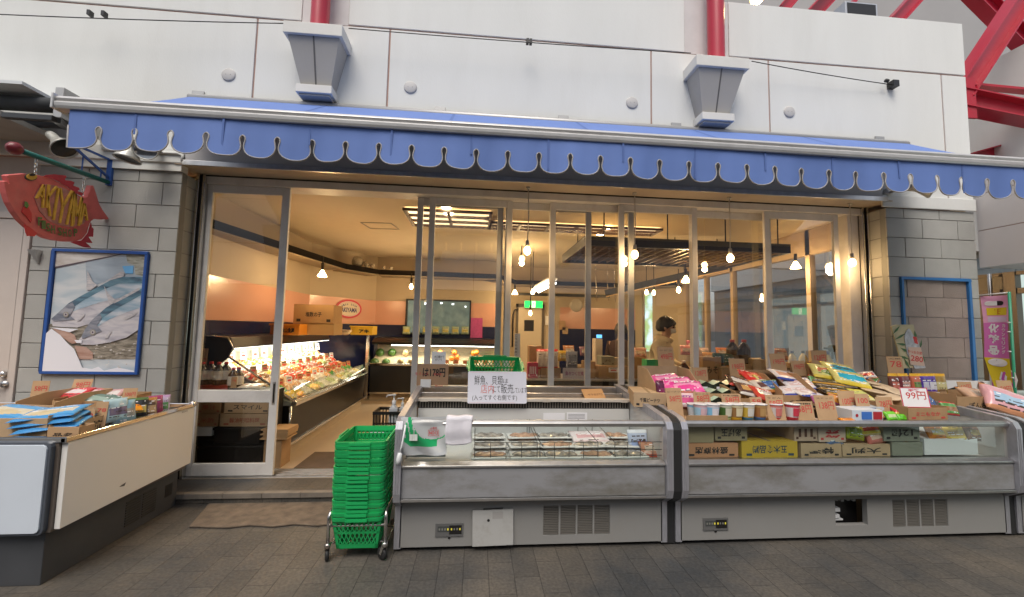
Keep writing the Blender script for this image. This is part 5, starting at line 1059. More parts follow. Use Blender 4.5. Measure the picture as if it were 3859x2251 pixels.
for i, (x, y, Yv, w_, lab) in enumerate(((1838, 922, -.26, .15, 'small red packet at the back between the soy card and the tall carton'), (1868, 935, -.36, .14, 'small yellow packet behind the red bags'), (1895, 948, -.48, .13, 'small navy packet wedged beside the tall carton'), (2004, 940, -.34, .14, 'small green packet beside the black foil packs'), (2128, 925, -.24, .16, 'white packet at the right of the teal bags'), (2150, 935, -.28, .14, 'brown packet above the lidded bowls'), (2060, 985, -.66, .12, 'orange packet low before the black foil carton'), (2005, 985, -.66, .11, 'plum packet low between two front cards'), (2215, 1012, -.80, .12, 'red packet lying left of the last front carton'), (2150, 1016, -.84, .11, 'yellow packet behind the blue and red flat box'), (2290, 990, -.58, .16, 'navy packet behind the half price card'), (2336, 1006, -.70, .15, 'green packet in the gap right of the red lettered carton'))):
    bag(lab, P(x, y, Y=Yv), (w_, w_*.72, .035), [CL[i % 8], CL[(i*3+4) % 8], CL[(i*5+1) % 8]], (30+12*(i % 4), random.uniform(-20, 20), random.uniform(-40, 40)), name='packet', cat='packet', seed=300+i, group='small packets among the heap')
# price cards on the heap
CARDS = [(1645, 1684, 956, 1035, -.78, '58円', 'ピーナツ', 'tall kraft card with red price before the pink bags'), (1708, 1751, 966, 1005, -.72, '58円', 'ヌードル', 'kraft card with red price behind the two leftmost cups'), (1780, 1825, 970, 1008, -.72, '58円', '味噌', 'kraft card with red price behind the yellow cup'), (1893, 1934, 973, 1036, -.88, '58円', 'うどん', 'kraft card standing before the red cups'), (1960, 2006, 989, 1036, -.88, '58円', '麺', 'squarish orange brown card just right of the red cups'), (2015, 2062, 974, 1036, -.88, '138円', 'スナック', 'tall kraft card marked 138 at the front rail'), (2072, 2115, 963, 1028, -.74, '100円', '', 'left one of the two kraft cards marked 100'), (2110, 2141, 970, 1012, -.76, '100', '', 'narrower right one of the two kraft cards marked 100'), (2161, 2204, 978, 1022, -.78, '78円', '', 'leaning kraft card marked 78 before the lidded bowls'), (1622, 1663, 854, 925, -.12, '498円', 'ぶどう', 'largest upper kraft card, above the pink bags'), (1706, 1743, 905, 940, -.16, '128円', '', 'kraft card above the mint topped packs'), (1800, 1836, 883, 940, -.10, '198円', '', 'kraft card before the black soy bottles'), (1902, 1937, 870, 920, -.06, '198円', '', 'kraft card left of the squeeze bottles'), (1952, 1986, 888, 925, -.10, '198円', '', 'kraft card below the yellow squeeze bottle'), (2001, 2038, 863, 908, -.02, '128円', '', 'kraft card right of the squeeze bottles'), (2364, 2397, 940, 975, -.32, '60円', '', 'kraft card at the back of the wide kraft carton'), (2464, 2498, 937, 990, -.34, '58円', '', 'kraft card at the far right end of the heap'), (1848, 1878, 978, 1004, -.70, '58', '', 'small kraft card tucked behind the blue and brown cup')]
for xl, xr, yt, yb, Yv, mn, sb, l in CARDS: card(l, span(xl, xr, yt, yb, Yv), Yv, mn, sb, rz=random.uniform(-5, 5), tilt=random.uniform(-14, -5), group='kraft price cards on the long freezer')
o = card('white half price card with red border marked 99', span(2225, 2287, 955, 1003, -.80), -.80, '99円', '', m=m_paper, tilt=-10, rz=-3, hm=.4)
w_ = span(2225, 2287, 955, 1003, -.80); w_ = (w_[1]-w_[0], w_[3]-w_[2]); b = MB(); b.text('半額', face((0, -.0012, w_[1]*.86), (0, -1, 0)), h=w_[1]*.16, w=w_[0]*.4, bold=.03)
for a in ((-.5, .5, 0, .03), (-.5, .5, .97, 1), (-.5, -.47, .03, .97), (.47, .5, .03, .97)): b.box(w_[0]*a[0], w_[0]*a[1], -.0015, -.0003, w_[1]*a[2], w_[1]*a[3])
b.build('border', mat('card_red', (.6, .05, .10), .6), o, fix=False, world=False)

# ------------------------------------------------------------------ goods of the freezer beside the baskets
m_fish = mat('vacuum_fish', (.30, .27, .24), .18, var=.6, vs=22, coat=.5); m_foam = mat('foam_tray', (.66, .66, .64), .4)
k = 0
for ci, xv in enumerate((1205, 1290, 1365, 1440, 1515)):
    for r in range(3):
        for l in range(2):
            q = P(xv, 1115, Y=-.80); x = q.x+random.uniform(-.01, .01)+ci*.02; y = -.84+r*.17; z = .552+l*.03+r*.02
            t = thing('fish_pack', 'flat vacuum packed fish on pale tray, %s column from left, %s row, %s' % (ORD[ci], ['front', 'middle', 'rear'][r], ['lower', 'upper'][l]), 'fish pack', (x, y, z), 'fish packs in the freezer', R(random.uniform(-5, 5)))
            b = MB(); b.prism([(-.125, -.07, .0), (.125, -.07, 0), (.125, .07, 0), (-.125, .07, 0)], (0, 0, .010)); b.build('tray', m_foam, t, world=False, bevel=.004)
            b = MB(); 
            def fp(u, v, s=ci+r*3): 
                a = 2*u-1; c = 2*v-1; ww = (1-abs(a)**2.2)**.5 if abs(a) < 1 else 0
                return Vector((a*.115, c*.055*(ww*.9+.12), .011+.018*max(0, (1-c*c))*(ww)+.004*math.sin(9*a+s)))
            b.grid(fp, 14, 6); b.build('fish', m_fish if (ci+r) % 3 else mat('fillet_packed', (.42, .26, .18), .2, var=.4, vs=25, coat=.5), t, fix=False, world=False)
bag('blue print clear pack standing at the right of the fish freezer', P(1570, 1092, Y=-.70), (.16, .20, .03), [(.42, .48, .62), (.28, .36, .6), (.6, .62, .66)], (80, 0, 4), seed=130, gloss=.15)
bag('clear pack with red and brown dried fish in the right corner of the freezer', P(1612, 1106, Y=-.78), (.22, .14, .04), [(.45, .22, .14), (.5, .42, .34), (.5, .1, .06)], (35, 0, -5), seed=131, gloss=.12)
bag('white and pink pack lying on the rear fish packs', P(1450, 1075, Y=-.55), (.30, .16, .03), [(.68, .62, .64), (.66, .4, .42), (.66, .5, .5)], (18, 0, 4), seed=132)
bag('blue tray pack in the left corner of the fish freezer', P(1050, 1112, Y=-.86), (.26, .12, .03), [(.05, .16, .26), (.12, .3, .42), (.4, .46, .5)], (15, 0, 0), seed=133)
for i, (xv, w_) in enumerate(((1245, .42), (1400, .40), (1575, .36))):
    b = MB(); q = P(xv, 1120, Y=-.90); x0 = q.x-w_/2
    for z in (.60, .64, .69): b.tube([(x0, -.905, z), (x0+w_, -.905, z)], .0025, 5)
    for s in range(5): b.tube([(x0+w_*s/4, -.905, .552), (x0+w_*s/4, -.905, .69)], .0025, 5)
    for s in (0, 4): b.tube([(x0+w_*s/4, -.905, .69), (x0+w_*s/4, -.36, .72), (x0+w_*s/4, -.36, .56)], .0025, 5)
    tag(b.build('wire_divider', mat('dark_wire', (.10, .09, .08), .35, .8)), 'low wire divider in the fish freezer, %s from left' % ORD[i], 'divider', 'wire dividers in the fish freezer')
b = MB(); q0, q1 = P(1337, 1035, Y=-.335), P(1390, 1017, Y=-.335); b.box(q0.x, q1.x, -.336, -.331, q0.z, q1.z); q0, q1 = P(1395, 1034, Y=-.335), P(1445, 1016, Y=-.335); b.box(q0.x, q1.x, -.336, -.331, q0.z, q1.z)
o = tag(b.build('notice_label', m_paper), 'pair of small printed notices on the inside rear wall of the fish freezer', 'label')
b = MB()
for r in range(4): b.box(q0.x+.01, q1.x-.02, -.3372, -.3362, q0.z+.012+r*.011, q0.z+.016+r*.011)
b.build('print', mat('grey_ink', (.3, .3, .32), .7), o)
# notice board
bx_ = span(1150, 1298, 917, 992, -.385); w, h = bx_[1]-bx_[0], bx_[3]-bx_[2]+.01
wb = thing('notice_board', 'white notice board with handwritten black and red Japanese lettering', 'notice board', ((bx_[0]+bx_[1])/2, -.385, bx_[2]-.004)); wb.rotation_euler = (R(-14), 0, R(1))
b = MB(); r = .012; pts = []
for cx, cy, a0 in ((w/2-r, h-r, 0), (-w/2+r, h-r, 90), (-w/2+r, r, 180), (w/2-r, r, 270)):
    for k in range(4): pts.append((cx+r*math.cos(R(a0+k*30)), 0, cy+r*math.sin(R(a0+k*30))))
b.prism(pts, (0, .008, 0)); b.build('board', mat('whiteboard', (.72, .72, .80), .25, var=.02), wb, world=False, bevel=.001)
def wl(b, s, u, v, hh, ww): b.text(s, face((w*(u-.5), -.0015, h*v), (0, -1, 0)), h=hh, w=ww, align='L', bold=-.004)
b = MB(); wl(b, '鮮魚、貝類', .11, .72, .075, .23); wl(b, 'は', .60, .70, .035, .04); wl(b, 'にて', .42, .44, .05, .06); wl(b, '販売', .56, .46, .075, .10); wl(b, 'しています。', .76, .41, .045, .125); wl(b, '(入ってすぐ右側です)', .08, .17, .05, .36); b.build('lettering', m_ink, wb, fix=False, world=False)
b = MB(); wl(b, '店内', .22, .45, .07, .105); b.build('lettering', mat('faded_red_ink', (.66, .16, .14), .7), wb, fix=False, world=False)
b = MB(); b.box(-w*.47, w*.2, -.001, -.0003, h*.955, h*.965); b.box(-w*.48, w*.3, -.001, -.0003, h*.02, h*.03); b.build('faded_line', mat('faded_pink', (.7, .45, .48), .6), wb, world=False)
# cards near it
o = card('brown card with bold black 178 and red handwriting, left of the notice board', span(1025, 1104, 897, 948, -.10), -.10, 'は178円', '', m=mat('brown_card', (.36, .22, .13), .8, var=.1), ink=m_ink, tilt=-4, rz=2, hm=.42)
b = MB(); bb_ = span(1025, 1104, 897, 948, -.10); w, h = bb_[1]-bb_[0], bb_[3]-bb_[2]; b.text('塩釜産', face((w*.30, -.0012, h*.80), (0, -1, 0)), h=.02, w=w*.26); b.text('生さんま', face((-w*.2, -.0012, h*.82), (0, -1, 0)), h=.024, w=w*.42); b.text('税込192円', face((w*.36, -.0012, h*.25), (0, -1, 0)), h=.018, w=w*.24); b.build('handwriting', m_redink, o, fix=False, world=False)
o.children[0].location = (-.04, 0, -.05)
o = card('small white note with black writing hung above the brown card', span(1062, 1097, 866, 898, -.06), -.06, '大口開けて', '', m=m_paper, ink=m_ink, tilt=0, hm=.22)
b = MB(); b.text('おいて', face((0, -.0012, .045), (0, -1, 0)), h=.016, w=.06); b.build('writing', m_ink, o, fix=False, world=False)
q = P(1468, 972, Y=-.22); o = card('plain orange brown card lying tilted on the rear deck', (q.x-.10, q.x+.10, q.z-.065, q.z+.09), -.26, '498円', '', m=mat('orange_card', (.62, .34, .14), .7), ink=mat('brown_ink', (.35, .18, .08), .7), tilt=-48, rz=12, hm=.16)
b = MB(); b.box(P(1035, 960, Y=-.1).x, P(1060, 960, Y=-.1).x, -.12, -.10, .935, 1.0); tag(b.build('card_holder', m_whitep), 'white plastic card holder below the brown card', 'card holder')
# towel on the rail
x0, x1 = P(1098, 1050, Y=-.99).x, P(1162, 1050, Y=-.99).x
m_towel = mat('white_towel', (.76, .74, .80), .95, bump=.5, bs=350)
b = MB()
def tw(u, v):
    x = x0+(x1-x0)*u+.004*math.sin(v*7); L = v*.30
    if L < .10: y, z = -.90-L*.35, .79+L*.7
    else: y, z = -.978-.012*math.sin(u*5+1)-.004*math.sin(v*12), .868-(L-.10)*(.80+.08*math.sin(u*3.3))
    if .085 < L < .115: z = .866
    return Vector((x, y, z+.003*math.sin(u*9+v*4)))
b.grid(tw, 14, 26)
o = tag(b.build('towel', m_towel, fix=False), 'white folded towel hung over the freezer rail', 'towel'); sd = o.modifiers.new('thickness', 'SOLIDIFY'); sd.thickness = .012
# plastic bag with green print
x0, x1 = P(985, 1050, Y=-.985).x, P(1098, 1050, Y=-.985).x
pl = thing('plastic_bag', 'clear plastic bag with green print draped over the freezer rail', 'plastic bag', ((x0+x1)/2, -.98, .7))
m_film = mat('clear_film', (.60, .62, .64), .15, trans=.25, coat=.4); m_gp = mat('green_print', (.02, .40, .14), .3, coat=.3)
b = MB(); NU, NV = 44, 44
def bp_(u, v):
    x = x0+(x1-x0)*u+.02*(v-.3)*(u-.5); z = .873-.235*v; y = -.975-.014*math.sin(u*4+v*3)-.012*math.sin(u*11-v*7)*v-.02*v*(1-v)
    return Vector((x, y, z-.012*math.sin(u*3)*v))
b.grid(bp_, NU, NV)
for j in range(NV):
    for i in range(NU):
        u, v = (i+.5)/NU, (j+.5)/NV
        arc = ((u-.72)/.46)**2+((v-.0)/.62)**2
        g_ = (arc > 1 and u < .80 and v < .78 and u+v*.05 > .13-.0*v and v < .30+u*.9+.25 and (u > .16-v*.25)) and not (.0 < math.sin((u*1.3-v*.25)*46) and u < .34 and v < .55 and math.sin((u*1.3-v*.25)*46) > .75)
        ring = .9 < arc < 1.0 and u > .55 and v < .66
        if arc > 1.0 and u > .80: g_ = False
        if g_ or ring: b.m[j*NU+i] = 1
b.build('film', [m_film, m_gp], pl, fix=False)
b = MB(); c = bp_(.72, .42)+Vector((0, -.008, 0)); b.text('NO13', face(c, (0, -1, 0)), h=.022, w=.055, bold=.03); b.text('お寿司', face(c+Vector((0, 0, .03)), (0, -1, 0)), h=.016, w=.04, bold=.01)
for a in ((-.034, .034, .017, .019), (-.034, .034, -.019, -.017), (-.034, -.032, -.017, .017), (.032, .034, -.017, .017)): b.box(c.x+a[0], c.x+a[1], c.y-.001, c.y, c.z+a[2], c.z+a[3])
b.build('lettering', m_redink, pl, fix=False)
b = MB(); c = bp_(.3, .52)+Vector((0, -.007, 0)); b.box(c.x-.025, c.x+.025, c.y-.001, c.y, c.z-.02, c.z+.02); b.build('barcode_label', mat('barcode', (.62, .66, .62), .6, var=.3, vs=260, stretch=(6, 1, .1)), pl)
# tongs on the left end
b = MB(); x = P(985, 1100, Y=-1.0).x; b.tube([(x+.03, -1.012, .83), (x+.012, -1.016, .70), (x, -1.016, .655)], .006, 6); b.lathe([(0, 0), (.014, .01), (.018, .05), (.012, .075), (0, .08)], (x+.004, -1.016, .665), (-.15, 0, -1), 10); tag(b.build('serving_tongs', m_whitep), 'white plastic tongs hung at the left end of the fish freezer', 'tongs')

# hand gel corner behind the baskets
b = MB(); q0, q1 = P(908, 1082, Y=-.02), P(985, 1052, Y=-.02)
t = thing('foam_box', 'white foam box with green band under the black basket', 'box', ((q0.x+q1.x)/2, .08, .081))
b.box(q0.x, q1.x+.05, .0, .2, .081, .535); b.build('body', m_whitep, t, bevel=.01); b = MB(); b.box(q0.x+.12, q0.x+.22, -.003, .203, .082, .538); b.build('band', mat('band_green', (.03, .4, .2), .5), t)
bk = thing('black_basket', 'small black slotted basket beside the hand gel', 'basket', ((q0.x+q1.x)/2+.02, .09, .54))
b = MB(); xa, xb = P(922, 1005, Y=.0).x, P(1010, 1005, Y=.0).x; z0, z1 = .541, .70
for k in range(12): x = xa+(xb-xa)*k/11; b.bar((x, .0, z0), (x-.008+.016*k/11, -.01, z1), .008, .004, up=(0, 1, 0)); b.bar((x, .2, z0), (x, .21, z1), .008, .004, up=(0, 1, 0))
b.box(xa-.012, xb+.012, -.014, -.002, z1-.02, z1+.006); b.box(xa-.012, xb+.012, .202, .214, z1-.02, z1+.006); b.box(xa-.012, xa, -.002, .202, z0, z1+.006); b.box(xb, xb+.012, -.002, .202, z0, z1+.006); b.box(xa, xb, .0, .2, z0, z0+.01); b.box(xa, xb, -.006, .0, z0+.06, z0+.07); b.build('body', m_black, bk)
def pump(label, x, y, z, s):
    t = thing('pump_bottle', label, 'bottle', (x, y, z), 'hand gel bottles')
    b = MB(); b.prism([(x-.032*s, y-.025*s, z), (x+.032*s, y-.025*s, z), (x+.032*s, y+.025*s, z), (x-.032*s, y+.025*s, z)], (0, 0, .12*s)); b.lathe([(.026*s, .12*s), (.02*s, .135*s), (.014*s, .14*s), (.014*s, .155*s)], (x, y, z), seg=12); b.build('body', mat('gel_white', (.66, .68, .72), .25, trans=.2), t, bevel=.006*s)
    b = MB(); b.lathe([(.016*s, .15*s), (.016*s, .175*s), (.006*s, .178*s), (.006*s, .21*s), (.014*s, .212*s), (.014*s, .225*s), (0, .226*s)], (x, y, z), seg=12); b.tube([(x, y, z+.218*s), (x-.05*s, y, z+.215*s), (x-.06*s, y, z+.20*s)], .006*s, 8); b.build('pump', m_whitep, t)
q = P(968, 1030, Y=.03); pump('large white pump bottle of hand gel in the black basket', q.x, .03, .60, 1.12); q = P(988, 1030, Y=.06); pump('small clear pump bottle behind the large one', q.x, .09, .62, .85)

# ------------------------------------------------------------------ left freezer goods
b = MB(); b.box(-2.5, .28, -1.10, -.16, .731, .745); tag(b.build('cardboard_sheet', m_card2), 'cardboard sheet lining the left freezer', 'cardboard')
carton('big tan carton at the front left of the left freezer', (P(-160, 1083, Y=-1.08).x, P(112, 1083, Y=-1.08).x, .746, P(100, 1030, Y=-1.08).z), -1.08, .34, m_card3, None, cut=1)
carton('small orange brown carton flap in front of the blue packs', (P(114, 1083, Y=-1.09).x, P(192, 1083, Y=-1.09).x, .746, P(150, 1051, Y=-1.09).z), -1.09, .10, mat('flap_orange', (.48, .30, .16), .8), '品名', cut=1)
carton('long low carton with brush lettering along the right edge of the left freezer', (P(200, 1050, Y=-.98).x+.02, P(330, 1030, Y=-.70).x-.06, .746, .83), -.92, .45, m_card3, '柿の種', m_ink, cut=.8, rz=R(62), th=.7, tw=.5) if False else None
t = thing('carton', 'low tan carton with brush lettering along the right edge of the left freezer', 'carton', (.22, -.72, .746))
b = MB(); b.box(.245, .252, -.98, -.50, .746, .852); b.box(.05, .245, -.98, -.974, .746, .84); b.box(.05, .056, -.974, -.50, .746, .86); b.build('board', m_card3, t)
b = MB(); b.text('柿の種', face((.2535, -.82, .80), (1, 0, 0)), h=.06, w=.20, bold=.03); b.text('ロ', face((.2535, -.63, .81), (1, 0, 0)), h=.035, w=.03, bold=.03); b.build('printing', m_ink, t, fix=False)
carton('open tan carton at the back left of the left freezer', span(22, 142, 975, 1030, -.62), -.62, .38, m_card3, None, cut=.6, rz=R(-8))
carton('shallow tan carton of grey green packs in the left freezer', span(125, 292, 980, 1018, -.46), -.46, .30, m_card2, None, cut=.8)
BL = [(.10, .35, .66), (.62, .56, .42), (.05, .25, .55), (.6, .5, .3)]
for i, (x, y, Yv, rz, l) in enumerate(((128, 1016, -.98, 14, 'top blue snack pack of the stack in the left freezer'), (132, 1030, -.99, 10, 'middle blue snack pack of the stack in the left freezer'), (138, 1043, -1.0, 16, 'lowest blue snack pack of the stack in the left freezer'), (32, 1014, -.95, -6, 'blue snack pack at the left edge of the picture'), (20, 1026, -.97, 2, 'blue snack pack under the one at the left edge'))):
    bag(l, P(x, y, Y=Yv), (.30, .20, .032), BL, (10, -6 if i < 3 else 4, rz), seed=i+140, group='blue snack packs in the left freezer')
for i, (x, y, Yv, c, l) in enumerate(((236, 984, -.40, [(.15, .22, .19), (.3, .4, .35)], 'grey green pack in the shallow carton, left one'), (275, 988, -.38, [(.12, .19, .16), (.28, .36, .3)], 'grey green pack in the shallow carton, right one'), (190, 968, -.30, [(.62, .06, .07), (.7, .6, .6), (.6, .05, .06)], 'red and white pack at the rear left of the left freezer'), (228, 968, -.28, [(.55, .18, .2), (.66, .45, .45)], 'pink red pack in the middle of the rear row'), (270, 972, -.28, [(.6, .35, .35), (.66, .6, .58), (.5, .1, .1)], 'pale pink pack at the right of the rear row'))):
    bag(l, P(x, y, Y=Yv), (.20, .13, .045), c, (28, random.uniform(-8, 8), random.uniform(-14, 14)), seed=i+150, group='packs at the back of the left freezer')
for i, (x, y, Yv, c, l) in enumerate(((286, 1010, -.78, [(.35, .5, .56), (.15, .12, .2), (.4, .55, .6)], 'pale blue pouch with dark print, nearest of the upright row'), (305, 1014, -.74, [(.20, .34, .42), (.3, .3, .28), (.25, .4, .48)], 'blue grey pouch, second of the upright row'), (318, 1000, -.60, [(.72, .26, .02), (.6, .2, .02), (.7, .3, .03)], 'bright orange pouch lying on the upright row'), (335, 1006, -.58, [(.03, .03, .03), (.5, .4, .1), (.1, .16, .06)], 'black pouch with yellow print in the upright row'), (346, 992, -.48, [(.20, .45, .03), (.1, .25, .03), (.15, .4, .03)], 'lime green pouch lying at the back of the upright row'), (360, 1006, -.52, [(.12, .07, .05), (.5, .35, .2), (.4, .18, .05)], 'dark brown pouch in the upright row'), (376, 1000, -.42, [(.30, .03, .12), (.2, .02, .08), (.35, .06, .16)], 'maroon pouch near the far end of the upright row'), (392, 998, -.34, [(.5, .4, .55), (.1, .3, .1), (.45, .3, .5)], 'pale violet pouch at the far end of the upright row'))):
    q = P(x, y, Y=Yv); flat_ = i in (2, 4); bag(l, q, (.13, .15, .04), c, (20 if flat_ else 78, 0, 60+random.uniform(-20, 10)), name='pouch', cat='pouch', seed=i+160, group='pouches along the right edge of the left freezer')
for xl, xr, yt, yb, Yv, mn, l, tl3 in ((73, 118, 938, 985, -.40, '58円', 'kraft card with red price at the back left of the left freezer', -6), (174, 219, 933, 968, -.22, '98円', 'kraft card leaning under the poster above the red packs', -20), (298, 334, 956, 1000, -.50, '100円', 'orange kraft card marked 100 at the upright pouches', -8), (197, 231, 1008, 1052, -.92, '58', 'kraft card standing right of the blue stack', -5), (229, 261, 990, 1050, -.86, '78', 'curled kraft card next to the lettered carton', -8)):
    card(l, span(xl, xr, yt, yb, Yv), Yv, mn, '', tilt=tl3, rz=random.uniform(4, 14), group='kraft price cards in the left freezer')
# ------------------------------------------------------------------ inside the shop: left display case
m_lit = mat('fluorescent_white', (1, 1, 1), .4, emit=(1, .97, .88), es=5)
m_liner = mat('case_liner', (.42, .43, .38), .45)
CX, CY0, CY1 = .73, .76, 3.5
dc = thing('display_case', 'long black display case of bright fish packs along the left wall, lit by a tube', 'display case', (.2, 2.1, .08))
def yprism(prof, y0, y1, mi=0): b.prism([(x, y0, z) for x, z in prof], (0, y1-y0, 0), mi)
b = MB(); yprism([(-.24, .20), (.69, .20), (.715, .60), (-.24, .60)], CY0, CY1); b.build('base', mat('case_black', (.008, .008, .008), .3, spec=.3), dc, bevel=.006)
b = MB(); yprism([(-.2, .082), (.66, .082), (.66, .199), (-.2, .199)], CY0+.03, CY1); b.build('plinth', mat('case_plinth', (.42, .34, .24), .5), dc)
b = MB(); yprism([(.69, .602), (.745, .602), (.755, .64), (.735, .662), (.70, .655)], CY0, CY1); yprism([(.665, .19), (.70, .19), (.705, .225), (.668, .225)], CY0, CY1); b.box(.70, .75, CY1, CY1+.05, .2, 1.32); b.build('chrome_rail', m_steel, dc, bevel=.003)
b = MB(); yprism([(-.24, .602), (.69, .602), (.69, .63), (-.10, .99), (-.11, 1.18), (-.24, 1.18)], CY0+.02, CY1); b.build('display_deck', m_liner, dc)
b = MB(); yprism([(-.245, 1.181), (-.05, 1.181), (.05, 1.20), (.10, 1.185), (.06, 1.30), (-.245, 1.315)], CY0, CY1); b.build('canopy', m_black, dc, bevel=.006)
b = MB(); yprism([(.04, 1.186), (.085, 1.182), (.085, 1.197), (.04, 1.2)], CY0+.03, CY1-.02); b.build('light_tube', m_lit, dc)
lamp('tube_light', (.10, (CY0+CY1)/2, 1.17), 22, (1, .96, .72), dc, kind='AREA', shape='RECTANGLE', size=.06, size_y=2.6)
dc.children[-1].rotation_euler = (0, R(12), 0)
b = MB(); E_ = [(-.24, 1.31), (.04, 1.295), (.095, 1.19), (.06, 1.10), (.73, .655)]
y = CY0-.01; b.tube([(x, y, z) for x, z in E_], .012, 8); b.tube([(.06, y, 1.10), (-.14, y, .93)], .010, 8)
b.tube([(.70, CY0-.01, .60), (.69, CY0-.01, .20)], .016, 8); b.build('end_trim', m_steel, dc)
b = MB(); b.prism([(x, CY0-.006, z) for x, z in [(-.2, .62), (.72, .64), (.06, 1.09), (.09, 1.18), (-.2, 1.18)]], (0, .006, 0)); b.prism([(x, CY0+.02, z) for x, z in ((.725, .665), (.738, .668), (.70, .80), (.69, .80))], (0, CY1-CY0-.03, 0)); b.build('case_glass', m_cglass, dc)
b = MB(); b.prism([(x, CY0-.022, z) for x, z in [(-.24, .86), (-.14, .92), (.055, 1.09), (.088, 1.185), (.03, 1.285), (-.24, 1.30)]], (0, .012, 0)); b.build('end_panel', m_black, dc)
# packs: rows going up the slope
rowcol = [['pale green leaf', 'white', 'pale green leaf', 'yellow'], ['white', 'green', 'yellow', 'pale orange'], ['orange', 'red', 'pale orange', 'red'], ['red', 'pink', 'red', 'orange'], ['pink', 'white', 'green', 'red'], ['yellow', 'white', 'brown', 'orange']]
PC = {'pale green leaf': (.42, .55, .22), 'white': (.66, .66, .62), 'green': (.10, .36, .10), 'yellow': (.66, .48, .08), 'pale orange': (.62, .38, .20), 'orange': (.66, .22, .04), 'red': (.55, .06, .04), 'pink': (.62, .26, .24), 'brown': (.30, .16, .08)}
rnd = random.Random(11); protos = {}
def fishpack(c):
    t = thing('food_tray', None, 'food tray')
    b = MB(); b.prism([(-.085, -.055, 0), (.085, -.055, 0), (.095, -.062, .018), (-.095, -.062, .018)], (0, .0, 0)) if False else b.add([(-.08, -.05, 0), (.08, -.05, 0), (.08, .05, 0), (-.08, .05, 0), (-.095, -.063, .02), (.095, -.063, .02), (.095, .063, .02), (-.095, .063, .02)], [(3, 2, 1, 0), (0, 1, 5, 4), (1, 2, 6, 5), (2, 3, 7, 6), (3, 0, 4, 7)]); b.build('tray', m_foam, t, world=False, fix=False)
    b = MB(); ph = rnd.uniform(0, 6)
    def gp(u, v): a, c_ = 2*u-1, 2*v-1; return Vector((a*.085, c_*.055, .016+.028*max(0, 1-a**4)*max(0, 1-c_**4)*(1+.45*math.sin(11*a+ph)*math.sin(8*c_+ph))))
    b.grid(gp, 10, 8)
    for k in range(len(b.m)): b.m[k] = 1 if rnd.random() < .18 else 0
    b.build('food', [mat('food_'+c.replace(' ', '_'), PC[c], .25, var=.45, vs=45, coat=.3), mat('food_pale', (.62, .58, .45), .3, var=.3, vs=50)], t, world=False, fix=False); return t
sl_a = math.atan2(.36, .79); nrow = 6; ncol = 13
for r in range(nrow):
    for c_ in range(ncol):
        col = rowcol[r][rnd.randrange(4)] if rnd.random() < .85 else rnd.choice(list(PC))
        f = (r+.55)/nrow; x = .69-.79*f; z = .632+.36*f+.012; y = CY0+.13+c_*(CY1-CY0-.2)/ncol+rnd.uniform(-.015, .015)
        lab = '%s food tray, %s row up, %s from the doorway end of the case' % (col, ORD[r], ORD[c_])
        if col not in protos: protos[col] = o = fishpack(col); tag(o, lab, None, 'food trays in the long case')
        else: o = copy_tree(protos[col], label=lab, group='food trays in the long case')
        o.location = (x, y, z); o.rotation_euler = (0, sl_a*.8, R(90)+rnd.uniform(-.12, .12)); o.rotation_euler = (R(0), sl_a*.8, rnd.uniform(-.12, .12)); o.rotation_euler = (0, sl_a, rnd.uniform(-.1, .1)); s = rnd.uniform(.9, 1.1); o.scale = (.78*s, 1.5*s, s*1.15)
def tagcard(at, w, h, m, nrm, lab, grp, par=None, red=True):
    M = face(at, nrm); b = MB(); b.box(-w/2, w/2, -h/2, h/2, -.001, .001, 0, M); b.box(-w*.3, w*.3, -h*.18, h*.08, .0012, .0018, 1, M); b.box(-w*.36, w*.36, h*.24, h*.34, .0012, .0018, 2, M)
    return tag(b.build('price_tag', [m, m_redink if red else m_ink, m_ink]), lab, 'price tag', grp)
for r, (f, cm) in enumerate(((.30, 'orange'), (.66, 'kraft'), (.97, 'white'))):
    for c_ in range(11):
        m = {'orange': mat('orange_tag', (.6, .26, .10), .6), 'kraft': m_card, 'white': m_paper}[cm if rnd.random() < .7 else 'white']
        nm = 'white' if m is m_paper else cm; x = .69-.79*f; z = .632+.36*f+.075+(.03 if r == 2 else 0); y = CY0+.2+c_*.235+rnd.uniform(-.03, .03)
        tagcard((x+.03, y, z), .07, .085 if r < 2 else .11, m, (.86, -.5, .25), '%s price tag on the %s shelf of the long case, %s from the doorway end' % (nm, ['lower', 'middle', 'upper'][r], ORD[c_]), 'price tags in the long case')
# on top of the case
carton('large brown carton on top of the long case', span(721, 822, 751, 797, 2.15), 2.15, .36, mat('brown_carton', (.33, .20, .09), .8, var=.08), '塩数の子', m_ink, closed=True, th=.25, tw=.4)
carton('second brown carton directly beneath the large one on the long case', span(745, 822, 797, 824, 2.15), 2.15, .36, mat('brown_carton2', (.36, .23, .10), .8), '', closed=True)
def crate(label, bx_, Y, d, m, txt):
    x0, x1, z0, z1 = bx_; t = thing('plastic_crate', label, 'crate', ((x0+x1)/2, Y, z0)); b = MB(); q = .008
    b.box(x0, x1, Y, Y+q, z0, z1); b.box(x0, x1, Y+d-q, Y+d, z0, z1); b.box(x0, x0+q, Y+q, Y+d-q, z0, z1); b.box(x1-q, x1, Y+q, Y+d-q, z0, z1); b.box(x0+q, x1-q, Y+q, Y+d-q, z0, z0+q)
    b.box(x0-.012, x1+.012, Y-.014, Y-.001, z1-.025, z1); 
    for k in range(4): x = x0+(x1-x0)*(k+.5)/4; b.box(x-.005, x+.005, Y-.010, Y-.001, z0, z1-.025)
    b.build('body', m, t, bevel=.003)
    b = MB(); b.text(txt, face(((x0+x1)/2+(x1-x0)*.12, Y-.0115, (z0+z1)/2-.012), (0, -1, 0)), h=(z1-z0)*.45, w=(x1-x0)*.45, bold=.04); b.build('lettering', m_ink, t, fix=False)
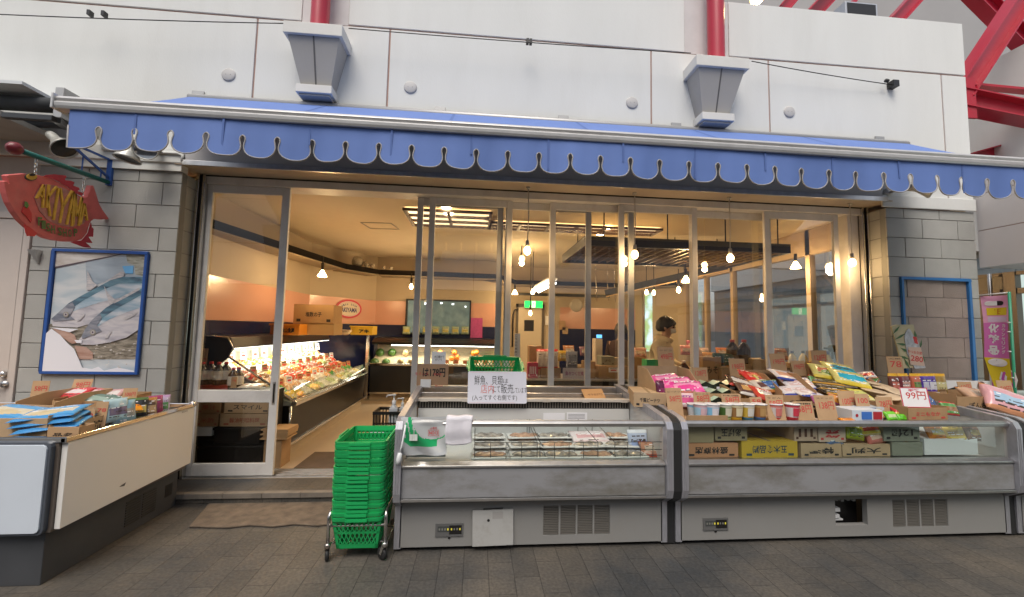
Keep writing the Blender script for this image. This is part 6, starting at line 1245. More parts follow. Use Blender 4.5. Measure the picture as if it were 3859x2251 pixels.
crate('orange plastic crate with black lettering on top of the long case', span(664, 737, 798, 824, 1.9), 1.9, .3, mat('crate_orange', (.62, .23, .02), .4), '秋山魚屋')
crate('yellow plastic crate at the far end of the long case', span(862, 917, 803, 824, 2.9), 2.9, .3, mat('crate_yellow', (.66, .42, .03), .4), 'アキ')
bag('white folded note and tray between the brown carton and the yellow crate', P(845, 818, Y=2.6), (.22, .16, .06), [(.6, .5, .36), (.4, .3, .2)], (20, 0, 0), name='wrapped_tray', cat='tray', seed=201)
# stand behind the closed left leaf
sd_ = thing('low_stand', 'dark low stand with goods behind the closed left leaf', 'stand', (.2, .6, .08)); b = MB(); b.box(-.2, .64, .45, .72, .77, .80); b.build('board', m_black, sd_)
for x in (-.19, .62): b = MB(); b.box(x, x+.02, .46, .71, .081, .769); b.build('leg', m_black, sd_)
b = MB(); q0, q1 = P(484, 955, Y=.47), P(560, 940, Y=.47); b.box(q0.x, q1.x, .47, .68, .801, .85); tag(b.build('red_crate', mat('crate_red', (.36, .02, .02), .4), bevel=.004), 'low dark red crate under the soy sauce bottles', 'crate')
for i, xv in enumerate((493, 514, 533, 551, 570, 583)):
    q = P(xv, 940, Y=.54 if i % 2 else .50); bottle('soy sauce bottle with red cap, %s from left behind the left leaf' % ORD[i], q.x, .56 if i % 2 else .52, .852 if i < 4 else .802, .215, .046, (.03, .015, .012), (.55, .03, .03), name='soy_bottle', group='soy bottles behind the left leaf', labh=(.22, .62))
card('tall kraft card behind the soy bottles', span(490, 510, 858, 935, .66), .66, '398', '', tilt=-3); card('small kraft card right of the soy bottles', span(567, 583, 928, 955, .47), .47, '198', '', tilt=-3)
bag('clear pack of pale noodles on the low stand', P(620, 950, Y=.55), (.22, .14, .03), [(.66, .6, .5), (.5, .3, .2)], (10, 0, 0), seed=202)
mb_ = [m_card2, m_card3]
for i, (xl, xr, yt, yb, tx, lab) in enumerate(((484, 545, 988, 1018, '果汁', 'brown carton with red print, upper left in the lower pane'), (551, 668, 988, 1017, 'スマイル', 'tan carton with round red mark, upper right in the lower pane'), (482, 538, 1019, 1050, '米酢', 'tan carton, lower left in the lower pane'), (540, 662, 1019, 1050, '醤油味噌料理', 'tan carton with red panel, lower right in the lower pane'))):
    carton(lab, span(xl, xr, yt, yb, .50), .50, .2, mb_[i % 2], tx, mat('carton_redbrown', (.36, .10, .05), .7) if i % 2 == 0 or i == 3 else m_ink, closed=True, th=.4, group='cartons in the lower pane of the left leaf')
b = MB(); q0, q1 = P(478, 1074, Y=.49), P(522, 1052, Y=.49); b.box(q0.x, q1.x, .49, .68, q0.z, q1.z); tag(b.build('foam_box', m_foam, bevel=.006), 'white foam box under the left cartons', 'box')
for i, (xl, xr, yt, yb) in enumerate(((524, 640, 1053, 1095), (476, 645, 1097, 1142))):
    q0, q1 = P(xl, yb, Y=.49), P(xr, yt, Y=.49); b = MB(); b.box(q0.x, q1.x, .49, .70, max(.083, q0.z), q1.z); b.box(q0.x-.01, q1.x+.01, .48, .71, q1.z-.02, q1.z+.0); tag(b.build('black_bin', m_black, bevel=.006), ['upper', 'lower'][i]+' black plastic bin behind the left leaf', 'bin')
b = MB(); 
for k in range(7): b.box(.58+rnd.uniform(-.02, .02), .80+rnd.uniform(-.03, .03), .44+rnd.uniform(-.01, .01), .66, .35+k*.014, .361+k*.014)
tag(b.build('flattened_carton_pile', mat('pile_card', (.5, .32, .16), .8)), 'pile of flattened cardboard jutting out past the left leaf', 'cardboard'); b = MB(); b.box(.60, .76, .46, .66, .081, .348); tag(b.build('bin_box', m_card2), 'carton under the pile of flattened cardboard', 'carton')

# oval sign, window to the kitchen, wall things
A0, A1 = Vector((-.25, 3.4, 0)), Vector((.55, 4.62, 0)); wd_ = (A1-A0).normalized(); wn = Vector((wd_.y, -wd_.x, 0)); oc = A0+wd_*((Vector((.2, 4.06, 0))-A0).dot(wd_))+wn*.02+Vector((0, 0, 1.75))
os_ = thing('oval_sign', 'oval red rimmed fish shop sign on the pink wall', 'sign', oc); M = face(oc, wn)
def ell(rx, rz, d, n=32): return [M @ Vector((rx*math.cos(2*math.pi*k/n), rz*math.sin(2*math.pi*k/n), d)) for k in range(n)]
b = MB(); b.prism(ell(.29, .175, .0), wn*.015); b.build('rim', mat('oval_red', (.62, .05, .08), .4), os_)
b = MB(); b.prism(ell(.235, .128, .016), wn*.002); b.build('panel', mat('oval_cream', (.72, .62, .5), .5), os_)
b = MB(); n_ = 32; e1, e2 = ell(.25, .14, .0165), ell(.24, .132, .0165); b.add(e1+e2, [(k, (k+1) % n_, n_+(k+1) % n_, n_+k) for k in range(n_)]); b.build('ring', m_paper, os_, fix=False)
b = MB(); b.text('AKIYAMA', M @ Matrix.Translation((0, -.02, .019)), h=.085, w=.36, bold=.03)
for k, ch in enumerate('FISH SHOP'):
    if ch != ' ': a = R(90-(k-4)*14); b.text(ch, M @ Matrix.Translation((.185*math.cos(a), .085*math.sin(a), .019)) @ Matrix.Rotation(a-math.pi/2, 4, 'Z') @ Matrix.Scale(1, 4), h=.036, w=.024, bold=.02)
b.build('lettering', mat('oval_navy', (.02, .03, .16), .5), os_, fix=False)
kw = thing('kitchen_window', 'dark framed interior window to the kitchen in the back wall', 'window', (1.8, 4.6, 1.65)); x0, x1, z0, z1 = span(997, 1160, 740, 822, 4.60)
b = MB(); 
for a in ((x0, x1, z1-.03, z1), (x0, x1, z0, z0+.03), (x0, x0+.035, z0+.03, z1-.03), (x1-.03, x1, z0+.03, z1-.03), (x0+.42, x0+.45, z0+.03, z1-.03)): b.box(a[0], a[1], 4.55, 4.60, a[2], a[3])
b.build('frame', m_black, kw)
b = MB(); b.box(x0+.035, x1-.03, 4.596, 4.60, z0+.03, z1-.03); b.build('pane', mat('kitchen_view', (.12, .14, .12), .1, var=.8, vs=3.5, emit=(.30, .42, .36), es=.22), kw)
for k, (u, v, s) in enumerate(((.28, .85, .05), (.52, .88, .04), (.70, .86, .04), (.9, .8, .03))):
    b = MB(); b.box(x0+(x1-x0)*u, x0+(x1-x0)*u+s, 4.592, 4.595, z0+(z1-z0)*v, z0+(z1-z0)*v+s*.8); b.build('lit_fixture', mat('kitchen_lamp', (1, 1, 1), .4, emit=(.8, .9, 1), es=3), kw)
for i in range(7):
    q = P(1000+i*24, 821, Y=4.45); bag('pale green pouch with yellow band on the kitchen sill, %s from left' % ORD[i], (q.x, 4.45, q.z+.06), (.15, .16, .05), [(.35, .42, .28), (.55, .48, .12), (.3, .4, .25)], (86, 0, rnd.uniform(-12, 12)), name='pouch', cat='pouch', seed=210+i, group='pouches on the kitchen sill')
b = MB(); x_, _, z_, z2 = span(1158, 1186, 783, 812, 4.58); b.box(x_, x_+.24, 4.575, 4.58, z_-.16, z2); tag(b.build('magenta_poster', mat('poster_magenta', (.55, .08, .30), .5, var=.2, vs=30)), 'magenta paper poster right of the kitchen window', 'poster')
# back display case
bc = thing('display_case', 'low display case of melons and radishes along the back wall', 'display case', (2, 4.3, .08))
bx0, bx1 = .66, 2.98
def xprism(prof, mi=0): b.prism([(bx0, y, z) for y, z in prof], (bx1-bx0, 0, 0), mi)
b = MB(); xprism([(4.0, .22), (4.0, .72), (4.6, .72), (4.6, .22)]); b.build('base', m_black, bc); b = MB(); xprism([(4.05, .082), (4.05, .219), (4.6, .219), (4.6, .082)]); b.build('plinth', MATS['case_plinth'], bc)
b = MB(); xprism([(3.97, .722), (3.96, .75), (3.98, .765), (4.02, .76), (4.02, .722)]); xprism([(3.975, .21), (3.975, .24), (3.999, .24), (3.999, .21)]); b.build('chrome_rail', m_steel, bc)
b = MB(); xprism([(4.02, .722), (4.02, .74), (4.5, .95), (4.5, 1.1), (4.6, 1.1), (4.6, .722)]); b.build('display_deck', mat('deck_warm', (.5, .42, .28), .5), bc)
b = MB(); xprism([(4.05, 1.101), (4.03, 1.15), (4.2, 1.22), (4.61, 1.23), (4.61, 1.101)]); b.build('canopy', m_black, bc)
b = MB(); b.box(bx0+.35, bx1-.05, 4.06, 4.10, 1.085, 1.1); b.build('light_tube', m_lit, bc); b = MB(); b.box(bx0, bx1, 3.99, 3.998, .77, .84); b.build('case_glass', m_cglass, bc)
lamp('tube_light', ((bx0+bx1)/2, 4.1, 1.07), 16, (1, .92, .72), bc, kind='AREA', shape='RECTANGLE', size=1.8, size_y=.05)
m_melon = mat('melon_green', (.05, .12, .02), .35, var=.5, vs=12); m_rad = mat('radish_cream', (.60, .48, .28), .4, var=.2, vs=8); m_orange = mat('fruit_orange', (.68, .2, .02), .4, var=.15, vs=20)
for i, (xv, yv, Yv, m, r, nm, lab) in enumerate(((922, 893, 4.12, m_melon, .085, 'melon', 'dark green melon at the left end, front row'), (950, 894, 4.12, m_melon, .085, 'melon', 'dark green melon, second in the front row'), (935, 868, 4.32, m_melon, .08, 'melon', 'dark melon, left one of the rear row'), (965, 868, 4.32, m_melon, .08, 'melon', 'dark melon, right one of the rear row'), (985, 893, 4.12, m_rad, .09, 'radish', 'cream radish, left one of the front row'), (1010, 893, 4.12, m_rad, .09, 'radish', 'cream radish next to the door stile, front row'), (998, 870, 4.34, m_rad, .085, 'radish', 'cream radish, left one of the rear row'), (1022, 872, 4.34, m_rad, .085, 'radish', 'cream radish in the rear row, behind the door stile'))):
    q = P(xv, yv, Y=Yv); b = MB(); e = 1.0 if nm == 'melon' else 1.7
    b.lathe([(r*math.sin(math.pi*k/10)*(1 if e == 1 else .72), -r*e*math.cos(math.pi*k/10)) for k in range(11)], q, (0, -.1, 1) if e == 1 else (.2, -.9, .4), 16); tag(b.build(nm, m), lab+' of the back case', nm, 'produce in the back case')
for i, (xv, yv) in enumerate(((1075, 873), (1083, 868), (1118, 868), (1125, 880), (1112, 882), (1165, 870), (1172, 868), (1180, 882))):
    q = P(xv, yv, Y=4.2); b = MB(); b.lathe([(.055*math.sin(math.pi*k/8), -.055*math.cos(math.pi*k/8)) for k in range(9)], q, seg=14); tag(b.build('orange', m_orange), 'orange fruit in the back case, %s from left' % ORD[i], 'orange', 'oranges in the back case')
for i in range(8):
    q = P(1050+i*24, 893, Y=4.06); tagcard((q.x, 4.04, .80), .10, .07, mat('orange_tag', (.6, .26, .10), .6), (0, -1, .2), 'orange price tag on the back case, %s from left' % ORD[i], 'price tags on the back case')
# back wall: cold room door, exit sign
cr = thing('cold_room_door', 'cream cold room door with small dark rounded window at the back', 'door', (3.9, 5.28, .08)); x0, x1 = P(1275, 800, Y=5.25).x, P(1333, 800, Y=5.25).x
b = MB(); b.box(x0, x1, 5.24, 5.285, .09, 1.93); b.build('leaf', mat('cold_door', (.62, .54, .42), .35), cr, bevel=.006)
b = MB(); b.box(x1, x1+.05, 5.22, 5.29, .085, 2.0); b.box(x0-.05, x0, 5.22, 5.29, .085, 2.0); b.box(x0-.05, x1+.05, 5.22, 5.29, 1.93, 2.0); b.build('frame', mat('door_gasket', (.10, .08, .06), .5), cr)
wx0, wx1, wz0, wz1 = span(1290, 1314, 788, 815, 5.23); b = MB(); b.box(wx0, wx1, 5.232, 5.24, wz0, wz1); b.build('window', m_black, cr, bevel=.02); b = MB(); b.box(wx0+.02, wx1-.02, 5.228, 5.232, wz0+.02, wz1-.02); b.build('pane', mat('smoked', (.04, .04, .045), .1), cr)
sd2 = MB(); x_ = P(1262, 800, Y=5.1).x; sd2.tube([(x_, 5.1, 1.05), (x_, 5.1, 1.75), (x_+.03, 5.1, 1.85), (x_+.12, 5.1, 1.88)], .018, 8); tag(sd2.build('door_seal', m_black), 'dark rounded door edge left of the cold room door', 'door trim')
ex = thing('exit_sign', 'green lit exit sign with white running figure', 'exit sign', (3.9, 5.1, 2.0)); x0, x1, z0, z1 = span(1290, 1336, 741, 758, 5.1)
b = MB(); b.box(x0, x1, 5.1, 5.14, z0, z1); b.build('housing', m_whitep, ex, bevel=.004); b = MB(); b.box(x0+.006, x1-.006, 5.094, 5.0995, z0+.006, z1-.006); b.build('green_panel', mat('exit_green', (.0, .4, .1), .3, emit=(.01, .75, .12), es=1.2), ex)
xm = (x0+x1)/2; b = MB(); b.box(xm-.04, xm+.04, 5.0915, 5.0935, z0+.012, z1-.012); b.build('white_field', mat('exit_white', (.8, .9, .8), .3, emit=(.8, 1, .7), es=1.1), ex)
b = MB(); zc = (z0+z1)/2; 
for p_, q_ in (((0, .03), (-.005, -.005)), ((-.005, -.005), (.02, -.03)), ((-.005, -.005), (-.022, -.028)), ((0, .025), (.022, .012)), ((0, .025), (-.02, .01))): b.bar((xm+p_[0], 5.0905, zc+p_[1]), (xm+q_[0], 5.0905, zc+q_[1]), .008, .001, up=(0, 1, 0))
b.lathe([(0, 0), (.009, 0)], (xm+.004, 5.0903, zc+.042), (0, -1, 0), 10); b.build('figure', MATS['exit_green'], ex, fix=False)
b = MB(); b.box(P(1262, 740, Y=4.9).x, P(1500, 740, Y=4.9).x, 4.88, 4.9, 2.16, 2.22); tag(b.build('dark_pelmet', m_black), 'long dark pelmet above the cold room door', 'pelmet')
clk = MB(); q = P(1418, 752, Y=4.8); clk.lathe([(0, .02), (.12, .02), (.14, .01), (.14, 0)], (q.x, 4.8, q.z), (0, -1, 0), 24); tag(clk.build('wall_clock', mat('clock_face', (.4, .36, .3), .3)), 'round wall clock on the back wall right of the exit sign', 'clock')
for i, (xl, xr, yt, yb, m) in enumerate(((1376, 1392, 790, 812, m_card), (1384, 1398, 806, 822, m_card3), (1342, 1353, 778, 800, m_paper), (1650, 1700, 735, 778, mat('notice_tan', (.5, .36, .22), .7)), (1700, 1735, 745, 800, mat('notice_pale', (.58, .46, .34), .7)))):
    x0, x1, z0, z1 = span(xl, xr, yt, yb, 5.2); b = MB(); b.box(x0, x1, 5.2, 5.205, z0, z1); o = b.build('notice', m); tag(o, ['slanting brown paper on the back wall', 'lower brown paper on the back wall', 'white notice beside the cold room door', 'tan notice by the back windows', 'pale notice by the back windows'][i], 'notice'); o.rotation_euler.y = 0
# bright rear windows
for i, (xl, xr) in enumerate(((1586, 1609), (1613, 1636))):
    rw = thing('rear_window', ['left', 'right'][i]+' narrow bright rear window with green leaves outside', 'window', P((xl+xr)/2, 800, Y=5.0)); x0, x1, z0, z1 = span(xl, xr, 722, 865, 5.0)
    b = MB(); b.box(x0-.03, x0, 4.97, 5.02, z0, z1); b.box(x1, x1+.03, 4.97, 5.02, z0, z1); b.box(x0-.03, x1+.03, 4.97, 5.02, z1, z1+.04); b.build('frame', m_alu, rw)
    m = bpy.data.materials.get('window_daylight')
    if m is None:
        m = bpy.data.materials.new('window_daylight'); m.use_nodes = True; n = m.node_tree; bb = n.nodes['Principled BSDF']; g = n.nodes.new('ShaderNodeNewGeometry'); nz = n.nodes.new('ShaderNodeTexNoise'); nz.inputs['Scale'].default_value = 5; n.links.new(g.outputs['Position'], nz.inputs['Vector']); rr = n.nodes.new('ShaderNodeValToRGB'); n.links.new(nz.outputs[0], rr.inputs[0]); rr.color_ramp.elements[0].position = .4; rr.color_ramp.elements[0].color = (.10, .35, .12, 1); rr.color_ramp.elements[1].position = .6; rr.color_ramp.elements[1].color = (.45, .75, 1, 1); n.links.new(rr.outputs[0], bb.inputs['Emission Color']); bb.inputs['Emission Strength'].default_value = .9; bb.inputs['Roughness'].default_value = .1
    b = MB(); b.box(x0, x1, 4.99, 5.0, z0, z1); b.build('pane', m, rw)
# seen through the side window
sb = thing('side_building', 'blue grey block building seen through the side window of the shop', 'building', (11, 3, 0)); b = MB(); rnd2 = random.Random(8)
for r in range(14):
    for c_ in range(16): y = -.5+c_*.6+(.3 if r % 2 else 0); b.box(11.0, 11.05, y+.006, y+.594, r*.2+.004, r*.2+.196, 0)
b.box(11.02, 11.3, -1, 10, 0, 2.9, 1); b.box(10.9, 11.3, -1, 10, 2.9, 6, 2); b.build('wall', [mat('blue_grey_block', (.22, .27, .30), .9, var=.1), m_mortar, m_white], sb)
b = MB(); b.box(10.98, 11.0, 1.2, 2.6, .1, 2.2); b.build('doorway', mat('doorway_dark', (.05, .045, .045), .3), sb)

# ------------------------------------------------------------------ ceiling lights, canopy, lamps
m_panel = mat('ceiling_panel_light', (.9, .75, .5), .5, emit=(1, .72, .40), es=1.5); m_wood = mat('dark_wood', (.06, .028, .015), .5); m_hot = mat('hot_lamp', (1, .9, .7), .4, emit=(1, .82, .5), es=22)
for nm, x0, x1, y0, y1, nx, ny, lab in (('a', 1.72, 2.72, 1.0, 1.72, 2, 3, 'square lattice ceiling light near the open doorway'), ('b', 2.74, 5.0, 1.42, 1.74, 6, 2, 'long lattice ceiling light behind the middle door leaves')):
    t = thing('ceiling_light', lab, 'ceiling light', ((x0+x1)/2, (y0+y1)/2, 2.83), 'lattice ceiling lights'); b = MB(); b.add([(x0, y0, 2.822), (x1, y0, 2.822), (x1, y1, 2.822), (x0, y1, 2.822)], [(0, 3, 2, 1)]); b.build('panel', m_panel, t, fix=False)
    b = MB()
    for i in range(nx+1): x = x0+(x1-x0)*i/nx; b.box(x-.018, x+.018, y0, y1, 2.785, 2.815)
    for j in range(ny+1): y = y0+(y1-y0)*j/ny; b.box(x0-.02, x1+.02, y-.016, y+.016, 2.786, 2.816)
    b.build('lattice', m_wood, t)
    lamp('panel_light', ((x0+x1)/2, (y0+y1)/2, 2.77), 26 if nm == 'a' else 44, (1, .70, .38), t, kind='AREA', shape='RECTANGLE', size=x1-x0, size_y=y1-y0)
for i, (xv, yv, lab) in enumerate(((1098, 513, 'upper one by the left door leaf'), (1104, 527, 'lower one by the left door leaf'), (1497, 562, 'upper one near the long lattice'), (1478, 578, 'lower one near the long lattice'))):
    q = P(xv, yv, Z=2.81); b = MB(); b.lathe([(0, .012), (.05, .012), (.055, 0), (0, -.001)], q, (0, 0, 1), 16); tag(b.build('downlight', m_hot), 'glowing round ceiling spot, '+lab, 'downlight', 'glowing ceiling spots')
b = MB(); q = P(865, 472, Z=2.83); b.lathe([(.10, .0), (.10, -.008), (.06, -.012), (.055, .0)], q, seg=20); b.lathe([(0, -.004), (.056, -.004)], q, seg=20, mi=1); tag(b.build('downlight', [m_whitep, m_black]), 'unlit downlight with dark centre just inside the open doorway', 'downlight')
b = MB(); e = [P(888, 548, Z=2.831), P(962, 550, Z=2.831), P(982, 565, Z=2.831), P(912, 563, Z=2.831)]
for p_, q_ in zip(e, e[1:]+e[:1]): b.bar(p_, q_, .015, .006)
tag(b.build('ceiling_hatch', MATS['corbel_grey']), 'square hatch outline in the ceiling behind the doorway', 'hatch')
b = MB(); q = P(1207, 537, Z=2.83); b.lathe([(.11, 0), (.10, -.012), (0, -.014)], q, seg=20); tag(b.build('ceiling_speaker', mat('speaker_cream', (.5, .42, .3), .6)), 'round flush ceiling speaker between the lattice lights', 'speaker')
hc = thing('hanging_canopy', 'black frame canopy with lattice underside hung over the counter', 'canopy', (5, 1.3, 2.45)); X0, X1, Y0_, Y1_ = 3.78, 6.25, .72, 1.95
b = MB()
for a in ((X0, X1, Y0_, Y0_+.03), (X0, X1, Y1_-.03, Y1_), (X0, X0+.03, Y0_+.03, Y1_-.03), (X1-.03, X1, Y0_+.03, Y1_-.03)): b.box(a[0], a[1], a[2], a[3], 2.40, 2.51)
b.build('frame', m_black, hc, bevel=.004); b = MB()
for k in range(21): x = X0+.05+(X1-X0-.1)*k/20; b.box(x-.006, x+.006, Y0_+.03, Y1_-.03, 2.415, 2.435)
for k in range(11): y = Y0_+.05+(Y1_-Y0_-.1)*k/10; b.box(X0+.03, X1-.03, y-.006, y+.006, 2.437, 2.455)
b.box(X0+.03, X1-.03, Y0_+.03, Y1_-.03, 2.47, 2.475, 1); b.build('lattice', [mat('brass_slat', (.22, .15, .07), .4, .5), mat('canopy_top', (.30, .24, .15), .6)], hc)
for x in (4.0, 4.75, 5.45, 6.1):
    for y in (Y0_+.015, Y1_-.015): b = MB(); b.tube([(x, y, 2.51), (x, y, 2.835)], .008, 6); b.build('hanging_rod', m_black, hc)
b = MB(); p0, p1 = P(1490, 722, Y=2.9), P(1790, 655, Y=1.9); b.bar(p0, p1, .06, .10); b.bar(p0-Vector((0, .035, .06)), p1-Vector((0, .035, .06)), .03, .012, 1); tag(b.build('slanting_pelmet', [m_black, mat('pelmet_glow', (.6, .4, .2), .5)]), 'dark slanting pelmet with pale lower edge, deeper in the shop', 'pelmet')
def conelamp(lab, at, power, ztop, cone=True):
    at = Vector(at); t = thing('hanging_lamp', lab, 'lamp', at, 'small lamps inside the shop'); b = MB(); b.tube([at+Vector((0, 0, ztop-at.z)), at+Vector((0, 0, .10))], .008, 6); b.lathe([(0, .16), (.018, .16), (.02, .09), (.015, .06)], at, seg=10); b.build('stem', m_black, t)
    b = MB(); 
    if cone: b.lathe([(.015, .06), (.03, .03), (.055, -.015), (.06, -.03), (.0, -.035)], at, seg=16)
    else: b.lathe([(0, -.045), (.025, -.03), (.033, -.005), (.025, .02), (.014, .05)], at, seg=14)
    b.build('glass_bulb', m_bulb, t); lamp('bulb_light', at-Vector((0, 0, .07)), power, (1, .68, .34), t, .04)
conelamp('cone lamp under the cornice, above the brown carton', P(793, 676, Y=2.0), 20, 2.385); conelamp('round lamp under the cornice beside the first door stiles', P(1012, 706, Y=3.5), 18, 2.385, False)
conelamp('broad lamp under the canopy behind the person', P(1688, 690, Y=1.7), 24, 2.41); conelamp('round lamp below and left of the broad one', P(1670, 714, Y=2.2), 16, 2.41, False); conelamp('lamp near the exit sign, upper one', P(1283, 647, Y=3.0), 18, 2.83, False); conelamp('lamp just left of the exit sign', P(1267, 721, Y=4.3), 16, 2.385); conelamp('lamp at the end of the fluorescent tubes', P(1311, 719, Y=3.4), 16, 2.83, False); conelamp('lamp hung low in front of the cold room door', P(1305, 771, Y=4.0), 8, 2.83, False); conelamp('small lamp at the right end of the canopy', P(1958, 655, Y=1.2), 12, 2.41)
conelamp('left one of the twin lamps by the rear windows', P(1591, 720, Y=3.6), 8, 2.83, False); conelamp('right one of the twin lamps by the rear windows', P(1609, 721, Y=3.6), 8, 2.83, False)
t = thing('fluorescent_fitting', 'twin white fluorescent tubes slanting toward the exit sign', 'ceiling light', P(1335, 708, Y=3)); 
for d in (0, .10): b = MB(); b.tube([P(1312, 719, Y=3.6)+Vector((d, 0, .0)), P(1352, 697, Y=2.6)+Vector((d, 0, 0))], .016, 8); b.build('tube', m_lit, t)
b = MB(); b.bar(P(1312, 716, Y=3.6)+Vector((.05, 0, .05)), P(1352, 694, Y=2.6)+Vector((.05, 0, .05)), .16, .03); b.build('housing', m_whitep, t)
# ornaments on the cornice
for i, (xv, yv, r, lab) in enumerate(((880, 645, .10, 'round puffer fish ornament on the cornice'), (903, 652, .05, 'small shell ornament right of the puffer fish'), (917, 654, .045, 'small round ornament in the middle of the cornice row'), (945, 658, .035, 'flat starfish ornament on the cornice'), (962, 660, .035, 'last small ornament at the right of the cornice row'))):
    q = P(xv, yv, Y=3.75); b = MB()
    prof = [(r*math.sin(math.pi*k/10), -r*math.cos(math.pi*k/10)) for k in range(11)]; b.lathe(prof, q, (1, .1, .1), 14)
    if i == 0:
        for k in range(40): a, c_ = random.uniform(0, 6.28), random.uniform(-1, 1); s_ = (1-c_*c_)**.5; d = Vector((s_*math.cos(a), s_*math.sin(a), c_)); b.tube([q+d*r*.95, q+d*r*1.18], [.006, .001], 5)
        b.prism([q+Vector((r, 0, 0)), q+Vector((r*1.5, 0, r*.4)), q+Vector((r*1.5, 0, -r*.4))], (0, .01, 0))
    tag(b.build('ornament', mat('ornament_tan', (.30, .26, .20), .6, var=.4, vs=20)), lab, 'ornament', 'ornaments on the cornice')

# ------------------------------------------------------------------ counters and the goods on them
ct = thing('counter', 'black fronted counter of packed goods behind the glass doors', 'counter', (4, 1.7, .08)); b = MB(); b.box(2.95, 6.6, 1.45, 2.05, .081, .80); b.build('front', m_black, ct); b = MB(); b.box(2.93, 6.62, 1.42, 2.06, .801, .825); b.build('top', m_alu, ct, bevel=.004)
c2 = thing('counter', 'low shelf of cartons and bottles just behind the right door leaves', 'counter', (5.6, .8, .08)); b = MB(); b.box(4.75, 6.62, .62, 1.08, .081, .86); b.build('front', m_black, c2); b = MB(); b.box(4.73, 6.63, .60, 1.10, .861, .885); b.build('top', m_alu, c2, bevel=.004)
ZC, ZR = .826, .886
def on(Z, xl, xr, yt, Y): a, c_ = P(xl, 900, Y=Y).x, P(xr, 900, Y=Y).x; return a, c_, Z, P((xl+xr)/2, yt, Y=Y).z
carton('small red framed box on the counter, nearest the plastic basket', on(ZC, 1299, 1324, 893, 1.5), 1.5, .12, mat('red_box', (.5, .06, .12), .5), '||||', m_paper, closed=True, th=.5); carton('tall brown carton standing on the counter behind the red box', on(ZC, 1302, 1334, 852, 1.7), 1.7, .2, m_card2, '', closed=True)
for i, xv in enumerate((1336, 1358)): bag(['red topped clear bag, left one of the pair on the counter', 'red topped clear bag, right one of the pair on the counter'][i], P(xv, 884, Y=1.55), (.17, .26, .09), [(.62, .52, .46), (.6, .5, .44), (.62, .05, .05)], (86, 0, i*4), seed=230+i, group='red topped bags on the counter')
carton('brown carton under the red topped bags', on(ZC, 1332, 1380, 906, 1.5), 1.5, .2, m_card2, '', closed=True); bag('grey blue pouch standing on the counter', P(1407, 888, Y=1.55), (.16, .24, .07), [(.24, .25, .32), (.3, .31, .38), (.22, .23, .3)], (86, 0, 3), seed=233); bag('yellow pouch between the red topped and grey blue ones', P(1384, 876, Y=1.7), (.12, .14, .05), [(.66, .42, .05), (.6, .5, .2)], (86, 0, 0), seed=234)
b = MB(); x0, x1, z0, z1 = on(ZC, 1385, 1442, 906, 1.46); b.box(x0, x1, 1.455, 1.46, z0, z1); o = tag(b.build('shelf_sign', mat('lilac_board', (.6, .58, .68), .5)), 'lilac white sign board with red and blue characters on the counter', 'sign'); b = MB(); b.text('魚々つくだ煮', face(((x0+x1)/2, 1.4535, (z0+z1)/2), (0, -1, 0)), h=(z1-z0)*.4, w=(x1-x0)*.8, bold=.02); b.build('lettering', mat('violet_text', (.35, .1, .3), .6), o, fix=False)
for i, (xl, xr, yt, Yv, lab, tx) in enumerate(((1440, 1465, 890, 1.5, 'small orange brown box next to the lilac sign', ''), (1474, 1550, 902, 1.5, 'long brown carton with white card on its front', ''), (1480, 1512, 878, 1.62, 'grey green boxed pack on the long brown carton', '茶'), (1512, 1548, 882, 1.62, 'dark open carton tilted on the long brown carton', ''), (1560, 1590, 880, 1.55, 'brown carton left of the green box', ''))):
    Z = ZC if i in (0, 1, 4) else P(1500, 902, Y=1.5).z+.003; carton(lab, on(Z, xl, xr, yt, Yv), Yv, .2, [m_card2, m_card2, mat('grey_carton', (.22, .23, .18), .8), mat('dim_carton', (.30, .24, .14), .85), m_card2][i], tx, closed=True)
tagcard(((P(1510, 914, Y=1.49).x), 1.492, P(1510, 911, Y=1.49).z), .13, .06, m_paper, (0, -1, 0), 'white card on the front of the long brown carton', None)
t = carton('green box with white lettering on the low shelf', on(ZR, 1592, 1620, 886, .72), .72, .14, mat('box_green', (.03, .36, .12), .5), 'GREEN', m_paper, closed=True, th=.2)
bottle('dark bottle with gold label right of the big kraft card', P(1683, 900, Y=.8).x, .8, ZR, .24, .06, (.03, .02, .012), (.66, .62, .55), lab=(.5, .32, .03)); bottle('brown squat jar beside the dark bottle', P(1700, 900, Y=.85).x, .85, ZR, .13, .05, (.2, .12, .05), (.6, .5, .3))
for i, (xl, xr, yt, Yv, tx, lab) in enumerate(((1640, 1722, 912, .66, '', 'wide brown carton low behind the large kraft card'), (1730, 1775, 880, .74, 'みそ', 'brown carton with black figure right of the door stile'), (1776, 1812, 906, .68, 'SOFT', 'brown carton with stamped letters before the teal packs'), (1815, 1850, 898, .68, '', 'tan carton under the soy bottles'), (1853, 1884, 885, .70, '', 'narrow brown carton with pale bags left of the door stile'), (1905, 1945, 905, .68, '', 'brown carton with red band under the first upper card'), (1946, 1992, 895, .72, '', 'brown carton of squeeze bottles, left half'), (1996, 2060, 893, .72, '', 'brown carton of squeeze bottles, right half'))):
    carton(lab, on(ZR, xl, xr, yt, Yv), Yv, .22, m_card2 if i % 2 else m_card3, tx, closed=True, group='cartons on the low shelf')
for i, (xv, h) in enumerate(((1765, .15), (1785, .14), (1796, .13))): bag('dark teal pack on the low shelf, %s from left' % ORD[i], (P(xv, 885, Y=.8).x, .80, P(xv, 885, Y=.8).z), (.10, h, .06), [(.02, .09, .08), (.03, .14, .12)], (80, 0, 0), seed=240+i, group='teal packs on the low shelf')
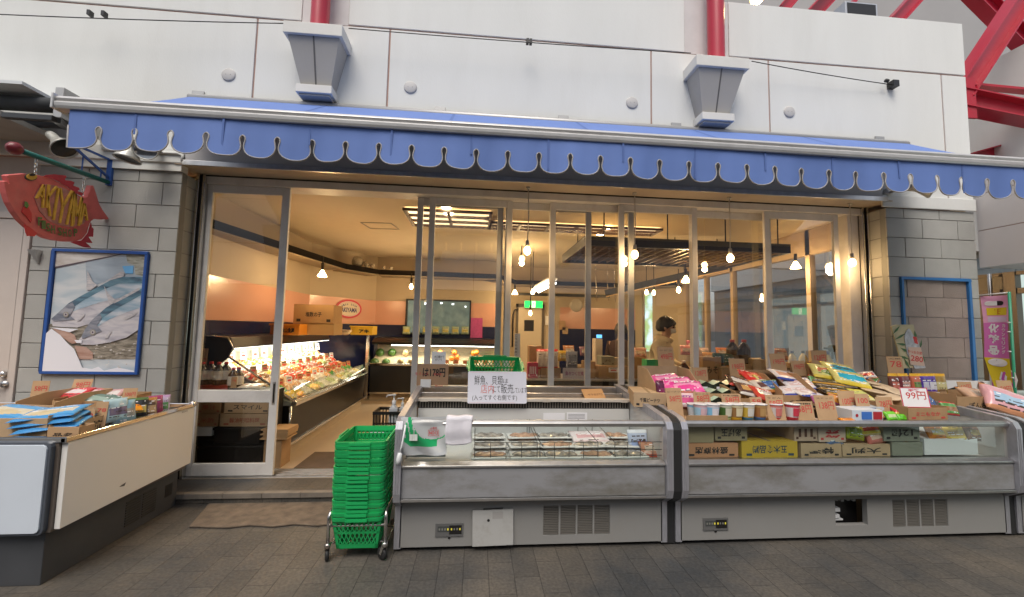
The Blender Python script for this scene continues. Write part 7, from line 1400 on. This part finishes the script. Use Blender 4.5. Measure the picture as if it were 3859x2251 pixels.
for i, xv in enumerate((1803, 1832)):
    q = P(xv, 893, Y=.85); bottle(['large black soy bottle with red cap, left one', 'large black soy bottle with red cap, right one'][i], q.x, .85, q.z-.03, .30, .066, (.014, .011, .01), (.55, .06, .04), lab=(.10, .09, .08), name='soy_bottle', group='large soy bottles', labh=(.1, .4))
for i, (xv, yv, cc, s) in enumerate(((1950, 897, (.05, .04, .16), 1), (1977, 897, (.03, .03, .05), 1), (2012, 905, (.05, .03, .2), 1.2), (2037, 897, (.10, .05, .26), 1))):
    q = P(xv, yv, Y=.84); bottle('cream squeeze bottle with dark blue cap, %s from left' % ORD[i] if i != 2 else 'yellow squeeze bottle with violet cap standing in front', q.x, .84 if i != 2 else .70, q.z-.04, .20*s, .045*s, (.62, .52, .26) if i != 2 else (.62, .52, .10), cc, name='squeeze_bottle', group='squeeze bottles on the low shelf', squeeze=True, lab=(.6, .52, .3))
for i, (xv, yv, Yv, c, lab) in enumerate(((1690, 862, 1.6, (.6, .22, .2), 'pink red bag heaped behind the large kraft card'), (1730, 868, 1.6, (.66, .45, .4), 'pale pink bag heaped near the door stile'), (1705, 850, 1.7, (.45, .08, .12), 'dark red bag on top of the heap behind the card'), (1575, 868, 1.7, (.55, .3, .25), 'reddish bags left of the hooded person'), (1745, 880, 1.5, (.6, .3, .1), 'orange bag at the right of the pink heap'), (1778, 868, 1.6, (.6, .2, .05), 'orange bag right of the door stile'), (1860, 895, .78, (.6, .45, .3), 'pale nut bag on the narrow carton'), (1920, 872, .80, (.6, .3, .25), 'pink bag behind the first upper card'), (1400, 862, 2.0, (.6, .25, .1), 'orange red bag at the rear of the counter'), (1440, 865, 2.0, (.3, .15, .2), 'dark plum bag at the rear of the counter'))):
    bag(lab, P(xv, yv, Y=Yv), (.17, .14, .07), [c, (.62, .5, .4)], (70, 0, random.uniform(-20, 20)), seed=250+i, group='bags heaped on the counters')
for i, (xv, yv, Yv) in enumerate(((2048, 858, .66), (2094, 908, .5))):
    q = P(xv, yv, Y=Yv); b = MB(); b.lathe([(.034*math.sin(math.pi*k/8)*(1.3), -.045*math.cos(math.pi*k/8)) for k in range(9)], q, seg=14); b.tube([q-Vector((.05, 0, .0)), q-Vector((.10, 0, -.002))], .01, 6); b.tube([q, q-Vector((0, 0, .12))], .012, 6); tag(b.build('black_scoop', m_rubber), ['black round headed scoop behind the right door leaf', 'second black scoop by the right jamb'][i], 'scoop')
rg = thing('cash_register', 'cream cash register with small blue screen in the back', 'cash register', P(1474, 850, Y=3.2)); x0, x1, z0, z1 = span(1465, 1483, 834, 872, 3.2)
b = MB(); b.box(x0, x1, 3.2, 3.4, .83, z1); b.build('body', mat('register_cream', (.6, .52, .42), .4), rg, bevel=.01); b = MB(); b.box(x0+.01, x1-.01, 3.19, 3.2, z1+.005, z1+.075); b.build('housing', m_black, rg); b = MB(); b.box(x0+.016, x1-.016, 3.186, 3.19, z1+.011, z1+.069); b.build('screen', mat('screen_blue', (.1, .4, .8), .2, emit=(.12, .45, 1), es=1.3), rg)
b = MB(); b.box(4.3, 6.2, 3.1, 3.6, .081, .83); tag(b.build('rear_counter', mat('rear_counter_wood', (.35, .25, .16), .5), bevel=.01), 'wooden rear counter under the cash register', 'counter')
for i, (xv, y0, y1) in enumerate(((1447, 690, 735), (1466, 680, 742), (1495, 700, 740), (1512, 700, 745), (1536, 690, 720))): b = MB(); b.tube([P(xv, y0, Y=3.3), P(xv+3, y1, Y=3.3)], .008, 6); b.tube([P(xv, y0, Y=3.3), Vector((P(xv, y0, Y=3.3).x, 3.3, 2.835))], .004, 5); tag(b.build('hanging_rod', m_chrome), 'thin shiny rod hung over the rear counter, %s from left' % ORD[i], 'rod', 'rods over the rear counter')
b = MB(); 
for k, (xv) in enumerate((1269, 1276)): q = P(xv, 855, Y=.45); b.box(q.x-.012, q.x+.016, .45, .453, q.z-.16, q.z+.14)
o = tag(b.build('strip_notice', m_paper), 'narrow white vertical notice on the glass above the plastic basket', 'notice'); b = MB()
for k, ch in enumerate('こちらの開閉です'): b.text(ch, face((P(1270, 855, Y=.45).x, .4485, P(1270, 855, Y=.45).z+.12-k*.034), (0, -1, 0)), h=.022, w=.02)
b.build('lettering', m_ink, o, fix=False)

# ------------------------------------------------------------------ people
def skin(name, verts, edges, m, parent, root=0, sub=2):
    me = bpy.data.meshes.new(name); me.from_pydata([v[0] for v in verts], edges, []); o = bpy.data.objects.new(name, me); COL.objects.link(o); me.materials.append(m)
    md = o.modifiers.new('skin', 'SKIN'); md.use_smooth_shade = True
    for i, v in enumerate(verts): me.skin_vertices[0].data[i].radius = v[1] if isinstance(v[1], tuple) else (v[1], v[1]); me.skin_vertices[0].data[i].use_root = i == root
    s = o.modifiers.new('sub', 'SUBSURF'); s.levels = sub; s.render_levels = sub; o.parent = parent; return o
def person(lab, loc, rz, h, top_m, leg_m, hair_m, lean=.12, hood=False, mask=True):
    t = thing('person', lab, 'person', loc, rz=rz); k = h/1.65; V = lambda x, y, z: (x*k, y*k, z*k)
    m_skin = mat('skin', (.50, .30, .21), .5)
    vs = [(V(0, 0, .90), (.13, .10)), (V(0, -.03, 1.08), (.12, .09)), (V(0, -lean*.7, 1.28), (.14, .095)), (V(0, -lean, 1.38), (.07, .06)), (V(0, -lean-.03, 1.45), .05), (V(0, -lean-.05, 1.53), (.075, .09)), (V(0, -lean-.055, 1.60), (.078, .092))]
    es = [(0, 1), (1, 2), (2, 3), (3, 4), (4, 5), (5, 6)]
    for s in (-1, 1):
        i = len(vs); vs += [(V(s*.09, 0, .80), .085), (V(s*.10, -.01, .48), .06), (V(s*.10, .01, .12), .042), (V(s*.10, -.02, .05), .04), (V(s*.11, -.15, .035), .03)]; es += [(0, i), (i, i+1), (i+1, i+2), (i+2, i+3), (i+3, i+4)]
        i = len(vs); vs += [(V(s*.17, -lean*.8, 1.33), .055), (V(s*.21, -lean*.8-.06, 1.08), .043), (V(s*.13, -lean-.27, 1.02), .032), (V(s*.11, -lean-.34, 1.01), (.034, .02))]; es += [(2, i), (i, i+1), (i+1, i+2), (i+2, i+3)]
        for f in range(5):
            j = len(vs); a = (f-2)*.35; L_ = [.045, .065, .07, .065, .05][f]
            if f == 0: vs += [(V(s*(.11-.035), -lean-.355, 1.02), .010), (V(s*(.11-.045), -lean-.385, 1.01), .008)]
            else: vs += [(V(s*.11+(f-2.5)*.018, -lean-.36-L_*.5, 1.005), .009), (V(s*.11+(f-2.5)*.02, -lean-.36-L_, .985), .007)]
            es += [(i+3, j), (j, j+1)]
    skin('body', vs, es, m_skin, t)
    tv = [(V(0, .0, .84), (.165, .125)), (V(0, -.03, 1.05), (.16, .12)), (V(0, -lean*.7, 1.28), (.175, .12)), (V(0, -lean, 1.385), (.09, .08))]; te = [(0, 1), (1, 2), (2, 3)]
    for s in (-1, 1):
        i = len(tv); tv += [(V(s*.185, -lean*.8, 1.32), .078), (V(s*.225, -lean*.8-.06, 1.07), .065), (V(s*.14, -lean-.245, 1.02), .046)]; te += [(2, i), (i, i+1), (i+1, i+2)]
    skin('jacket', tv, te, top_m, t)
    if hood: skin('hood', [(V(-.11, -lean-.02, 1.40), .045), (V(-.07, -lean+.06, 1.41), .055), (V(.07, -lean+.06, 1.41), .055), (V(.11, -lean-.02, 1.40), .045), (V(.05, -lean-.09, 1.37), .035), (V(-.05, -lean-.09, 1.37), .035)], [(0, 1), (1, 2), (2, 3), (3, 4), (0, 5)], top_m, t)
    lv = [(V(0, 0, .86), (.15, .115))]; le = []
    for s in (-1, 1): i = len(lv); lv += [(V(s*.09, 0, .78), .098), (V(s*.10, -.01, .48), .075), (V(s*.10, .01, .10), .06)]; le += [(0, i), (i, i+1), (i+1, i+2)]
    skin('trousers', lv, le, leg_m, t)
    hc_ = Vector(V(0, -lean-.045, 1.575)); b = MB(); rn = random.Random(3)
    def hp(u, v):
        a = 2*math.pi*u; ph = math.pi*.70*v; front = max(0, -math.sin(a)); r_ = 1.04+.06*math.sin(13*a+5*ph)+.06*math.sin(7*a-3*ph)+.03*math.sin(29*a); lim = 1-.36*front; ph *= lim
        return hc_+Vector((.090*math.sin(ph)*math.cos(a), .108*math.sin(ph)*math.sin(a)+.012, .108*math.cos(ph)))*k*r_
    b.grid(hp, 28, 12); o = b.build('hair', hair_m, t, fix=False, world=False); sd = o.modifiers.new('thickness', 'SOLIDIFY'); sd.thickness = .012; sd.offset = -1
    fy = -lean-.145; b = MB()
    for s in (-1, 1): b.lathe([(0, -.010), (.008, -.006), (.011, 0), (.008, .006), (0, .010)], V(s*.032, fy+.012, 1.555), (1, 0, 0), 8)
    b.build('eyes', m_ink, t, world=False)
    b = MB(); b.add([V(-.012, fy+.008, 1.525), V(.012, fy+.008, 1.525), V(0, fy-.014, 1.522), V(0, fy+.006, 1.56)], [(0, 1, 2), (0, 2, 3), (1, 3, 2)]); 
    for s in (-1, 1): b.lathe([(0, -.012), (.02, -.008), (.024, 0), (.02, .008), (0, .012)], V(s*.088, -lean-.04, 1.54), (1, 0, 0), 10)
    b.build('nose_and_ears', m_skin, t, world=False)
    if mask:
        b = MB(); b.grid(lambda u, v: Vector(V(.066*math.sin((u-.5)*2.6), fy+.055-.068*math.cos((u-.5)*2.6)*(1-.3*(2*v-1)**2), 1.475+.06*v)), 12, 6); b.build('face_mask', mat('mask_white', (.6, .56, .52), .8), t, fix=False, world=False)
    else: b = MB(); b.box(-.022*k, .022*k, (fy+.006)*k, (fy+.012)*k, 1.492*k, 1.498*k); b.build('mouth', mat('lips', (.3, .1, .08), .5), t, world=False)
    return t
m_hair = mat('black_hair', (.014, .010, .008), .5, bump=.6, bs=120)
q = P(1622, 812, Y=1.45)
person('person in a cream hooded jacket looking down to the right behind the low shelf', (q.x-.06, 1.45, .0), R(48), 1.60, mat('cream_hoodie', (.68, .56, .38), .85, bump=.2, bs=80), mat('dark_trousers', (.03, .03, .035), .8), m_hair, hood=True)
person('person in a dark brown coat seen from behind near the cash register', (P(1526, 850, Y=2.9).x, 2.9, -.02), R(150), 1.56, mat('brown_coat', (.06, .03, .022), .85, bump=.2, bs=60), mat('dark_trousers', (.03, .03, .035), .8), m_hair, lean=.05, mask=False)
